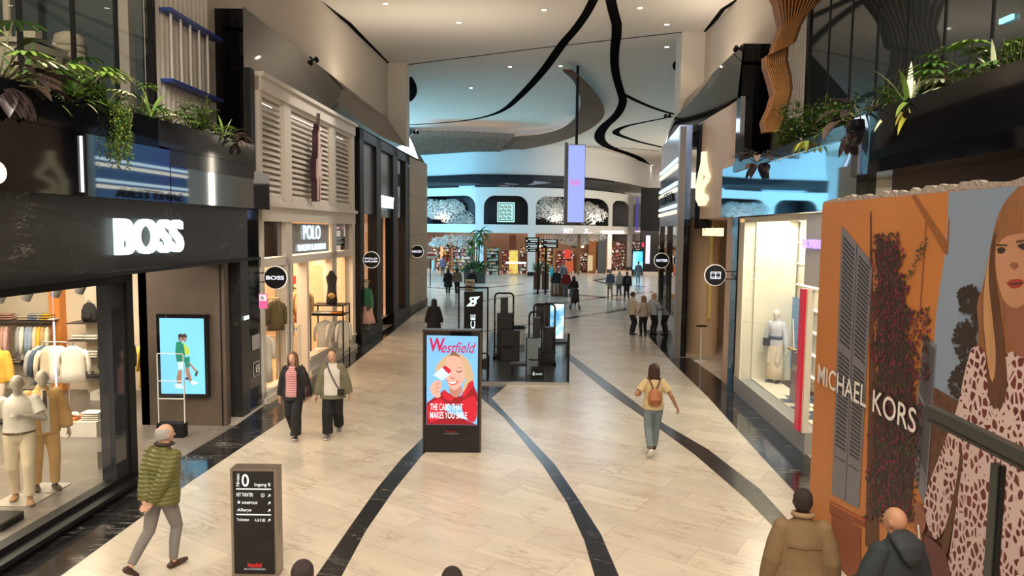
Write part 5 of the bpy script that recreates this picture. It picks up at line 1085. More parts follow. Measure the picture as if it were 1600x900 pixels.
    # hair --------------------------------------------------
    if hair:
        hm = cm('hair_%.2f_%.2f' % (hairc[0], hairc[1]), hairc, .6, noise_=.35, nscale=40, stretch=(3, 3, .3), bump=.5, bscale=120)
        m2 = MB()
        if hair in ('short', 'crop', 'balding'):
            if hair == 'balding':
                m2.loft([Hd(0, -.012, .035), Hd(0, -.012, .060), Hd(0, -.012, .085), Hd(0, -.012, .104)], [(.044 * k, .048 * k), (.050 * k, .056 * k), (.050 * k, .056 * k), (.043 * k, .048 * k)], 18)
            else:
                m2.ball(Hd(0, -.008, .083), .0495 * k, .056 * k, .056 * k, 18, rot=ry); m2.ball(Hd(0, -.018, .060), .047 * k, .046 * k, .045 * k, 14, rot=ry)
        else:
            m2.ball(Hd(0, -.009, .080), .052 * k, .060 * k, .060 * k, 18, rot=ry)
            ln = {'bob': .10, 'long': .18, 'mid': .13}.get(hair, .1)
            m2.loft([Hd(0, -.022, .09), Hd(0, -.028, .04), Hd(0, -.034, .04 - ln * .5), Hd(0, -.034, .04 - ln)], [(.052 * k, .044 * k), (.056 * k, .036 * k), (.060 * k, .028 * k), (.050 * k, .018 * k)], 16)
            for s in (-1, 1): m2.loft([Hd(s * .036, .018, .115), Hd(s * .050, .012, .07), Hd(s * .053, .010, .02), Hd(s * .056, .012, .04 - ln * .8)], [(.016 * k, .022 * k), (.013 * k, .026 * k), (.013 * k, .024 * k), (.010 * k, .014 * k)], 10)
            if hair == 'bun': m2.ball(Hd(0, -.07, .10), .025 * k)
        remeshed('hair', m2, hm, t, max(vox * .8, .007))
    # trousers / skirt --------------------------------------
    fl = {'trousers': (.060, .044, .040, .036), 'wide': (.066, .060, .060, .060), 'slim': (.057, .040, .036, .028), 'jeans': (.060, .045, .040, .038)}
    if legs in fl:
        f = fl[legs]; m2 = MB(); m2.loft([Vector((0, 0, hz_ + .075 * k)), Vector((0, 0, hz_ + .03 * k)), Vector((0, -.004 * k, hz_ - .02 * k)), Vector((0, 0, hz_ - .06 * k))], [(.088 * k * b_, .063 * k * b_), (.096 * k * b_, .070 * k * b_), (.100 * k * b_, .072 * k * b_), (.080 * k, .055 * k)], 16)
        for s in (-1, 1):
            a, kn, an = LG_[s]; m2.loft([a + Z(.02 * k), a.lerp(kn, .3), kn, kn.lerp(an, .4) - Vector((0, .006 * k, 0)), kn.lerp(an, .93)], [f[0] * k, f[0] * .95 * k, f[1] * k, f[2] * k, f[3] * k], 14)
        remeshed('trousers', m2, cm('cloth_%s_%.3f_%.3f' % (legs, legc[0], legc[2]), legc, .85, bump=.35, bscale=14, noise_=.12), t, vox)
    elif legs in ('skirt', 'coat'):
        pass
    # shoes --------------------------------------------------
    for s, key in ((-1, 'ltoe'), (1, 'rtoe')):
        a, kn, an = LG_[s]; pt = P[key]; fd = Vector((s * .12, math.cos(pt), math.sin(pt))).normalized(); up_ = Vector((0, -math.sin(pt), math.cos(pt))); m2 = MB(); h = an - up_ * .022 * k
        m2.loft([h - fd * .042 * k, h - fd * .025 * k, h + fd * .02 * k, h + fd * .06 * k, h + fd * .098 * k, h + fd * .112 * k], [(.016 * k, .014 * k), (.022 * k, .022 * k), (.024 * k, .022 * k), (.028 * k, .017 * k), (.024 * k, .013 * k), (.012 * k, .008 * k)], 12)
        m2.capsule(h + up_ * .0 * k, an + up_ * .012 * k, .022 * k, .021 * k)
        sh = remeshed('shoe', m2, cm('shoe_%.2f' % shoec[0], shoec, .5), t, min(vox, .009))
        if sole:
            m3 = MB(); m3.loft([h - fd * .046 * k - up_ * .016 * k, h - up_ * .018 * k, h + fd * .06 * k - up_ * .016 * k, h + fd * .116 * k - up_ * .010 * k], [(.020 * k, .008 * k), (.026 * k, .008 * k), (.030 * k, .008 * k), (.016 * k, .006 * k)], 12); obj('sole', m3, cm('sole_pale', sole, .6), sh, local=True, smooth=True)
    # top ---------------------------------------------------
    def garment(nm, m_, z0, z1, inf, sleeve, flare=0.0, open_=False, sl_r=1.0, rid=0):
        m2 = MB(); Zs = [z0 + (z1 - z0) * i / 14 for i in range(15)]
        pts = []; rr = []
        for z in Zs:
            for i in range(len(TS) - 1):
                if TS[i][0] <= z <= TS[i + 1][0] or i == len(TS) - 2 or z < TS[0][0]:
                    u = min(max((z - TS[i][0]) / (TS[i + 1][0] - TS[i][0]), 0), 1); break
            rx = TS[i][2] + (TS[i + 1][2] - TS[i][2]) * u; r2 = TS[i][3] + (TS[i + 1][3] - TS[i][3]) * u; yy = TS[i][1] * (1 - u) + TS[i + 1][1] * u; rx += .006 if .77 < z < .82 else 0
            fz = max(0, (.70 - z) / .2) * flare; edge = 1.0 if z < .78 else max(.35, 1 - (z - .78) / .06 * .5)
            rx += inf * edge + fz; r2 += inf * edge + fz * .8
            pts.append(L(0, yy, z)); rr.append((rx * k, r2 * k))
        m2.loft(pts, rr, 22)
        for s in (-1, 1):
            S_, E_, W_ = AR[s]; S2_ = S_ + Vector((-s * .02 * k, 0, -.012 * k)); q = inf * .9
            m2.ball(S_ - Z(.003 * k), (.031 + q * .85) * k, seg=12)
            if sleeve == 'long': m2.loft([S2_ + Vector((-s * .03 * k, 0, .005 * k)), S_ - Z(.004 * k), S_.lerp(E_, .5), E_, E_.lerp(W_, .5), E_.lerp(W_, .97)], [(.024 + q * .5) * k, (.030 + q * .85) * k, (.032 + q) * k * sl_r, (.029 + q) * k * sl_r, (.027 + q) * k * sl_r, (.020 + q) * k * sl_r], 14)
            elif sleeve == 'short': m2.loft([S2_ + Vector((-s * .03 * k, 0, .005 * k)), S_, S_.lerp(E_, .7)], [(.024 + q * .6) * k, (.031 + q) * k, (.034 + q) * k], 14)
        return remeshed(nm, m2, m_, t, vox, 2)
    tm = topmat or cm('top_%s_%.3f_%.3f_%.3f' % (top, *topc), topc, .85, bump=.4, bscale=12, noise_=.12)
    if top == 'tee': garment('t_shirt', tm, .50 if not tuck else .56, .855, .014, 'short', .01)
    elif top == 'jumper': garment('jumper', tm, .49, .86, .018, 'long', .005)
    elif top == 'jacket': garment('jacket', tm, .475, .875, .024, 'long', .012)
    elif top == 'loose': garment('jacket', tm, .45, .865, .024, 'long', .018, sl_r=1.12)
    elif top == 'coat': garment('coat', tm, .30, .872, .024, 'long', .03)
    elif top == 'shirt': garment('shirt', tm, .50 if not tuck else .555, .87, .013, 'long', .006)
    if shirt:   # inner shirt panel seen between the open fronts
        zs = [.50, .54, .58, .62, .66, .70, .74, .78, .81, .835, .85]; m2 = MB(); inf_, fl_ = {'loose': (.024, .018), 'jacket': (.024, .012)}[top]; a = []
        for z in zs:
            wd = shirt[1] * (1.0 if z < .8 else .6)
            for i in range(len(TS) - 1):
                if TS[i][0] <= z <= TS[i + 1][0]: u = (z - TS[i][0]) / (TS[i + 1][0] - TS[i][0]); break
            rx = TS[i][2] + (TS[i + 1][2] - TS[i][2]) * u; r2 = TS[i][3] + (TS[i + 1][3] - TS[i][3]) * u; yy = TS[i][1] * (1 - u) + TS[i + 1][1] * u
            ed = 1.0 if z < .78 else max(.35, 1 - (z - .78) / .06 * .5); fz = max(0, (.70 - z) / .2) * fl_; rx += inf_ * ed + fz; r2 += inf_ * ed + fz * .8
            a.append([L(x, yy + r2 * math.sqrt(max(.05, 1 - (x / rx) ** 2)) + .006, z) for x in [wd * (-1 + q / 4) for q in range(9)]])
        vs = [p for r in a for p in r]; vs2 = [p - Vector((0, .02 * k, 0)) for p in vs]; n = len(vs); fs = []
        for i in range(len(zs) - 1):
            for j in range(8): q = i * 9 + j; fs += [(q, q + 1, q + 10, q + 9), (n + q, n + q + 9, n + q + 10, n + q + 1)]
        m2.add(vs + vs2, fs); obj('inner_shirt', m2, shirt[0], t, local=True, smooth=True)
    if extra: extra(t, L, Hd, AR, LG_, k, hz_)
    return t
# --- materials with a pattern of their own
def wave_mat(name, c1, c2, scale, axis='Z', rough=.85, thr=.5, bump=0.0, soft=False):
    m = bpy.data.materials.new(name); m.use_nodes = True; nt = m.node_tree; b = nt.nodes['Principled BSDF']; b.inputs['Roughness'].default_value = rough; N = nt.nodes.new; L = nt.links.new
    tc = N('ShaderNodeTexCoord'); w_ = N('ShaderNodeTexWave'); w_.bands_direction = axis; w_.inputs['Scale'].default_value = scale; w_.inputs['Distortion'].default_value = .6; w_.inputs['Detail'].default_value = 1; L(tc.outputs['Object'], w_.inputs['Vector'])
    r = N('ShaderNodeMapRange'); r.inputs['From Min'].default_value = thr - (.5 if soft else .06); r.inputs['From Max'].default_value = thr + (.5 if soft else .06); L(w_.outputs['Fac'], r.inputs['Value'])
    mx = N('ShaderNodeMix'); mx.data_type = 'RGBA'; mx.inputs['A'].default_value = (*c1, 1); mx.inputs['B'].default_value = (*c2, 1); L(r.outputs[0], mx.inputs['Factor']); L(mx.outputs['Result'], b.inputs['Base Color'])
    if bump:
        bp = N('ShaderNodeBump'); bp.inputs['Strength'].default_value = bump; bp.inputs['Distance'].default_value = .03; L(w_.outputs['Fac'], bp.inputs['Height']); L(bp.outputs[0], b.inputs['Normal'])
    return m
M['puffer'] = wave_mat('olive_quilted_nylon', (.105, .108, .026), (.125, .126, .033), 6.6, 'Z', .5, .4, .35, True)
M['stripe'] = wave_mat('red_white_striped_knit', (.42, .09, .11), (.62, .42, .42), 9.0, 'Z', .9)

def strap(t, pts, w_, m_, nm='strap'):
    mb = MB(); P = smoothpts([tuple(p) for p in pts], 24); mb.loft(P, [(w_, .006)] * len(P), 8, (1, 0, 0)); return obj(nm, mb, m_, t, local=True, smooth=True)
# ---- 1 man in olive quilted jacket, hands clasped behind him
def ex1(t, L, Hd, AR, LG_, k, hz):
    mb = MB(); c_ = [L(.0 + .052 * math.cos(a), .006 + .050 * math.sin(a), .868 + .0 * math.sin(a)) for a in [i * PI / 8 for i in range(17)]]; mb.loft(c_, [(.010 * k, .018 * k)] * 17, 8, (0, 0, 1)); obj('collar', mb, cm('dark_collar', (.03, .02, .018), .8), t, local=True, smooth=True)
P = D(262, 890, 8.25)
person('grey haired man in olive quilted jacket and grey trousers walking with hands behind his back', (P.x - .08, 8.30), -.38, 1.76, 'fair', 'balding', (.42, .40, .38), 'jacket', (.1, .1, .02), 'slim', (.20, .19, .185), (.05, .02, .015), dict(la=(.035, -.105, .50), ra=(.035, -.10, .515), lpole=(-1, -.5, .2), rpole=(1, -.5, .2), lf=(.07, -.20), rf=(.04, .05), lfz=.045, ltoe=-.7, rtoe=.0, hand_l=(.7, -.1, -.5), hand_r=(-.7, -.1, -.5), palm_l=(0, -1, .2), palm_r=(0, -1, .2), curl=.6), .010, bulk=1.18, headyaw=-.22, headpitch=-.02, lean=.10, topmat=M['puffer'], extra=ex1)
# ---- 2 woman in striped top and black cardigan
def ex2(t, L, Hd, AR, LG_, k, hz):
    mb = MB(); mb.loft([L(-.17, .03, .62), L(-.175, .03, .56), L(-.17, .03, .50)], [(.018 * k, .05 * k), (.028 * k, .075 * k), (.024 * k, .07 * k)], 12); obj('shoulder_bag', mb, cm('dark_plum_bag', (.045, .015, .028), .5), t, local=True, smooth=True)
    strap(t, [L(-.10, .0, .86), L(-.145, .05, .75), L(-.17, .035, .62)], .012, cm('dark_plum_bag', (.045, .015, .028), .5), 'bag_strap')
P = F(460, 684); person('woman with long auburn hair in a red striped top, black cardigan and black trousers', (P.x, P.y), PI - .05, 1.70, 'fair', 'long', (.20, .09, .05), 'loose', (.012, .012, .014), 'wide', (.012, .012, .015), (.03, .03, .03), dict(la=(.175, .0, .485), ra=(.165, -.03, .48), lf=(.05, .09), rf=(.045, -.15), rfz=.03, rtoe=-.5, ltoe=.25), .011, True, shirt=(M['stripe'], .062), headpitch=.05, sole=(.7, .68, .66), extra=ex2)
# ---- 3 woman in sage jacket, white top, crossbody strap
def ex3(t, L, Hd, AR, LG_, k, hz):
    strap(t, [L(.055, .045, .855), L(.035, .098, .80), L(-.01, .112, .70), L(-.06, .112, .60), L(-.095, .10, .55)], .016, cm('grey_webbing', (.10, .10, .095), .7, noise_=.5, nscale=60), 'crossbody_strap')
    mb = MB(); mb.loft([L(-.10, .10, .565), L(-.10, .105, .50)], [(.040 * k, .022 * k), (.038 * k, .020 * k)], 10); obj('black_pouch', mb, cm('black_leather', (.01, .01, .01), .4), t, local=True)
    mb = MB(); mb.loft([Hd(0, .052, .073), Hd(0, .058, .0725)], [(.034 * k, .008 * k), (.034 * k, .008 * k)], 12); 
P = F(521, 682); person('woman in a sage jacket and white top with a crossbody strap', (P.x, P.y), PI + .10, 1.74, 'fair', 'crop', (.16, .08, .04), 'loose', (.17, .16, .11), 'wide', (.008, .008, .010), (.16, .15, .15), dict(la=(.175, -.03, .485), ra=(.18, .02, .48), lf=(.04, -.16), lfz=.05, ltoe=-.5, rf=(.05, .08), rtoe=.1), .011, True, shirt=(cm('white_knit', (.62, .60, .56), .85, bump=.3), .085), headyaw=.15, headroll=.12, bulk=1.18, sole=(.6, .58, .56), extra=ex3)
# ---- 4 woman with backpack
def ex4(t, L, Hd, AR, LG_, k, hz):
    br = cm('tan_leather_backpack', (.36, .13, .045), .5, noise_=.2, nscale=20)
    mb = MB(); mb.loft([L(0, -.098, .575), L(0, -.115, .60), L(0, -.115, .66), L(0, -.105, .715), L(0, -.095, .74)], [(.066 * k, .034 * k), (.078 * k, .046 * k), (.075 * k, .046 * k), (.062 * k, .036 * k), (.03 * k, .02 * k)], 16); b = remeshed('backpack', mb, br, t, .01)
    mb = MB(); mb.loft([L(0, -.150, .60), L(0, -.158, .635), L(0, -.152, .665)], [(.05 * k, .01 * k), (.055 * k, .016 * k), (.05 * k, .01 * k)], 12); obj('front_pocket', mb, br, b, local=True, smooth=True)
    for s in (-1, 1): strap(t, [L(s * .015, -.10, .735), L(s * .04, -.085, .80), L(s * .062, -.05, .848), L(s * .075, .02, .845), L(s * .08, .07, .78), L(s * .085, .05, .66)], .013, cm('dark_brown_strap', (.09, .03, .015), .5), 'strap')
P = F(1019, 708); person('dark haired woman in yellow t-shirt with tan leather backpack walking away', (P.x, P.y), -.08, 1.68, 'olive', 'mid', (.045, .014, .010), 'tee', (.56, .44, .24), 'jeans', (.15, .20, .22), (.03, .025, .02), dict(la=(.16, .10, .64), ra=(.25, .0, .53), lf=(.045, -.20), lfz=.06, ltoe=-.9, rf=(.035, .12), lpole=(-.6, -1, -.4)), .010, True, headyaw=-.05, bulk=1.05, extra=ex4, sole=(.5, .48, .46))
# ---- 5, 6 two men by the hoarding, cut by the lower edge
def ex5(t, L, Hd, AR, LG_, k, hz):
    mb = MB(); c_ = [L(.048 * math.cos(a), -.004 + .044 * math.sin(a), .872 + .006 * -math.sin(a)) for a in [i * PI / 8 for i in range(17)]]; mb.loft(c_, [(.014 * k, .013 * k)] * 17, 8, (0, 0, 1)); obj('collar', mb, cm('tan_collar', (.26, .17, .09), .8), t, local=True, smooth=True)
    mb = MB(); mb.loft([L(x, -.098 - abs(x) * -.25, .725) for x in (-.085, -.04, 0, .04, .085)], [(.004 * k, .003 * k)] * 5, 6, (0, 0, 1)); obj('yoke_seam', mb, cm('tan_seam', (.15, .09, .045), .8), t, local=True)
P = D(1256, 768, 6.4); person('dark haired man in a tan jacket beside the hoarding at the lower edge', (P.x, 6.4), -.15, 1.76, 'dark', 'crop', (.018, .010, .008), 'jacket', (.17, .11, .055), 'trousers', (.03, .03, .04), (.02, .02, .02), dict(la=(.165, .02, .49), ra=(.165, .02, .49), lf=(.06, .05), rf=(.05, -.06)), .011, bulk=1.15, headyaw=-.2, extra=ex5)
def ex6(t, L, Hd, AR, LG_, k, hz):
    mb = MB(); mb.loft([L(0, -.01, .875), L(0, -.045, .865), L(0, -.085, .835), L(0, -.105, .79), L(0, -.10, .755)], [(.060 * k, .035 * k), (.072 * k, .038 * k), (.070 * k, .030 * k), (.052 * k, .02 * k), (.02 * k, .01 * k)], 16); remeshed('hood', mb, cm('navy_hood', (.022, .030, .036), .8), t, .012)
P = D(1404, 791, 6.0); person('bald man in a dark navy hooded jacket in front of the printed woman', (P.x, 6.0), .25, 1.75, 'tan', None, (.1, .1, .1), 'jacket', (.018, .026, .032), 'trousers', (.03, .03, .035), (.02, .02, .02), dict(la=(.17, .12, .55), ra=(.19, .05, .50)), .011, bulk=1.15, headyaw=.25, extra=ex6, face=True)
# tops of two heads at the lower edge
P = D(472, 893, 5.0); person('person mostly below the lower edge left of centre, only dark hair showing', (P.x, 5.0), 0, 1.70, 'fair', 'short', (.03, .02, .02), 'jacket', (.04, .04, .05), vox=.02, face=False)
P = D(706, 898, 5.0); person('person below the lower edge at the centre, only the crown showing', (P.x, 5.0), 0, 1.66, 'fair', 'short', (.02, .015, .015), 'jacket', (.04, .04, .05), vox=.02, face=False)
# ---- people further away
def far(label, px, py, rz=0.0, H=1.7, **kw):
    P = F(px, py); kw.setdefault('vox', .022); kw.setdefault('face', False); return person(label, (P.x, P.y), rz, H, **kw)
walk = dict(lf=(.04, .12), rf=(.04, -.13), rfz=.03, rtoe=-.4, la=(.16, -.06, .49), ra=(.16, .08, .49))
P = D(683, 486, 24); person('person in black with long black hair just left of the advert totem', (-2.75, 25.2), 0, 1.66, 'fair', 'long', (.015, .010, .010), 'coat', (.012, .011, .014), 'trousers', (.02, .02, .02), vox=.014, female=True, pose=walk, face=False)
far('man in cream jacket, leftmost of three by the blue striped shop', 987, 523, -1.3, 1.72, skin='fair', hair='short', hairc=(.06, .04, .03), top='jacket', topc=(.52, .45, .36), legc=(.012, .012, .015), vox=.014, pose=dict(la=(.14, .16, .58), ra=(.14, .16, .56)))
far('woman in cream jumper, middle of three by the blue striped shop', 1005, 526, .2, 1.62, skin='fair', hair='mid', hairc=(.30, .20, .11), top='jumper', topc=(.50, .44, .37), legc=(.012, .012, .015), vox=.014, female=True, pose=dict(la=(.17, .05, .52)))
far('blonde woman in pale blue top nearest the blue striped shop window', 1020, 522, -1.0, 1.66, skin='fair', hair='mid', hairc=(.62, .45, .25), top='jacket', topc=(.45, .52, .58), legc=(.02, .02, .025), vox=.014, female=True, pose=dict(la=(.12, .2, .60), ra=(.14, .2, .60)))
far('man in a blue denim shirt walking leftmost of the plaza trio', 953, 464, .1, 1.72, hair='short', hairc=(.3, .25, .2), top='shirt', topc=(.13, .19, .29), legc=(.45, .38, .32), pose=walk)
far('blonde woman in white top and blue jeans, middle of the plaza trio', 967, 463, .1, 1.60, hair='bob', hairc=(.62, .52, .36), top='jumper', topc=(.58, .56, .50), legc=(.10, .14, .18), pose=walk, female=True)
far('man in black jacket with dark rucksack, rightmost of the plaza trio', 979, 468, .1, 1.70, hair='short', hairc=(.03, .02, .02), top='jacket', topc=(.02, .02, .024), legc=(.03, .03, .035), pose=walk, extra=lambda t, L, Hd, AR, LG_, k, hz: obj('rucksack', MB().loft([L(0, -.11, .56), L(0, -.125, .65), L(0, -.11, .78)], [(.07 * k, .04 * k), (.085 * k, .06 * k), (.06 * k, .035 * k)], 12), cm('dark_rucksack', (.04, .04, .05), .7), t, local=True, smooth=True))
far('person in grey standing before the blue lit totem across the plaza', 997, 443, 0, 1.75, hair='short', hairc=(.08, .06, .05), top='jumper', topc=(.12, .14, .17), legc=(.22, .30, .36))
far('woman in a long black coat walking away at the left of the plaza', 700, 461, .1, 1.66, hair='long', hairc=(.03, .015, .01), top='coat', topc=(.018, .017, .022), legc=(.02, .02, .02), pose=walk, female=True)
far('person in a brown and black jacket beside the woman in the long black coat', 714, 461, .0, 1.72, hair='long', hairc=(.02, .015, .012), top='jacket', topc=(.20, .16, .12), legc=(.015, .015, .017), pose=walk)
far('person in pale blue striding at the far left of the plaza', 677, 434, -1.4, 1.75, hair='short', hairc=(.1, .08, .07), top='jumper', topc=(.40, .50, .55), legc=(.45, .50, .53), shoec=(.5, .5, .5), pose=dict(lf=(.04, .20), rf=(.04, -.20), rfz=.04, rtoe=-.5))
far('man in a dark coat and beige trousers at the pop-up counter', 869, 463, .1, 1.76, hair='short', hairc=(.3, .28, .26), top='jacket', topc=(.02, .035, .05), legc=(.40, .36, .29))
far('person in a dark red jacket and jeans standing at the pop-up counter', 884, 464, .2, 1.66, hair='short', hairc=(.10, .07, .05), top='jacket', topc=(.20, .012, .02), legc=(.12, .17, .19))
far('person in black pushing the pushchair across the plaza', 896, 478, .1, 1.64, hair='mid', hairc=(.02, .015, .012), top='coat', topc=(.015, .014, .016), legc=(.015, .015, .015), female=True, pose=dict(la=(.12, .2, .58), ra=(.12, .2, .58)))
far('person in a teal top behind the man in the dark coat', 862, 449, -1.2, 1.70, hair='short', hairc=(.25, .15, .1), top='jumper', topc=(.05, .30, .35), legc=(.03, .05, .07))
far('person in grey near the shop lights behind the pop-up counter', 880, 447, .4, 1.72, hair='short', hairc=(.1, .08, .07), top='jumper', topc=(.16, .18, .21), legc=(.05, .06, .08))
far('person in dark clothes before the bright doorway at the far right', 1023, 417, .2, 1.72, hair='short', hairc=(.05, .04, .03), top='jacket', topc=(.05, .05, .07), legc=(.03, .03, .04))
far('person in purple grey clothes at the left of the far shop window', 692, 431, .4, 1.74, hair='short', hairc=(.05, .04, .03), top='jacket', topc=(.16, .13, .20), legc=(.10, .09, .12))
far('person standing behind the exercise kiosk sign with a pale panel', 737, 463, PI, 1.70, hair='short', hairc=(.02, .015, .01), top='jacket', topc=(.02, .02, .02), legc=(.02, .02, .02))
# ================================================================== EXERCISE KIOSK
plat = [F(752, 600), F(889, 602), F(884, 527), F(766, 520)]
mb = MB(); mb.prism([(p.x, p.y, .0) for p in plat], (0, 0, .05)); tag(obj('kiosk_platform', mb, mat('dark_platform', (.035, .037, .04), .25)), 'low dark platform of the exercise kiosk behind the advert totem', 'platform')
mb = MB(); a, b = plat[0], plat[1]; mb.box(a.x, b.x, a.y - .05, a.y, 0, .07); tag(obj('platform_edge', mb, mat('metal_edge_trim', (.45, .45, .44), .3, metal=.7)), 'pale metal edge strip along the front of the kiosk platform', 'edge strip')
def tube(mb, pts, r, mi=0): mb.loft(pts, [r] * len(pts), 8, (0, 1, 0), mi)
def arch(x0, x1, Y, z1, r=.03, rr=.12, z0=.05):
    p = [(x0, Y, z0), (x0, Y, z1 - rr)] + [(x0 + rr - rr * math.cos(a), Y, z1 - rr + rr * math.sin(a)) for a in (.5, 1.0)] + [(x0 + rr, Y, z1), (x1 - rr, Y, z1)] + [(x1 - rr + rr * math.sin(a), Y, z1 - rr + rr * math.cos(a)) for a in (.5, 1.0)] + [(x1, Y, z1 - rr), (x1, Y, z0)]
    return [Vector(q) for q in p]
# square tube gate at the front left with the sign board
fr_ = thing('tube_gate', 'thin black tube frame standing at the left front of the exercise kiosk', 'frame', D(740, 596, 19.0) - Z(D(740, 596, 19.0).z))
Yk = 19.3; xa, xb = D(717, 500, Yk).x, D(762, 500, Yk).x; zt_ = D(740, 448, Yk).z
for x in (xa, xb): mb = MB(); mb.box(x - .022, x + .022, Yk - .02, Yk + .02, 0, zt_); obj('upright', mb, M['black'], fr_)
mb = MB(); mb.box(xa, xb, Yk - .02, Yk + .02, zt_ - .045, zt_); obj('crossbar', mb, M['black'], fr_)
bd = thing('kiosk_sign_board', 'tall black sign board with a white S shaped logo and vertical lettering', 'sign', D(740, 596, 19.5) - Z(D(740, 596, 19.5).z))
Ys = 19.6; a = D(725, 500, Ys); b = D(754, 500, Ys); zb_ = D(740, 456, Ys).z
mb = MB(); mb.box(a.x, b.x, Ys, Ys + .18, .05, zb_); obj('board', mb, M['black'], bd)
lw = emis('white_board_print', (.75, .92, .95), .95); mb = MB()
q = lambda x, y: D(640 + x * .2, 440 + y * .2, Ys) + Vector((0, -.01, 0))
for pts in ([(470, 122), (552, 114), (520, 150), (526, 165), (505, 192), (440, 194), (470, 165), (478, 150), (466, 138)],): mb.poly([q(*p) for p in pts])
obj('s_logo', mb, lw, bd, fixn=False)
mb = MB(); mb.ball(q(495, 136) + Vector((0, -.004, 0)), .035, .006, .028, 12); mb.ball(q(495, 170) + Vector((0, -.004, 0)), .035, .006, .028, 12); obj('logo_dots', mb, M['black'], bd)
mb = MB(); p0 = q(512, 520); p1 = q(480, 256); text(mb, 'BALANCE', Vector((p0.x, Ys - .01, p0.z - .55)), UP, (-1, 0, 0), p1.z - p0.z + .55, .13, bold=.025); obj('vertical_lettering', mb, lw, bd, fixn=False)
# machines
def machine(label, px0, px1, ytop, Y, boxes, towel=None):
    x0, x1 = D(px0, 500, Y).x, D(px1, 500, Y).x; t = thing('exercise_machine', label, 'exercise machine', ((x0 + x1) / 2, Y, .05), group=None)
    zt_ = D((px0 + px1) / 2, ytop, Y).z
    mb = MB(); tube(mb, arch(x0, x1, Y, zt_), .028); obj('arch_tube', mb, M['black'], t)
    for k, (a, b, c_, d, dy) in enumerate(boxes):
        A_, B_ = D(a, d, Y), D(b, c_, Y); mb = MB(); mb.box(A_.x, B_.x, Y + dy - .14, Y + dy + .14, max(A_.z, .06), B_.z); obj(('weight_box', 'backrest_pad', 'side_box', 'foot_box')[k % 4], mb, cm('black_vinyl', (.014, .014, .016), .45), t)
    mb = MB(); mb.box(x0 - .04, x1 + .04, Y - .30, Y - .24, .06, .14); mb.box(x0 - .04, x1 + .04, Y + .24, Y + .30, .06, .14); mb.box(x0 - .04, x0 + .04, Y - .3, Y + .3, .06, .13); mb.box(x1 - .04, x1 + .04, Y - .3, Y + .3, .06, .13); obj('base_frame', mb, M['black'], t)
    mb = MB(); tube(mb, [Vector((x0, Y - .3, .5)), Vector((x0, Y - .55, .5)), Vector((x0 + .1, Y - .6, .5)), Vector((x1 - .1, Y - .6, .5)), Vector((x1, Y - .55, .5)), Vector((x1, Y - .3, .5))], .018); obj('foot_bar', mb, M['black'], t)
    for x in (x0, x1):
        mb = MB(); tube(mb, [Vector((x, Y, zt_ - .25)), Vector((x + .02, Y - .05, zt_ - .6)), Vector((x, Y - .08, zt_ - .9))], .012); obj('hanging_strap', mb, cm('grey_strap', (.1, .1, .11), .6), t)
    return t
machine('black exercise machine with tall rounded tube arch in the middle of the kiosk', 773, 802, 458, 22.6, [(776, 801, 489, 560, .0), (782, 794, 465, 492, .1), (783, 812, 513, 562, -.4)])
machine('black exercise machine with tube arch before the lit kiosk screen', 834, 867, 475, 21.6, [(849, 868, 513, 550, .3), (838, 852, 476, 516, .3), (846, 866, 548, 570, .1)])
machine('black exercise machine with a narrow tube arch at the front right of the kiosk', 827, 847, 487, 20.4, [(833, 845, 497, 528, .15), (829, 846, 545, 592, .1)])
pn = thing('folding_mat', 'pale blue grey padded mat leaning upright at the front right of the kiosk', 'mat', D(832, 590, 19.9) - Z(D(832, 590, 19.9).z) + Z(.05))
A_, B_ = D(823, 579, 19.9), D(841, 529, 19.9); mb = MB(); mb.box(A_.x, B_.x, 19.85, 19.92, .06, B_.z); obj('padding', mb, cm('blue_grey_vinyl', (.16, .20, .23), .4), pn); mb = MB(); mb.box(A_.x - .03, B_.x + .0, 19.92, 19.95, .06, B_.z + .02); obj('mat_back', mb, M['black'], pn)
cb = thing('control_box', 'small black box with white print at the foot of the pale mat', 'box', D(838, 592, 19.4) - Z(D(838, 592, 19.4).z) + Z(.05))
A_, B_ = D(830, 592, 19.4), D(850, 577, 19.4); mb = MB(); mb.box(A_.x, B_.x, 19.4, 19.7, .05, B_.z + .02); obj('case', mb, M['black'], cb); mb = MB(); text(mb, '8', (A_.x + .04, 19.39, .14), (1, 0, 0), UP, .05, .1); text(mb, 'BALANCE', (A_.x + .12, 19.39, .16), (1, 0, 0), UP, .18, .05); obj('print', mb, lw, cb, fixn=False)
for lb, p0_, p1_, zz in (('low black bench at the front of the kiosk floor', (797, 586), (822, 580), .36), ('low black bench before the lit kiosk screen', (852, 552), (880, 556), .42)):
    P0 = F(*p0_); t = thing('low_bench', lb, 'bench', (P0.x + .4, P0.y, .05)); mb = MB(); mb.box(P0.x, P0.x + .8, P0.y - .15, P0.y + .2, zz - .08, zz); obj('seat', mb, cm('black_vinyl', (.014, .014, .016), .45), t)
    for x in (P0.x + .06, P0.x + .74): mb = MB(); mb.box(x - .03, x + .03, P0.y - .12, P0.y + .16, .05, zz - .08); obj('leg', mb, M['black'], t)
tb = thing('round_table', 'small round dark topped table with white sides behind the middle machine', 'table', D(806, 540, 25.5) - Z(D(806, 540, 25.5).z) + Z(.05)); P = D(806, 512, 25.5)
mb = MB(); mb.lathe([(.32, .0), (.34, P.z - .1), (.34, P.z - .06)], (P.x, 25.5, .05), 28); obj('white_drum', mb, cm('white_laminate', (.7, .7, .7), .4), tb); mb = MB(); mb.lathe([(.40, P.z - .06), (.40, P.z - .02)], (P.x, 25.5, .05), 28); obj('table_top', mb, M['blackgloss'], tb)
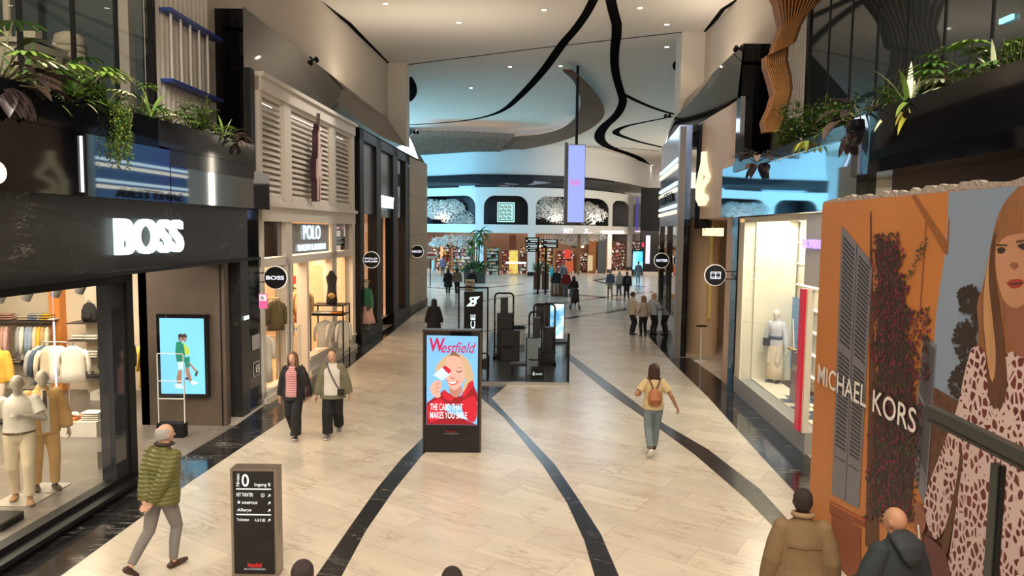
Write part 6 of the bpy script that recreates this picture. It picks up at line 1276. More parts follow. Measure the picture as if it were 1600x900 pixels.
sc2 = thing('kiosk_screen', 'lit portrait screen with a blue and white snowy picture at the back of the kiosk', 'screen', D(866, 530, 25.8) - Z(D(866, 530, 25.8).z)); Yq = 25.8
A_, B_ = D(851, 532, Yq), D(883, 473, Yq); mb = MB(); mb.box(A_.x, B_.x, Yq, Yq + .15, 0, B_.z); obj('housing', mb, M['blackgloss'], sc2)
A_, B_ = D(859, 529, Yq), D(881.5, 475, Yq); mb = MB(); mb.box(A_.x, B_.x, Yq - .01, Yq, A_.z, B_.z)
def splash(name, c1, c2, c3, s, sc=2.2):
    m = mat(name, c1, .4); nt = m.node_tree; N = nt.nodes.new; L = nt.links.new; b_ = nt.nodes['Principled BSDF']; tc = N('ShaderNodeTexCoord'); nz = N('ShaderNodeTexNoise'); nz.inputs['Scale'].default_value = sc; L(tc.outputs['Object'], nz.inputs['Vector'])
    cr = N('ShaderNodeValToRGB'); cr.color_ramp.elements[0].position = .38; cr.color_ramp.elements[0].color = (*c1, 1); cr.color_ramp.elements[1].position = .62; cr.color_ramp.elements[1].color = (*c3, 1); el = cr.color_ramp.elements.new(.5); el.color = (*c2, 1); L(nz.outputs['Fac'], cr.inputs[0]); L(cr.outputs[0], b_.inputs['Emission Color']); L(cr.outputs[0], b_.inputs['Base Color']); b_.inputs['Emission Strength'].default_value = s; return m
obj('display', mb, splash('snowy_display', (.10, .38, .75), (.35, .72, .90), (.85, .95, 1), .95), sc2)
P0 = F(887.5, 601); ps = thing('boundary_post', 'tall thin black post at the front right corner of the kiosk', 'post', (P0.x, P0.y, 0)); mb = MB(); zt_ = D(887, 521, P0.y).z; mb.box(P0.x - .03, P0.x + .03, P0.y, P0.y + .06, 0, zt_); obj('post', mb, M['black'], ps)
mb = MB(); mb.box(P0.x - .012, P0.x + .008, P0.y + .06, P0.y + 2.2, .05, zt_ - .1); obj('glass_fin', mb, M['clear'], ps)
# bike-like stroller silhouette beside the totem
bk = thing('sling_rack', 'small black rack with hanging straps at the left front of the kiosk', 'rack', D(755, 585, 19.6) - Z(D(755, 585, 19.6).z) + Z(.05)); P = D(757, 560, 19.75)
mb = MB(); tube(mb, arch(P.x - .12, P.x + .12, 19.75, P.z + .15, .02), .02); obj('rack_frame', mb, M['black'], bk); mb = MB(); mb.loft([(P.x, 19.7, .25), (P.x + .02, 19.7, .5), (P.x - .02, 19.7, P.z)], [.10, .09, .03], 10, (0, 1, 0)); obj('strap_bundle', mb, cm('black_vinyl', (.014, .014, .016), .45), bk)

# ================================================================== PLAZA OBJECTS
# far blue totem
P = F(997, 430); t = thing('advert_totem', 'blue lit advert totem across the plaza on the right', 'advert totem', (P.x, P.y, 0))
a, b = D(987, 431, P.y), D(1006, 391, P.y); mb = MB(); mb.box(a.x, b.x, P.y, P.y + .25, 0, b.z); obj('housing', mb, M['blackgloss'], t); a, b = D(988.5, 421, P.y), D(1004.5, 393, P.y); mb = MB(); mb.box(a.x, b.x, P.y - .02, P.y, a.z, b.z); obj('display', mb, splash('blue_totem_display', (.05, .45, .85), (.08, .52, .9), (.3, .75, .95), .9, 1.2), t)
# bright doorway strip far right
tag(obj('lit_doorway_panel', MB().box(D(1019.5, 0, 71).x, D(1026, 0, 71).x, 71, 71.2, D(1022, 412, 71).z, D(1022, 368, 71).z), e('lilac_panel', (.80, .74, .98), .9)), 'tall lilac white lit panel in the doorway at the far right', 'lit panel')
tag(obj('blue_light_strip', MB().box(D(1013.5, 0, 70).x, D(1015.5, 0, 70).x, 73.6, 73.8, 4.2, 7.6), e('deep_blue_strip', (.05, .03, .55), .9)), 'narrow deep blue light strip on the dark wall right of the arcade', 'light strip')
tag(obj('red_light_panel', MB().box(D(1013, 0, 71).x, D(1016, 0, 71).x, 71, 71.1, D(1014, 386, 71).z, D(1014, 379, 71).z), e('red_panel', (.85, .03, .12), .95)), 'tiny red lit panel below the blue light strip', 'light')
# wayfinding sign
Yw = 46; w_ = thing('wayfinding_sign', 'black overhead wayfinding sign boards with white lines on two posts', 'sign', D(845, 455, Yw) - Z(D(845, 455, Yw).z))
for nm, x0, x1, y0, y1 in (('left_board', 821, 843, 371, 380), ('left_board', 821, 842, 381.5, 388), ('left_board', 821, 840, 389, 393.5), ('right_board', 845, 872, 374, 380), ('right_board', 845, 872, 381, 387)):
    a, b = D(x0, y1, Yw), D(x1, y0, Yw); mb = MB(); mb.box(a.x, b.x, Yw, Yw + .12, a.z, b.z); mats_ = [M['black'], lw]; 
    h = b.z - a.z
    for q_ in (.28, .62) if y1 - y0 > 5 else (.45,): mb.box(a.x + (b.x - a.x) * (.35 if q_ < .5 else .2), b.x - .12, Yw - .01, Yw, a.z + h * q_, a.z + h * (q_ + .13), 1); 
    mb.box(a.x + .05, a.x + .13, Yw - .01, Yw, a.z + h * .3, a.z + h * .3 + .08, 1); obj(nm, mb, mats_, w_)
for x in (841, 853): a = D(x, 400, Yw); mb = MB(); mb.box(a.x - .06, a.x + .06, Yw + .12, Yw + .22, 0, D(x, 372 if x < 850 else 387, Yw).z); obj('post', mb, M['black'], w_)
# brown planters with shrubs
for px, lb in ((839, 'left tall brown planter with a leafy shrub under the wayfinding sign'), (852, 'right tall brown planter with a leafy shrub under the wayfinding sign')):
    P = F(px, 452 + (0 if px < 850 else .5)); t = thing('tall_planter', lb, 'planter', (P.x, P.y, 0)); mb = MB(); mb.box(P.x - .24, P.x + .24, P.y, P.y + .48, 0, 1.15); obj('box', mb, cm('brown_planter', (.10, .045, .025), .5), t)
# counter kiosk
P0, P1_ = F(862, 464), F(886, 461); t = thing('popup_counter', 'brown pop-up counter with a cyan lit panel behind the standing couple', 'counter', (P0.x, P0.y, 0)); mb = MB(); mb.box(P0.x, P1_.x, P0.y + .6, P0.y + 1.6, 0, .95); obj('cabinet', mb, cm('brown_counter', (.16, .08, .04), .5), t); mb = MB(); mb.box(P0.x - .05, P1_.x + .05, P0.y + .5, P0.y + 1.7, .95, 1.0); obj('worktop', mb, M['black'], t)
a, b = D(874, 448, P0.y + 1), D(880, 432, P0.y + 1); mb = MB(); mb.box(a.x, b.x, P0.y + 1.0, P0.y + 1.05, 1.0, b.z); obj('lit_panel', mb, e('cyan_panel', (.15, .75, .85), 1.0), t)
# pushchair
P = F(898, 484); t = thing('pushchair', 'black pushchair pushed across the plaza', 'pushchair', (P.x, P.y, 0))
mb = MB(); mb.loft([(P.x, P.y + .15, .45), (P.x, P.y, .5), (P.x, P.y - .2, .55), (P.x, P.y - .1, .95)], [(.2, .10), (.22, .16), (.22, .14), (.18, .1)], 10, (1, 0, 0)); obj('seat', mb, cm('black_canvas', (.02, .02, .022), .8), t, smooth=True)
mb = MB(); mb.ball((P.x, P.y + .05, .98), .22, .26, .16, 12); obj('hood', mb, cm('black_canvas', (.02, .02, .022), .8), t, smooth=True)
mb = MB(); mb.ball((P.x, P.y - .05, .78), .10, .08, .10, 10); obj('pale_blanket', mb, cm('pale_blanket', (.5, .42, .33), .9), t, smooth=True)
for dx in (-.24, .24):
    for dy in (-.35, .35): mb = MB(); mb.cyl((P.x + dx - .02, P.y + dy, .12), (P.x + dx + .02, P.y + dy, .12), .12, seg=16); obj('wheel', mb, M['black'], t)
mb = MB()
for dx in (-.22, .22): mb.cyl((P.x + dx, P.y - .35, .12), (P.x + dx * .9, P.y + .35, 1.05), .016, seg=8); mb.cyl((P.x + dx, P.y + .35, .12), (P.x + dx * .9, P.y - .1, .6), .016, seg=8)
mb.cyl((P.x - .2, P.y + .35, 1.05), (P.x + .2, P.y + .35, 1.05), .016, seg=8); obj('chassis', mb, cm('grey_tube', (.2, .2, .2), .4), t)
# far display with pale boxes behind the kiosk sign
P = F(735, 478); t = thing('display_stand', 'display stand stacked with pale printed boxes behind the kiosk sign', 'display stand', (P.x, P.y, 0)); Yp = P.y
for i, (x0, x1, y0, y1) in enumerate(((727, 741, 437, 443), (726, 740, 444, 449), (726, 740, 449.5, 455))): a, b = D(x0, y1, Yp), D(x1, y0, Yp); mb = MB(); mb.box(a.x, b.x, Yp, Yp + .3, a.z, b.z); mb.box(a.x + .08, b.x - .08, Yp - .01, Yp, a.z + .05, a.z + .1, 1); obj('printed_box', mb, [cm('cream_card', (.65, .52, .38), .6), M['black']], t)
a, b = D(726, 478, Yp), D(741, 455, Yp); mb = MB(); mb.box(a.x, b.x, Yp, Yp + .35, 0, b.z); obj('stand', mb, M['black'], t)
# A-frame menu board by the beige wall
P = F(653, 479); t = thing('menu_board', 'dark framed food menu board leaning against the beige clad wall', 'sign board', (P.x - .15, P.y, 0)); Ym = P.y
a, b = D(640, 481, Ym), D(653.5, 457, Ym); mb = MB(); mb.box(a.x, b.x, Ym, Ym + .06, .35, b.z); obj('frame', mb, M['black'], t); mb = MB(); mb.box(a.x + .05, b.x - .05, Ym - .01, Ym, .42, b.z - .06); obj('picture', mb, splash('menu_picture', (.03, .02, .01), (.12, .06, .03), (.4, .2, .1), .25, 6), t)
for x in (a.x + .03, b.x - .03): mb = MB(); mb.box(x - .02, x + .02, Ym, Ym + .05, 0, .36); obj('leg', mb, M['black'], t)
# stand with red and white round tray at the end of the beige wall
P = D(670, 400, 50); t = thing('round_hanging_tray', 'red and white round stall sign just right of the beige wall end', 'sign', (P.x, 52, D(670, 399, 52).z)); c0 = D(672, 399, 52); mb = MB(); mb.ball(c0, .62, .2, .22, 20); obj('disc', mb, cm('pale_stall_sign', (.7, .6, .5), .5), t, smooth=True); mb = MB(); mb.ball(c0 + Vector((0, -.12, .05)), .45, .12, .12, 16); obj('red_centre', mb, cm('red_stall_sign', (.5, .04, .03), .5), t, smooth=True); mb = MB(); mb.cyl((c0.x, 52.1, 0), (c0.x, 52.1, c0.z), .04, seg=8); obj('pole', mb, M['black'], t)
# ================================================================== PLANTS
def leaf(mb, b, d, ln, wd, droop=.5, fold=.25, seg=5, mi=0, tipx=0.0, prof=None):
    """one curved blade from b along d, bending down"""
    d = Vector(d).normalized(); s = d.cross(UP); s = s.normalized() if s.length > .05 else Vector((1, 0, 0)); P = Vector(b); vs = []; prof = prof or (.25, .8, 1.0, .85, .5, .04)
    step = ln / seg
    for i in range(seg + 1):
        w_ = wd * prof[min(i * len(prof) // (seg + 1), len(prof) - 1)]; n = s.cross(d).normalized()
        vs += [P - s * w_ + n * w_ * fold, P.copy(), P + s * w_ + n * w_ * fold]
        d = (d - UP * droop / seg).normalized(); P = P + d * step
    fs = []
    for i in range(seg): a = i * 3; fs += [(a, a + 1, a + 4, a + 3), (a + 1, a + 2, a + 5, a + 4)]
    mb.add(vs, fs, mi); return P
def lm(name, c, rough=.45, tr=0): return cm(name, c, rough, noise_=.35, nscale=14)
G1 = lm('fresh_green_leaf', (.20, .34, .06)); G2 = lm('mid_green_leaf', (.085, .19, .04)); G3 = lm('dark_green_leaf', (.04, .09, .025)); G4 = lm('pale_variegated_leaf', (.70, .74, .50)); G5 = lm('yellow_green_leaf', (.50, .50, .08)); G6 = lm('dark_purple_leaf', (.035, .022, .025), .3); G7 = lm('dusky_pink_leaf', (.36, .27, .25), .4); ST = lm('plant_stem', (.10, .09, .04), .7)
def plant(kind, label, P, size, group=None, seed=0):
    random.seed(seed); P = Vector(P); t = thing('potted_plant' if kind == 'palm' else {'broad': 'philodendron', 'strap': 'dracaena', 'fern': 'fern', 'dark': 'dark_leaved_plant', 'trail': 'trailing_plant', 'bush': 'leafy_shrub', 'palm': 'palm'}[kind], label, 'plant', P, 0, group)
    mb = MB(); sm_ = MB()
    if kind == 'broad':      # fingered leaves on long stalks
        n = 15
        for i in range(n):
            a = random.uniform(0, 2 * PI); el = random.uniform(.3, 1.25); dv = Vector((math.cos(a) * math.cos(el), math.sin(a) * math.cos(el), math.sin(el))); L_ = size * random.uniform(.45, .85); tip = P + dv * L_; sm_.loft([P, P + dv * L_ * .5 + Z(.02), tip], [.012, .009, .006], 5)
            o = Vector((dv.x, dv.y, .15)).normalized(); sd = o.cross(UP).normalized(); mi = random.choices((0, 1, 2), (5, 3, 3))[0]; LL = size * random.uniform(.30, .45)
            for q in range(9): ang = (q - 4) * .36; dd = o * math.cos(ang) + sd * math.sin(ang); leaf(mb, tip, dd, LL * (1 - abs(ang) * .22), LL * .085, .7, .3, 4, mi)
        ms = [G2, G4, G1]
    elif kind == 'strap':
        for i in range(26):
            a = random.uniform(0, 2 * PI); el = random.uniform(.35, 1.4); leaf(mb, P, (math.cos(a) * math.cos(el), math.sin(a) * math.cos(el), math.sin(el)), size * random.uniform(.7, 1.1), size * .05, random.uniform(.7, 1.5), .3, 6, random.choices((0, 1, 2), (4, 2, 2))[0], prof=(.6, .9, 1, .9, .6, .05))
        ms = [G2, G4, G1]
    elif kind == 'dark':
        for i in range(15):
            a = random.uniform(0, 2 * PI); el = random.uniform(-.1, 1.2); dv = Vector((math.cos(a) * math.cos(el), math.sin(a) * math.cos(el), math.sin(el))); tip = P + dv * size * random.uniform(.3, .6); sm_.loft([P, tip], [.014, .008], 5); leaf(mb, tip, (dv.x, dv.y, dv.z * .3), size * random.uniform(.45, .65), size * .12, random.uniform(.5, 1.4), .35, 6, random.choices((0, 1), (4, 2))[0])
        for i in range(8): a = random.uniform(PI, 2 * PI) if P.x > 0 else random.uniform(-PI / 2, PI / 2); a = PI + random.uniform(-1, 1) if P.x > 0 else random.uniform(-1, 1); leaf(mb, P, (math.cos(a), math.sin(a), -.2), size * .75, size * .15, 1.8, .2, 6, 0)
        ms = [G6, G7]
    elif kind == 'bush':
        for i in range(26):
            a = random.uniform(0, 2 * PI); r = size * .45 * math.sqrt(random.random()); h = size * random.uniform(.35, 1.0); b0 = P + Vector((r * math.cos(a) * .4, r * math.sin(a) * .4, 0)); tp = P + Vector((r * math.cos(a), r * math.sin(a), h)); sm_.loft([b0, tp], [.008, .004], 4)
            for j in range(16):
                c = b0.lerp(tp, random.uniform(.35, 1.0)); aa = random.uniform(0, 2 * PI); leaf(mb, c, (math.cos(aa), math.sin(aa), random.uniform(-.2, .7)), size * random.uniform(.12, .2), size * .030, .5, .3, 3, random.choices((0, 1, 2), (5, 3, 2))[0])
        ms = [G2, G1, G3]
    elif kind == 'fern':
        for i in range(26):
            a = random.uniform(0, 2 * PI); el = random.uniform(.2, 1.3); d = Vector((math.cos(a) * math.cos(el), math.sin(a) * math.cos(el), math.sin(el))); p = P.copy(); L_ = size * random.uniform(.7, 1.05)
            for j in range(9):
                s = d.cross(UP).normalized(); 
                for q in (-1, 1): leaf(mb, p, d * .5 + s * q, size * .15 * (1 - j / 11), size * .014, .3, .1, 2, random.choices((0, 1), (4, 2))[0])
                p = p + d * L_ / 9; d = (d - UP * .13).normalized()
        ms = [G2, G1]
    elif kind == 'trail':
        for i in range(70):
            a = random.uniform(0, 2 * PI); r = size * .14 * math.sqrt(random.random()); p = P + Vector((r * math.cos(a) + (.08 if P.x < 0 else -.08), r * math.sin(a) * 1.6, random.uniform(-.02, .12))); ln = size * random.uniform(.5, 1.0)
            for j in range(16):
                aa = random.uniform(0, 2 * PI); leaf(mb, p - Z(ln * j / 16), (math.cos(aa), math.sin(aa), -.6), .05, .012, .3, .2, 2, random.choices((0, 1), (3, 2))[0])
        ms = [G2, lm('sunlit_tint_leaf', (.20, .24, .05))]  # second leaf colour has sunlight put into its tint
    elif kind == 'yellow':
        for i in range(18): a = random.uniform(0, 2 * PI); leaf(mb, P, (math.cos(a), math.sin(a), random.uniform(-.3, .6)), size * random.uniform(.5, 1), size * .10, 1.7, .3, 6, random.choices((0, 1), (4, 1))[0])
        ms = [G5, G1]
    elif kind == 'palm':
        for k in range(2):
            pass
        ms = [G2, G3]
    obj('foliage', mb, ms, t, smooth=True, fixn=False)
    if sm_.v: obj('stem', sm_, ST, t, smooth=True)
    return t
_names = None
# extend the name table for the yellow kind
def plant_y(label, P, size, seed):
    random.seed(seed); P = Vector(P); t = thing('croton', label, 'plant', P); mb = MB()
    for i in range(20): a = random.uniform(0, 2 * PI); leaf(mb, P, (math.cos(a), math.sin(a), random.uniform(-.3, .6)), size * random.uniform(.5, 1), size * .10, 1.8, .3, 6, random.choices((0, 1), (4, 1))[0])
    obj('foliage', mb, [G5, G1], t, smooth=True, fixn=False); return t
def onL(px, py, back=.0):   # point on the left planter rim (z 5.8) under column px
    s, z = LU.hit(px, py, -back); return LU.pt(s, -back, 5.76)
def onR(px, py, back=.0):
    s, z = RU.hit(px, py, -back); return RU.pt(s, -back, 5.78)
LP = [('broad', -6, 112, .35, 1.1, 'large fingered plant cut by the left edge of the left planter'), ('dark', 6, 135, .1, .75, 'dusky dark leaved plant drooping over the rim at the left edge'), ('strap', 35, 120, .45, .75, 'arching strap leaved plant second from the left edge of the left planter'),
 ('fern', 62, 138, .25, .7, 'dark fern low behind the rim of the left planter, left of the pale fingered plant'), ('broad', 105, 120, .5, 1.05, 'tall pale fingered plant standing highest in the middle of the left planter'), ('strap', 112, 148, .2, .6, 'narrow leaved plant at the foot of the tall pale fingered plant'),
 ('bush', 140, 152, .3, .6, 'small bushy green plant right of the tall pale fingered plant'), ('strap', 165, 155, .35, .6, 'strap leaved plant just behind the trailing greenery'), ('trail', 179, 168, .0, 1.0, 'trailing green plant hanging down over the left planter front'),
 ('broad', 215, 165, .3, .75, 'pale fingered plant right of the trailing greenery'), ('strap', 235, 172, .15, .6, 'strap leaved plant in front of the dark glass wall end'), ('broad', 262, 170, .3, .55, 'low fingered plant before the white fluted panel'), ('fern', 285, 185, .3, .65, 'feathery upright fern before the white fluted panel'), ('bush', 305, 190, .25, .75, 'thin stemmed green shrub right of the feathery fern'), ('broad', 335, 200, .2, .45, 'small bright green plant before the tall black panel'), ('strap', 350, 212, .1, .55, 'arching plant near the right end of the left planter'), ('dark', 362, 222, .05, .42, 'small dark leaved plant drooping at the right end of the left planter')]
for i, (k, px, py, bk, sz, lb) in enumerate(LP): plant(k, lb, onL(px, py, bk), sz, None, 10 + i)
RPl = [('broad', 1530, 120, .5, .95, 'tallest pale fingered plant in the right planter near the exit sign'), ('broad', 1492, 135, .3, .8, 'pale fingered plant left of the tallest one in the right planter'), ('bush', 1462, 145, .25, .55, 'low green shrub left of the pale fingered plants in the right planter'), ('strap', 1420, 165, .2, .8, 'bright green strap leaved plant above the yellow leaves'), ('dark', 1352, 190, .05, .85, 'large dark purple leaved plant in the middle of the right planter'), ('bush', 1385, 170, .45, .7, 'green shrub behind the large dark purple plant'),
 ('bush', 1308, 205, .3, .8, 'leafy green shrub left of the large dark purple plant'), ('bush', 1278, 215, .45, 1.0, 'leafy green shrub in front of the white fluted panel'), ('bush', 1250, 222, .25, .95, 'tall green shrub at the foot of the timber ribbon'), ('bush', 1228, 232, .1, .6, 'small green shrub left of the timber ribbon foot'), ('fern', 1330, 200, .5, .6, 'fern behind the dark purple plant'), ('strap', 1555, 110, .3, .6, 'strap leaved plant below the exit sign'), ('bush', 1590, 100, .3, .5, 'shrub at the right edge of the right planter'), ('strap', 1290, 222, .05, .35, 'short arching plant spilling over the rim at the mirror panel')]
for i, (k, px, py, bk, sz, lb) in enumerate(RPl): plant(k, lb, onR(px, py, bk), sz, None, 50 + i)
plant_y('yellow green leaved plant hanging over the right planter rim', onR(1440, 160, -.06), .60, 81); plant_y('pale yellow leaves spilling over the rim above the mirror panel', onR(1262, 226, -.05), .40, 82)
plant('dark', 'dark drooping plant at the far left end of the right planter', onR(1185, 238, .0) - Z(.12), .62, None, 90)
pot = thing('plant_pot', 'round dark pot beneath the large dark purple plant', 'pot', onR(1350, 200, -.02) - Z(.30)); mb = MB(); mb.lathe([(.12, 0), (.22, .10), (.26, .30), (.24, .42), (.22, .42)], tuple(onR(1350, 200, -.12) - Z(.42)), 20); obj('bowl', mb, M['blackgloss'], pot, smooth=True)
# big palm in a dark pot across the plaza
P = F(742, 443); pt_ = thing('palm_planter', 'large dark grey planter with a palm and low foliage in the plaza', 'planter', (P.x, P.y + .9, 0)); c0 = Vector((P.x, P.y + .9, 0))
mb = MB(); mb.box(c0.x - .85, c0.x + .75, c0.y - .8, c0.y + .8, 0, 1.1); obj('planter_box', mb, cm('dark_grey_planter', (.05, .055, .05), .6), pt_)
random.seed(4); mb = MB(); sm_ = MB()
for tx, h in ((.1, 3.3), (-.3, 2.7), (.35, 3.9)):
    top = c0 + Vector((tx, 0, h)); sm_.loft([c0 + Vector((tx * .5, 0, .9)), top], [.07, .04], 7)
    for i in range(17): a = random.uniform(0, 2 * PI); el = random.uniform(-.1, 1.2); leaf(mb, top, (math.cos(a) * math.cos(el), math.sin(a) * math.cos(el), math.sin(el)), random.uniform(1.0, 1.5), .10, 1.4, .3, 5, random.choices((0, 1), (3, 2))[0])
for i in range(90): a = random.uniform(0, 2 * PI); el = random.uniform(0, 1.3); leaf(mb, c0 + Vector((random.uniform(-.7, .6), random.uniform(-.6, .6), 1.1)), (math.cos(a) * math.cos(el), math.sin(a) * math.cos(el), math.sin(el)), random.uniform(.6, 1.0), .12, 1.2, .3, 4, random.choices((0, 1), (1, 2))[0])
obj('foliage', mb, [G2, G3], pt_, smooth=True, fixn=False); obj('trunk', sm_, ST, pt_)
for px, lb in ((838.5, 'green shrub in the left tall brown planter under the sign'), (852, 'green shrub in the right tall brown planter under the sign')): P = F(px, 452); plant('bush', lb, (P.x, P.y + .24, 1.12), .9, None, 97 + int(px))
# white blossom behind the arcade
WB = [cm('white_blossom', (.80, .80, .78), .7), cm('grey_blossom', (.55, .55, .54), .7), cm('warm_blossom', (.72, .62, .5), .7)]
def blossom(label, px, py, rx, rz, d, seed, n=1500):
    random.seed(seed); c = RP(px, D(px, py, RB(px).y + d).z, d); t = thing('blossom_tree', label, 'blossom tree', (c.x, c.y, c.z - rz)); mb = MB(); n = int(n * 1.6)
    lobes = [(random.uniform(-.7, .7) * rx, random.uniform(-.5, .6) * rz, random.uniform(.3, .55)) for _ in range(9)]
    for i in range(n):
        lx, lz, lr = random.choice(lobes); a = random.uniform(0, 2 * PI); u = random.uniform(-1, 1); r = lr * random.uniform(.6, 1.05); q = math.sqrt(1 - u * u)
        p = c + Vector((lx + r * rx * q * math.cos(a), r * .8 * q * math.sin(a), lz + r * rz * u)); s = random.uniform(.035, .095); v1 = Vector((random.uniform(-1, 1), random.uniform(-.6, .6), random.uniform(-1, 1))).normalized() * s; v2 = v1.cross(Vector((0, 1, .3))).normalized() * s * .7
        mb.quad(p - v1, p - v2, p + v1, p + v2, random.choices((0, 1, 2), (4, 3, 2))[0])
    obj('blossom', mb, WB, t, fixn=False)
    mb = MB()
    for i in range(7): lx, lz, lr = lobes[i]; mb.loft([c + Vector((0, 0, -rz)), c + Vector((lx * .5, 0, lz * .4 - rz * .2)), c + Vector((lx, 0, lz))], [.07, .04, .015], 5)
    obj('branches', mb, cm('dark_twig', (.05, .03, .02), .8), t)
blossom('white blossom behind the leftmost visible upper arch', 698, 334, 3.0, 1.5, 1.4, 1, 3200)
blossom('white blossom behind the wide third upper arch, left of the hanging screen', 868, 331, 2.4, 1.75, 1.4, 2, 2200)
blossom('white blossom behind the wide third upper arch, right of the hanging screen', 928, 337, 1.5, 1.35, 1.4, 3, 1400)
blossom('white blossom hanging inside the left ground floor window of the arcade', 700, 376, 2.4, .75, 2.2, 4, 1500)
blossom('white blossom hanging inside the wide right ground floor window of the arcade', 900, 374, 2.9, .8, 2.2, 5, 1700)

for x, y, z, tx, ty in ((-2.5, 6, 11.9, -6.3, 11.5), (-2.5, 3, 11.9, -6.5, 8.5), (2.5, 7, 11.9, 6.0, 13.5), (2.5, 2, 11.9, 6.2, 8.5)):
    spot('planter_sun_fill', (x, y, z), 1500, (1, .95, .82), .75, (tx, ty, 5.8))  # added spots that give the planter greenery a sunlit look
for px in (690, 790, 870, 930): p = RP(px, 5.0, .6); spot('blossom_fill', (p.x, p.y, 4.75), 130, (1, .93, .85), 2.6, (p.x, p.y + 1.2, 8))  # added unseen spots that brighten the blossom in the upper arches
# ================================================================== GOODS IN THE SHOPS
FAB = {n: cm('fabric_' + n, c_, .9, noise_=.15, nscale=9, bump=.5, bscale=8, stretch=(6, 6, 1)) for n, c_ in dict(white=(.78, .74, .66), cream=(.70, .58, .42), grey=(.34, .34, .34), blue=(.30, .38, .50), yellow=(.72, .45, .06), pink=(.55, .32, .26), dark=(.03, .028, .03), tan=(.52, .33, .14), orange=(.55, .17, .04), green=(.05, .20, .10), red=(.50, .03, .03), olive=(.16, .13, .06), rose=(.70, .42, .38), denim=(.06, .09, .14), brown=(.16, .08, .04)).items()}
HG = cm('dark_hanger', (.03, .028, .028), .5)
def hang(label, P, rz, col, L_=.72, W_=.46, group=None, cat='shirt', name='hanging_shirt', th=.05):
    """garment on a hanger; local x = shoulder line, hook at the origin"""
    t = thing(name, label, cat, P, rz, group); mb = MB(); w2 = W_ / 2
    sec = [(-.06, .07, .03), (-.10, .14, .045), (-.14, w2 * .82, .05), (-.20, w2, .055), (-.34, w2 * .86, .06), (-.34 - (L_ - .3) * .5, w2 * .88, .065), (-L_, w2 * .95, .07)]
    mb.loft([(0, 0, z) for z, a, b in sec], [(a, b * th / .05) for z, a, b in sec], 14, (1, 0, 0))
    for s in (-1, 1): mb.loft([(s * w2 * .75, 0, -.15), (s * w2 * 1.05, 0, -.26), (s * w2 * 1.16, .01, -.45), (s * w2 * 1.14, .02, -min(L_ * .85, .66))], [(.05, .05), (.055, .05), (.048, .045), (.038, .035)], 8, (0, 1, 0))
    obj('garment', mb, FAB[col], t, local=True, smooth=True)
    mb = MB(); mb.loft([(0, 0, -.07), (0, 0, -.01), (.02, 0, .015), (.035, 0, -.005)], [.006] * 4, 6); mb.loft([(-w2 * .7, 0, -.13), (0, 0, -.06), (w2 * .7, 0, -.13)], [.01] * 3, 6, (0, 1, 0)); obj('hanger', mb, HG, t, local=True); return t
def fold(label, P, col, w_=.32, d_=.26, h_=.045, group=None, cat='folded garment', name='folded_garment'):
    t = MB(); t.loft([(P[0] - w_ / 2, P[1], P[2] + h_ / 2), (P[0] - w_ / 2 + .015, P[1], P[2] + h_ / 2), (P[0] + w_ / 2 - .015, P[1], P[2] + h_ / 2), (P[0] + w_ / 2, P[1], P[2] + h_ / 2)], [(d_ * .47, h_ * .35), (d_ / 2, h_ / 2), (d_ / 2, h_ / 2), (d_ * .47, h_ * .35)], 10, (0, 1, 0))
    return tag(obj(name, t, FAB[col], smooth=True), label, cat, group)
def rail(label, A_, B_, legs=True, z0=0.0, m_=None):
    t = thing('clothes_rail', label, 'clothes rail', ((A_[0] + B_[0]) / 2, (A_[1] + B_[1]) / 2, z0)); mb = MB(); mb.cyl(A_, B_, .012, seg=8); m_ = m_ or M['black']; obj('bar', mb, m_, t)
    for P_ in (A_, B_) if legs else (): mb = MB(); mb.cyl((P_[0], P_[1], z0), P_, .014, seg=8); obj('upright', mb, m_, t)
    return t
def shelf(label, x0, x1, y0, y1, z, m_=None, th=.025):
    mb = MB(); mb.box(x0, x1, y0, y1, z - th, z); return tag(obj('shelf', mb, m_ or cm('dark_shelf', (.06, .05, .045), .5)), label, 'shelf')
X = lambda px, Y, py=500: D(px, py, Y).x
ZZ = lambda py, Y, px=60: D(px, py, Y).z
# --- grey shop: back wall shelf with folded stacks
Yb = 17.3; zs = ZZ(500, Yb); shelf('long dark wall shelf with folded shirts above the hanging rail at the left edge', X(-60, Yb), X(81, Yb), Yb - .3, 17.68, zs)
gi = 0
for k, (px, col, n) in enumerate(((-2, 'pink', 3), (12, 'pink', 3), (40, 'cream', 2), (56, 'blue', 3), (63, 'white', 3), (73, 'yellow', 3), (80, 'white', 1))):
    for j in range(n): fold('%s folded shirt, %s of the stack on the long wall shelf' % ({'pink': 'dusky pink', 'cream': 'peach', 'blue': 'pale blue', 'white': 'white', 'yellow': 'bright yellow'}[col] + ('' if k not in (0,) else ' leftmost'), ('bottom', 'middle', 'top')[j] if n > 1 else 'single one'), (X(px, Yb), Yb, zs + j * .055 + .003), col, .24, .3, .05, 'folded shirts on the long wall shelf')
Yr = 16.9; zr_ = ZZ(507, Yr); rail('wall clothes rail below the long shelf', (X(-40, Yr), Yr, zr_), (X(81, Yr), Yr, zr_), False, zr_)
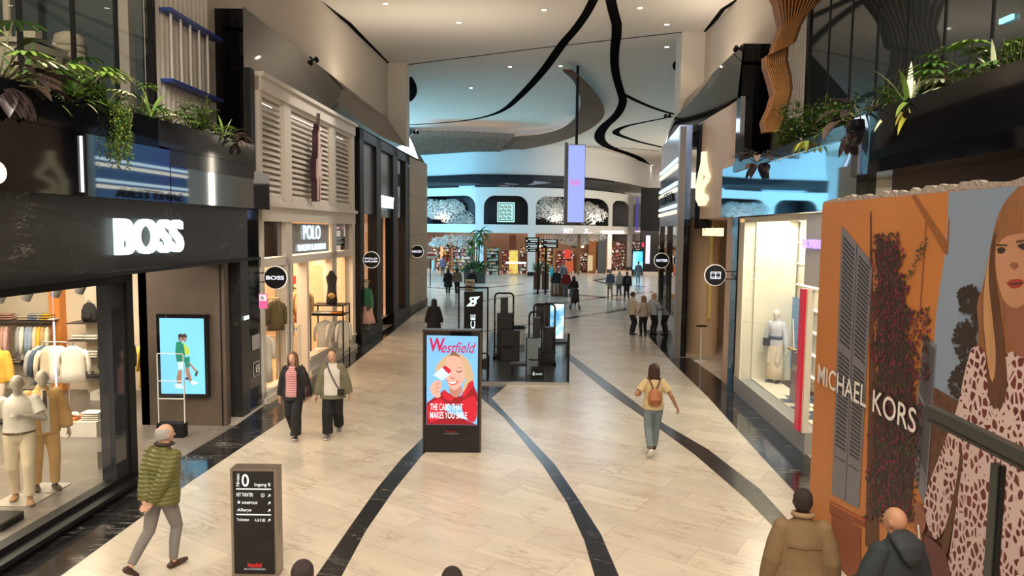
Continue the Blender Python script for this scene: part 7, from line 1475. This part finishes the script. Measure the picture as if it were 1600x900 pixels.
for k, (px, col, nm) in enumerate(((-4, 'pink', 'dusky pink shirt at the left edge of the wall rail'), (3, 'pink', 'second dusky pink shirt from the left edge of the wall rail'), (9, 'rose', 'rose shirt third from the left edge of the wall rail'), (28, 'grey', 'pale grey shirt on the wall rail below the white folded shirts'), (34, 'white', 'white shirt beside the pale grey one on the wall rail'), (42, 'blue', 'blue striped shirt left of its twin on the wall rail'), (47, 'blue', 'blue shirt just left of the mustard shirt on the wall rail'), (54, 'cream', 'cream shirt in front of the mustard one on the wall rail'), (60, 'yellow', 'mustard yellow shirt on the wall rail'), (66, 'tan', 'tan shirt right of the mustard one on the wall rail'), (73, 'cream', 'cream jacket at the right end of the wall rail'))):
    hang(nm, (X(px, Yr), Yr, zr_), PI / 2 + .5, FAB and col, .82, .46, 'shirts on the wall rail')
zs2 = ZZ(566, Yb); shelf('low wall shelf with folded trousers under the wall rail', X(-10, Yb), X(52, Yb), Yb - .3, 17.68, zs2)
for k, (px, col, nm) in enumerate(((16, 'denim', 'dark folded trousers on the left of the low wall shelf'), (28, 'cream', 'cream folded trousers on the low wall shelf'), (42, 'dark', 'black folded trousers on the right of the low wall shelf'))):
    for j in range(2): fold(nm + (', lower one', ', upper one')[j], (X(px, Yb), Yb, zs2 + j * .055 + .003), col, .24, .3, .05, 'folded trousers on the low wall shelf')
# front rail with white shirts
Yf = 14.6; zf = ZZ(534, Yf); rail('free standing clothes rail with white shirts in front of the orange panel', (X(66, Yf), Yf, zf), (X(104, Yf), Yf, zf), True, 0, cm('pale_steel', (.55, .53, .5), .3, metal=.6))
for px, col, nm, l_ in ((61, 'grey', 'dark grey jacket at the left of the free standing rail', .85), (68, 'denim', 'charcoal jacket second on the free standing rail', .85), (76, 'cream', 'cream shirt third on the free standing rail', .75), (89, 'white', 'wide white shirt in the middle of the free standing rail', .82), (112, 'white', 'striped white shirt at the right end of the free standing rail', .82)): hang(nm, (X(px, Yf), Yf, zf - .02), .25 if px > 80 else 1.1, col, l_, .5, 'clothes on the free standing rail')
# curved shelf bay
Yc = 17.1
mb = MB(); mb.box(X(124, Yc), X(161, Yc), 17.35, 17.68, 0, 4.0); tag(obj('display_column', mb, M['shopwall']), 'pale wall column carrying four shelves behind the backpack', 'column', None)
for py, nm in ((503, 'top shelf under the black backpack'), (530, 'second shelf with white boxes below the backpack'), (558, 'third shelf with a yellow garment below the backpack'), (588, 'lowest shelf with black garments below the backpack')): shelf(nm, X(113, Yc), X(163, Yc), Yc - .25, 17.4, ZZ(py, Yc, 140))
z = ZZ(503, Yc, 140); t = thing('backpack', 'black backpack standing on the top shelf', 'backpack', (X(140, Yc), Yc - .05, z)); mb = MB(); x_ = X(140, Yc); mb.loft([(x_, Yc, z + .005), (x_, Yc, z + .08), (x_, Yc, z + .28), (x_, Yc, z + .42), (x_, Yc, z + .47)], [(.15, .09), (.19, .11), (.18, .11), (.12, .08), (.05, .04)], 14); obj('bag_body', mb, FAB['dark'], t, smooth=True)
mb = MB(); mb.loft([(x_, Yc - .10, z + .06), (x_, Yc - .13, z + .14), (x_, Yc - .10, z + .22)], [(.10, .03), (.12, .04), (.10, .03)], 10); obj('front_pocket', mb, cm('black_canvas', (.02, .02, .022), .8), t, smooth=True); mb = MB(); mb.loft([(x_ - .03, Yc, z + .46), (x_ - .02, Yc, z + .52), (x_ + .02, Yc, z + .52), (x_ + .03, Yc, z + .46)], [.009] * 4, 6); obj('grab_handle', mb, HG, t)
for py, its in ((530, ((124, 'white', 'left white folded shirt on the second shelf', 2), (145, 'white', 'right white folded shirt on the second shelf', 2))), (558, ((127, 'yellow', 'mustard folded jumper on the third shelf', 2), (146, 'white', 'white folded shirt beside the mustard jumper on the third shelf', 3))), (588, ((131, 'dark', 'black folded jumper on the left of the lowest shelf', 2), (147, 'dark', 'black folded jumper on the right of the lowest shelf', 1)))):
    z = ZZ(py, Yc, 140)
    for px, col, nm, n in its:
        for j in range(n): fold(nm + (', at the bottom', ', in the middle' if n > 2 else ', on top', ', on top')[j], (X(px, Yc), Yc - .02, z + .003 + j * .06), col, .30, .28, .055, 'folded clothes on the column shelves')
Yh = 16.2; zh = ZZ(503, Yh, 170); rail('clothes rail with cream coats right of the backpack', (X(158, Yh), Yh, zh), (X(188, Yh), Yh, zh), False, zh)
for px, nm in ((160, 'cream coat at the left end of the rail by the window post'), (168, 'cream coat in the middle of the rail by the window post'), (176, 'cream coat behind the black jacket by the window post')): hang(nm, (X(px, Yh), Yh, zh), PI / 2 + .4, 'cream', 1.25, .5, 'cream coats by the window post')
Yj = 13.8; hang('black jacket hanging beside the mirrored window post', (X(181, Yj), Yj, ZZ(522, Yj, 180)), .5, 'dark', .85, .52, None, 'jacket', 'hanging_jacket'); mb = MB(); mb.cyl((X(181, Yj), Yj, ZZ(522, Yj, 180)), (X(181, Yj), Yj, 4.0), .008, seg=6); tag(obj('hanging_wire', mb, HG), 'thin ceiling wire holding the black jacket by the window post', 'wire')
Yo = 15.6; hang('orange coat seen in the gap right of the window post', (X(224, Yo), Yo, ZZ(530, Yo, 224)), PI / 2, 'yellow', 1.05, .5, None, 'coat', 'hanging_coat'); mb = MB(); mb.cyl((X(224, Yo), Yo, ZZ(530, Yo, 224)), (X(224, Yo), Yo, 4.0), .008, seg=6); tag(obj('hanging_wire', mb, HG), 'thin ceiling wire holding the orange coat', 'wire')
# marble plinths
MBL = stone('white_marble', (.70, .66, .60), (.68, .64, .58), (.35, .30, .25), .3, 3, 3, 0, 3, .03, (.7, .66, .6), 0)
def plinth(nm, px0, px1, pyb, pyt, h, dp=.5):
    P = F(px0, pyb); x1 = X(px1, P.y, pyb); mb = MB(); mb.box(P.x, x1, P.y, P.y + dp, 0, h); tag(obj('marble_plinth', mb, MBL), nm, 'plinth'); return P.x, x1, P.y
x0, x1, y_ = plinth('white marble plinth with an orange box and folded clothes behind the tan suited mannequin', 87, 151, 683, 655, .30, .7)
mb = MB(); mb.box(x0 + .02, x0 + .36, y_ + .05, y_ + .40, .3, .36); tag(obj('orange_tray', mb, FAB['orange']), 'orange tray on the marble plinth behind the tan suit', 'tray')
fold('dark folded trousers on the marble plinth behind the orange tray', (x0 + .35, y_ + .50, .303), 'denim', .4, .25, .05); 
for j in range(4): fold(('bottom', 'second', 'third', 'top')[j] + ' white folded shirt on the right of the marble plinth', (x1 - .2, y_ + .25, .303 + j * .04), 'white', .34, .3, .038, 'white shirts on the marble plinth')
def shoe(nm, P, rz, col, grp): t = MB(); t.loft([(0, -.13, .03), (0, -.08, .05), (0, 0, .05), (0, .08, .035), (0, .15, .025), (0, .165, .015)], [(.025, .02), (.036, .045), (.038, .045), (.045, .032), (.04, .022), (.02, .01)], 12, (1, 0, 0)); o = obj('shoe', t, cm('shoe_' + nm[:5], col, .5), smooth=True); o.location = P; o.rotation_euler = (0, 0, rz); return tag(o, nm, 'shoe', grp)
shoe('white left shoe on the orange tray', (x0 + .13, y_ + .2, .362), 1.2, (.7, .68, .62), 'shoes on the orange tray'); shoe('white right shoe on the orange tray', (x0 + .26, y_ + .2, .362), 1.2, (.7, .68, .62), 'shoes on the orange tray')
x0, x1, y_ = plinth('low white marble plinth with a pair of tan shoes near the window post', 141, 192, 626, 612, .20, .6)
shoe('left tan shoe on the low marble plinth', (x0 + .22, y_ + .3, .2), 1.2, (.5, .28, .17), 'tan shoes on the low marble plinth'); shoe('right tan shoe on the low marble plinth', (x0 + .38, y_ + .3, .2), 1.2, (.5, .28, .17), 'tan shoes on the low marble plinth')
P = F(153, 733); mb = MB(); mb.box(P.x, X(196, P.y, 733), P.y, P.y + .12, 0, .30); t = tag(obj('grey_kick_box', mb, cm('grey_kick', (.10, .095, .085), .3)), 'dark grey box at the foot of the glass return beside the window post', 'box'); mb = MB(); mb.box(P.x, X(196, P.y, 733), P.y + .05, P.y + .06, .30, 3.3); tag(obj('glass_return', mb, M['clear']), 'clear glass return panel beside the window post', 'glass panel')
P = F(0, 832); mb = MB(); mb.box(P.x - .8, X(34, P.y + .4, 812), P.y, P.y + .45, 0, .12); tag(obj('black_floor_plinth', mb, M['black']), 'flat black plinth on the shop floor at the left edge', 'plinth')
# track spotlights
for px, py, lb in ((3, 455, 'track spotlight at the left edge behind the window'), (45, 452, 'track spotlight second from the left behind the window'), (90, 446, 'track spotlight in front of the orange panel'), (128, 441, 'track spotlight above the black backpack')):
    P = D(px, py + 6, 14.5); t = thing('track_spotlight', lb, 'spotlight', (P.x, P.y, 4.0), 0, 'grey track spotlights in the clothes shop window'); mb = MB(); mb.cyl(P + Vector((.07, 0, .14)), P + Vector((-.07, 0, -.14)), .085, seg=16); obj('lamp_head', mb, cm('grey_spot', (.12, .115, .11), .5), t); mb = MB(); mb.cyl(P + Vector((.05, 0, .1)), (P.x + .05, P.y, 4.0), .012, seg=6); obj('stem', mb, cm('grey_spot', (.12, .115, .11), .5), t)
P = D(84, 520, 12.4); mb = MB(); mb.box(P.x - .012, P.x + .012, 12.4, 12.42, D(84, 546, 12.4).z - 1.2, D(84, 503, 12.4).z); mb.box(P.x - .002, P.x + .002, 12.408, 12.412, D(84, 503, 12.4).z, 4.0); tag(obj('light_tube', mb, e('violet_tube', (.75, .72, 1), 1.3)), 'thin vertical violet white light tube in front of the orange panel', 'light tube')
# mannequins in the window
def metal_base(pr, x, y, r=.22): bpy.context.view_layer.update(); mb = MB(); mb.box(x - r, x + r, y - r * .9, y + r * .9, 0.006, .02); return obj('base_plate', mb, cm('steel_plate', (.45, .43, .4), .3, metal=.5), pr)
def ex7(t, L, Hd, AR, LG_, k, hz): mb = MB(); mb.loft([L(0, .002, .548), L(0, .002, .562)], [(.108 * k, .080 * k), (.108 * k, .080 * k)], 20); obj('belt', mb, cm('brown_belt', (.10, .045, .02), .4), t, local=True)
P = F(28, 786); mq = person('mannequin with white t-shirt, cream trousers and tan shoes in the clothes window', (P.x, P.y + .1), PI + .5, 1.90, 'grey', None, top='tee', topc=(.72, .68, .60), legs='trousers', legc=(.66, .56, .40), shoec=(.36, .19, .09), pose=dict(la=(.05, .13, .70), lpole=(-1, -.2, -1), ra=(.19, .04, .50), lf=(.06, .10), rf=(.05, -.06)), vox=.011, name='mannequin', cat='mannequin', tuck=True, face=False, extra=ex7); metal_base(mq, P.x, P.y + .1, .3)
def ex8(t, L, Hd, AR, LG_, k, hz): mb = MB(); mb.loft([L(0, .088, .845), L(0, .108, .80), L(.004, .108, .70)], [(.012 * k, .006), (.014 * k, .006), (.018 * k, .006)], 8); obj('tie', mb, cm('brown_tie', (.10, .06, .04), .6), t, local=True)
P = F(72, 764); mq = person('mannequin in a tan suit, white shirt, brown tie and dark brown shoes', (P.x, P.y), PI + .75, 1.88, 'grey', None, top='jacket', topc=(.60, .36, .13), legs='trousers', legc=(.58, .35, .13), shoec=(.05, .03, .025), pose=dict(la=(.17, .03, .50), ra=(.17, .02, .50), lf=(.06, .04), rf=(.06, -.03)), vox=.011, name='mannequin', cat='mannequin', face=False, shirt=(FAB['white'], .030), extra=ex8); metal_base(mq, P.x, P.y, .26)
P = D(2, 560, 14.6); person('mannequin in a mustard jacket further back at the left edge', (P.x - .1, 14.6), PI, 1.80, 'grey', None, top='jacket', topc=(.65, .38, .05), legs='trousers', legc=(.6, .5, .4), vox=.02, name='mannequin', cat='mannequin', face=False)
# --- cream shop
Xp = lambda px, Y, py=480: D(px, py, Y).x
def garm_row(lbl, px0, px1, n, Y0, Y1, py, cols, L_, grp, rz=.9):
    for k in range(n):
        u = (k + .5) / n; Y = Y0 + (Y1 - Y0) * u; px = px0 + (px1 - px0) * u; P = D(px, py, Y); c_ = cols[k % len(cols)]; hang('%s %s, number %d from the left' % (c_, lbl, k + 1) if False else lbl, P, rz, c_, L_, .44, grp)
garm_row('patterned olive and cream shirt hanging behind the left window of the cream shop', 410, 434, 7, 17.6, 17.6, 466, ('olive', 'cream', 'brown'), .8, 'patterned shirts behind the left window')
P0 = D(408, 466, 17.6); P1_ = D(436, 466, 17.6); rail('brass clothes rail behind the left window of the cream shop', tuple(P0), tuple(P1_), True, 0, cm('brass_rail', (.5, .36, .15), .3, metal=.8))
garm_row('orange or brown garment on the black shelf unit inside the cream shop', 457, 478, 8, 20.4, 20.4, 452, ('orange', 'brown', 'yellow', 'tan'), .95, 'orange garments on the black shelf unit')
t = thing('shelf_unit', 'tall black open shelf unit inside the cream shop doorway', 'shelf unit', D(469, 552, 20.6) - Z(D(469, 552, 20.6).z)); xs0, xs1 = Xp(456, 20.6), Xp(480, 20.6)
for x in (xs0, (xs0 + xs1) / 2, xs1): mb = MB(); mb.box(x - .015, x + .015, 20.45, 20.75, 0, 3.3); obj('upright', mb, M['black'], t)
for py in (442, 450, 514, 545): z = D(468, py, 20.6).z; mb = MB(); mb.box(xs0, xs1, 20.45, 20.8, z - .02, z); obj('shelf_board', mb, M['black'], t)
z = D(468, 442, 20.6).z; mb = MB(); mb.box(xs0, Xp(469, 20.6), 20.4, 20.7, z, z + .2); tag(obj('red_box', mb, FAB['red']), 'red box on top of the black shelf unit in the cream shop', 'box')
for j, c_ in enumerate(('red', 'orange', 'red')): fold('%s folded jumper low on the black shelf unit, %s' % (c_, ('bottom', 'middle', 'top')[j]), (Xp(468, 20.6), 20.6, D(468, 545, 20.6).z + .003 + j * .06), c_, .34, .28, .055)
t = thing('wall_picture', 'framed pale picture on the rear wall seen through the cream shop doorway', 'picture', D(468, 420, 23.7)); a, b = D(461, 436, 23.7), D(477, 399, 23.7); mb = MB(); mb.box(a.x, b.x, 23.85, 23.9, a.z, b.z); obj('frame', mb, cm('pale_pink_mount', (.7, .52, .45), .6), t); mb = MB(); mb.box(a.x + .08, b.x - .08, 23.84, 23.85, a.z + .1, b.z - .1); obj('print', mb, splash('grey_print_picture', (.05, .05, .05), (.3, .3, .3), (.6, .6, .6), 0, 5), t)
# display table with shirts and torso in the right bay
Yt = 20.6; x0, x1 = Xp(485, Yt), Xp(536, Yt); zt_ = D(505, 477, Yt).z
t = thing('display_table', 'tall black framed display table behind the right window of the cream shop', 'table', ((x0 + x1) / 2, Yt, 0))
for x in (x0, x1):
    for y in (Yt, Yt + .8): mb = MB(); mb.box(x - .018, x + .018, y - .018, y + .018, 0, zt_); obj('leg', mb, M['black'], t)
for z in (zt_, zt_ - .28): mb = MB(); mb.box(x0, x1, Yt, Yt + .8, z - .03, z); obj('table_top', mb, M['black'], t)
for px, c_, nm in ((493, 'white', 'left white folded shirt on the middle board of the display table'), (508, 'white', 'right white folded shirt on the middle board of the display table'), (524, 'orange', 'orange folded shirt on the middle board of the display table')): fold(nm, (Xp(px, Yt), Yt + .2, zt_ - .277), c_, .3, .3, .09)
for px, c_, nm in ((503, 'white', 'long white shirt with navy bow hanging under the display table'), (518, 'white', 'white shirt second from the left under the display table'), (527, 'grey', 'grey shirt third from the left under the display table'), (533, 'white', 'white shirt at the right end under the display table')): hang(nm, (Xp(px, Yt), Yt + .3, zt_ - .42), .4 if px < 510 else 1.0, c_, .85, .5)
t = thing('dress_form', 'black dress form with a golden belt bag standing on the display table', 'dress form', (Xp(513, Yt), Yt + .4, zt_)); x_ = Xp(513, Yt); mb = MB(); mb.loft([(x_, Yt + .4, zt_ + .003), (x_, Yt + .4, zt_ + .1), (x_, Yt + .4, zt_ + .35), (x_, Yt + .4, zt_ + .55), (x_, Yt + .4, zt_ + .78), (x_, Yt + .4, zt_ + .88), (x_, Yt + .4, zt_ + .98)], [(.15, .11), (.17, .12), (.13, .10), (.12, .09), (.17, .10), (.10, .07), (.05, .05)], 16); obj('dress', mb, FAB['dark'], t, smooth=True); mb = MB(); mb.ball((x_ + .03, Yt + .28, zt_ + .25), .11, .05, .09, 12); obj('belt_bag', mb, splash('gold_pattern_bag', (.6, .25, .03), (.7, .45, .15), (.1, .03, .01), 0, 25), t, smooth=True)
P = D(414, 570, 16.95); t = hang('white and orange dress hanging at the far left of the cream shop window', (P.x, 17.0, D(411, 520, 17).z), .9, 'white', 1.2, .4, None, 'dress', 'hanging_dress')
t = thing('anti_theft_gate', 'pair of slim clear gates inside the cream shop doorway', 'security gate', D(459, 585, 17.4) - Z(D(459, 585, 17.4).z)); 
for px in (447, 461): x = Xp(px, 17.4); mb = MB(); mb.box(x - .02, x + .02, 17.4, 17.8, 0, 1.7); obj('gate_panel', mb, M['clear'], t); mb = MB(); tube(mb, [Vector((x, 17.4, 0)), Vector((x, 17.4, 1.7)), Vector((x, 17.8, 1.7)), Vector((x, 17.8, 0))], .012); obj('gate_frame', mb, M['white'], t)
# --- black framed shop: mannequin with hat, green top and pale skirt
P = F(573, 519); yy = 25.6; xx = Xp(573, yy)
def ex9(t, L, Hd, AR, LG_, k, hz):
    mb = MB(); mb.loft([(0, 0, .60 * k), (0, 0, .5 * k), (0, 0, .30 * k), (0, 0, .18 * k)], [(.07 * k, .055 * k), (.10 * k, .08 * k), (.15 * k, .13 * k), (.18 * k, .16 * k)], 18); obj('long_skirt', mb, FAB['rose'], t, local=True, smooth=True)
    mb = MB(); c_ = Hd(0, -.005, .12); mb.lathe([(.16, 0), (.16, .008), (.07, .012), (.065, .07), (.03, .085)], tuple(c_), 18); obj('straw_hat', mb, cm('straw', (.5, .34, .18), .8), t, local=True, smooth=True)
pp = person('mannequin with straw hat, green top and long pale skirt behind the black framed window', (xx, yy), PI - .6, 1.85, 'ivory', None, top='shirt', topc=(.04, .20, .10), legc=(.10, .12, .10), vox=.014, female=True, name='mannequin', cat='mannequin', face=False, extra=ex9); pp.location.z = .4
# --- bright display window
d_ = -.75; s_ = R1.S(1210, 600, d_); P = R1.pt(s_, d_, .46)
def ex10(t, L, Hd, AR, LG_, k, hz):
    mb = MB(); mb.loft([(0, 0, .60 * k), (0, 0, .45 * k), (0, 0, .2 * k), (0, 0, .05 * k)], [(.085 * k, .065 * k), (.11 * k, .085 * k), (.12 * k, .10 * k), (.125 * k, .105 * k)], 18); obj('long_skirt', mb, FAB['cream'], t, local=True, smooth=True)
    mb = MB(); mb.loft([L(0, 0, .60), L(0, 0, .64)], [(.108 * k, .088 * k), (.108 * k, .088 * k)], 18); obj('dark_sash', mb, FAB['denim'], t, local=True, smooth=True)
    mb = MB(); mb.loft([L(.10, .06, .60), L(.10, .06, .50)], [(.06 * k, .02 * k), (.06 * k, .02 * k)], 8); obj('striped_bag', mb, FAB['dark'], t, local=True)
pp = person('ivory mannequin in a pale striped top and long cream skirt in the bright window', (P.x, P.y), 2.3, 1.80, 'ivory', None, top='shirt', topc=(.55, .55, .60), legc=(.6, .52, .4), vox=.012, female=True, name='mannequin', cat='mannequin', face=False, extra=ex10); pp.location.z = .455
s_ = R1.S(1240, 640, -.5); t = thing('sale_sign', 'grey pink sign board reading SALE in the bright window', 'sign', R1.pt(s_, -.5, .46)); fpart('board', R1, [(s_ - .45, s_ + .3, -.55, -.5, .46, 1.55)], cm('mauve_board', (.28, .17, .18), .5), t); mb = MB(); text(mb, 'SALE', R1.pt(s_ + .2, -.495, 1.15), -R1.t, UP, .45, .14, bold=.01); obj('lettering', mb, M['pletter'], t)
s1_ = R1.S(1243, 560, -.6); t = thing('model_yacht', 'small white sailed model yacht standing on the SALE sign board', 'model boat', R1.pt(s1_, -.52, 1.55)); mb = MB(); mb.prism([R1.pt(s1_ - .12, -.53, 1.62), R1.pt(s1_ + .14, -.53, 1.62), R1.pt(s1_ + .02, -.53, 2.25)], R1.n * .02); obj('sail', mb, FAB['white'], t); mb = MB(); mb.prism([R1.pt(s1_ - .2, -.56, 1.6), R1.pt(s1_ + .2, -.56, 1.6), R1.pt(s1_ + .12, -.56, 1.552), R1.pt(s1_ - .12, -.56, 1.552)], R1.n * .08); obj('hull', mb, FAB['tan'], t)
mb = MB()
for i in range(9):
    for j in range(4):
        if (i + j) % 2 == 0: R1.box(mb, ra - .2 + i * .35, ra + .15 + i * .35, -1.2 + j * .22, -.98 + j * .22, .452, .458)
tag(obj('checkered_mat', mb, FAB['denim']), 'dark checkered squares on the bright window floor', 'mat')
t = thing('info_stand', 'small glass topped information stand beside the rounded wooden wall', 'stand', D(1096, 556, 22.6) - Z(D(1096, 556, 22.6).z)); P = D(1096, 510, 22.6); mb = MB(); mb.cyl((P.x, 22.6, .01), (P.x, 22.6, P.z), .02, seg=8); obj('pole', mb, M['white'], t); mb = MB(); mb.cyl((P.x, 22.6, .005), (P.x, 22.6, .02), .2, seg=20); obj('foot', mb, M['white'], t); mb = MB(); mb.box(P.x - .15, P.x + .15, 22.45, 22.7, P.z, P.z + .03); obj('panel', mb, M['black'], t)
# small black camera spots on the bronze band
for px, py, Y, lb in ((490, 93, 23.2, 'small black twin spotlight on the left bronze band near the cream shop'), (634, 195, 38, 'small black spotlight at the far end of the left bronze band, upper one'), (650, 207, 38.6, 'small black spotlight at the far end of the left bronze band, lower one'), (1155, 76, 20.7, 'small black spotlight at the top corner of the right black panel'), (1043, 181, 31, 'small black spotlight at the far end of the right bronze band')):
    P = D(px, py, Y); t = thing('small_spotlight', lb, 'spotlight', P)
    for s in (-1, 1): mb = MB(); mb.cyl(P + Vector((s * .09, -.05, .04)), P + Vector((s * .09, .08, -.04)), .06, seg=10); obj('lamp_head', mb, M['black'], t)
    mb = MB(); mb.box(P.x - .15, P.x + .15, P.y, P.y + .1, P.z - .02, P.z + .03); obj('bracket', mb, M['black'], t)
spot('facade_fill', (-1.5, 22, 11.8), 1500, (1, .9, .78), .7, (-5.7, 20, 6.2)); spot('facade_fill_right', (1.5, 20, 11.8), 500, (1, .9, .78), .6, (5.8, 21, 6))  # spots added under the ceiling to brighten the shop fronts, no fittings
# ================================================================== RITUALS INTERIOR
random.seed(11)
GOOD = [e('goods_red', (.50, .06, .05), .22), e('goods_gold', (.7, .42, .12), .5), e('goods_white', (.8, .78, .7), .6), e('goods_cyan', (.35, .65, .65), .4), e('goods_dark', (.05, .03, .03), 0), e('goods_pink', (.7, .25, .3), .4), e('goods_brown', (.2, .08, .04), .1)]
def shelfwall(label, px0, px1, z1, d, w, rows=8):
    t = thing('product_shelving', label, 'shelving', RP((px0 + px1) / 2, 0, d)); A_, B_ = RP(px0, 0, d), RP(px1, 0, d); u = (B_ - A_); W_ = u.length; u.normalize(); n = Vector((u.y, -u.x, 0))
    mb = MB()
    def bx(a0, a1, b0, b1, z0, z1_, mi=0): mb.hexa([A_ + u * a + n * b + Z(z) for z in (z0, z1_) for a, b in ((a0, b0), (a1, b0), (a1, b1), (a0, b1))], mi)
    bx(0, W_, -.3, -.25, 0, z1); 
    for r in range(rows + 1): bx(0, W_, -.25, .12, z1 * r / rows - .02 + .02, z1 * r / rows + .03)
    bx(0, .04, -.25, .12, 0, z1); bx(W_ - .04, W_, -.25, .12, 0, z1); obj('shelf_frame', mb, cm('shop_shelf_wood', (.30, .17, .09), .6), t)
    mb = MB()
    for r in range(rows):
        x = .08
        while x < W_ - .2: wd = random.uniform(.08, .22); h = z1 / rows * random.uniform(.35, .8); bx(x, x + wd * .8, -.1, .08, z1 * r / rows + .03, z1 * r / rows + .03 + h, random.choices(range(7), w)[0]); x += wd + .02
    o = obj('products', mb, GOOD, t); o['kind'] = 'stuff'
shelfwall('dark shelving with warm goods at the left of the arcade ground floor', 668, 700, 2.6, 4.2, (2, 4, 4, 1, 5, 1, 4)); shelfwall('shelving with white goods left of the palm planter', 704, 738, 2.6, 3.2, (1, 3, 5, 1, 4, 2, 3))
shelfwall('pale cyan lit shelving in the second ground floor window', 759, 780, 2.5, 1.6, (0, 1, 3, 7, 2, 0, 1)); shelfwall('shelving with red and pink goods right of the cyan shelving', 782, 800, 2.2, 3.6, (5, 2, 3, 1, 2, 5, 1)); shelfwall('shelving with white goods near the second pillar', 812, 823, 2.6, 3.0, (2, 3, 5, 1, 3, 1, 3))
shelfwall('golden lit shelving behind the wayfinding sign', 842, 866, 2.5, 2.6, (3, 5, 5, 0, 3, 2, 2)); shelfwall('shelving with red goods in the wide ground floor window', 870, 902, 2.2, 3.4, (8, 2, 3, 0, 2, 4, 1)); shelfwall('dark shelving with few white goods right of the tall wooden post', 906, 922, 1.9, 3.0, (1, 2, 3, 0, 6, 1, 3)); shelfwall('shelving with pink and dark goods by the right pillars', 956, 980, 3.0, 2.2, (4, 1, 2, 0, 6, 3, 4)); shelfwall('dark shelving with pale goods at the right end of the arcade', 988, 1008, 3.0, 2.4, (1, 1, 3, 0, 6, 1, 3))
def slab_at(name, label, px0, px1, py0, py1, d, m_, cat, th=.15):
    A_, B_ = RP(px0, 0, d), RP(px1, 0, d); Y = A_.y; mb = MB(); mb.box(A_.x, B_.x, Y, Y + th, max(D(px0, py1, Y).z, 0), D(px0, py0, Y).z); return tag(obj(name, mb, m_), label, cat)
slab_at('orange_light_column', 'glowing orange column at the left of the arcade ground floor', 683, 687, 379, 405, 3, e('orange_glow', (1, .50, .22), .9), 'column')
slab_at('wooden_post', 'tall brown wooden post in the wide ground floor window', 903, 907, 366, 430, .8, cm('brown_wood_post', (.22, .09, .04), .5), 'post', .3)
slab_at('wooden_screen', 'orange brown timber screen beside the tall wooden post', 923, 933, 367, 427, 2.0, cm('rust_wood', (.35, .13, .04), .5), 'screen'); slab_at('grey_screen', 'grey ribbed glass screen left of the right pillars', 935, 946, 368, 430, .9, cm('ribbed_grey', (.10, .11, .11), .3), 'screen')
slab_at('dark_wood_column', 'dark red brown column behind the second ground floor window', 795, 806, 367, 390, 5, cm('dark_red_wood', (.18, .05, .025), .5), 'column')
slab_at('poster', 'large golden poster with a red figure in the second ground floor window', 795, 809, 391, 428, 1.2, splash('gold_poster', (.55, .05, .06), (.80, .48, .08), (.85, .55, .12), .55, .9), 'poster', .05)
slab_at('counter_bar', 'white lit counter bar in front of the golden poster', 790, 822, 409, 412, 1.0, e('white_bar', (1, .95, .9), 1.0), 'counter', .3)
slab_at('red_lantern_display', 'bright red lantern shaped display in the wide ground floor window', 884, 893, 390, 404, 2.0, e('red_display', (.85, .06, .04), .8), 'display'); slab_at('orange_display_table', 'orange red lit display table in the wide ground floor window', 885, 898, 408, 424, 2.0, e('orange_red_display', (.80, .14, .05), .55), 'display table')
slab_at('lit_glass_case', 'small warm lit glass case beside the timber screen', 920, 927, 399, 423, 1.2, e('warm_case', (.85, .65, .35), .6), 'glass case')
for px, lb in ((672, 'warm glowing globe lamp left in the arcade shop'), (705, 'warm glowing globe lamp behind the blossom in the arcade shop'), (847, 'warm glowing globe lamp left of the red display'), (915, 'warm glowing globe lamp right of the red display'), (965, 'warm glowing globe lamp behind the right pillars')):
    P = RP(px, 2.6, 3.5); t = thing('globe_lamp', lb, 'lamp', P); mb = MB(); mb.ball(P, .16, seg=12); obj('globe', mb, e('globe_glow', (1, .75, .45), 3), t, smooth=True); mb = MB(); mb.cyl(P, (P.x, P.y, 4.3), .012, seg=6); obj('cord', mb, M['black'], t)
mb = MB(); mb.box(-20, 20, 64, 80, .004, .012)
bake_all()
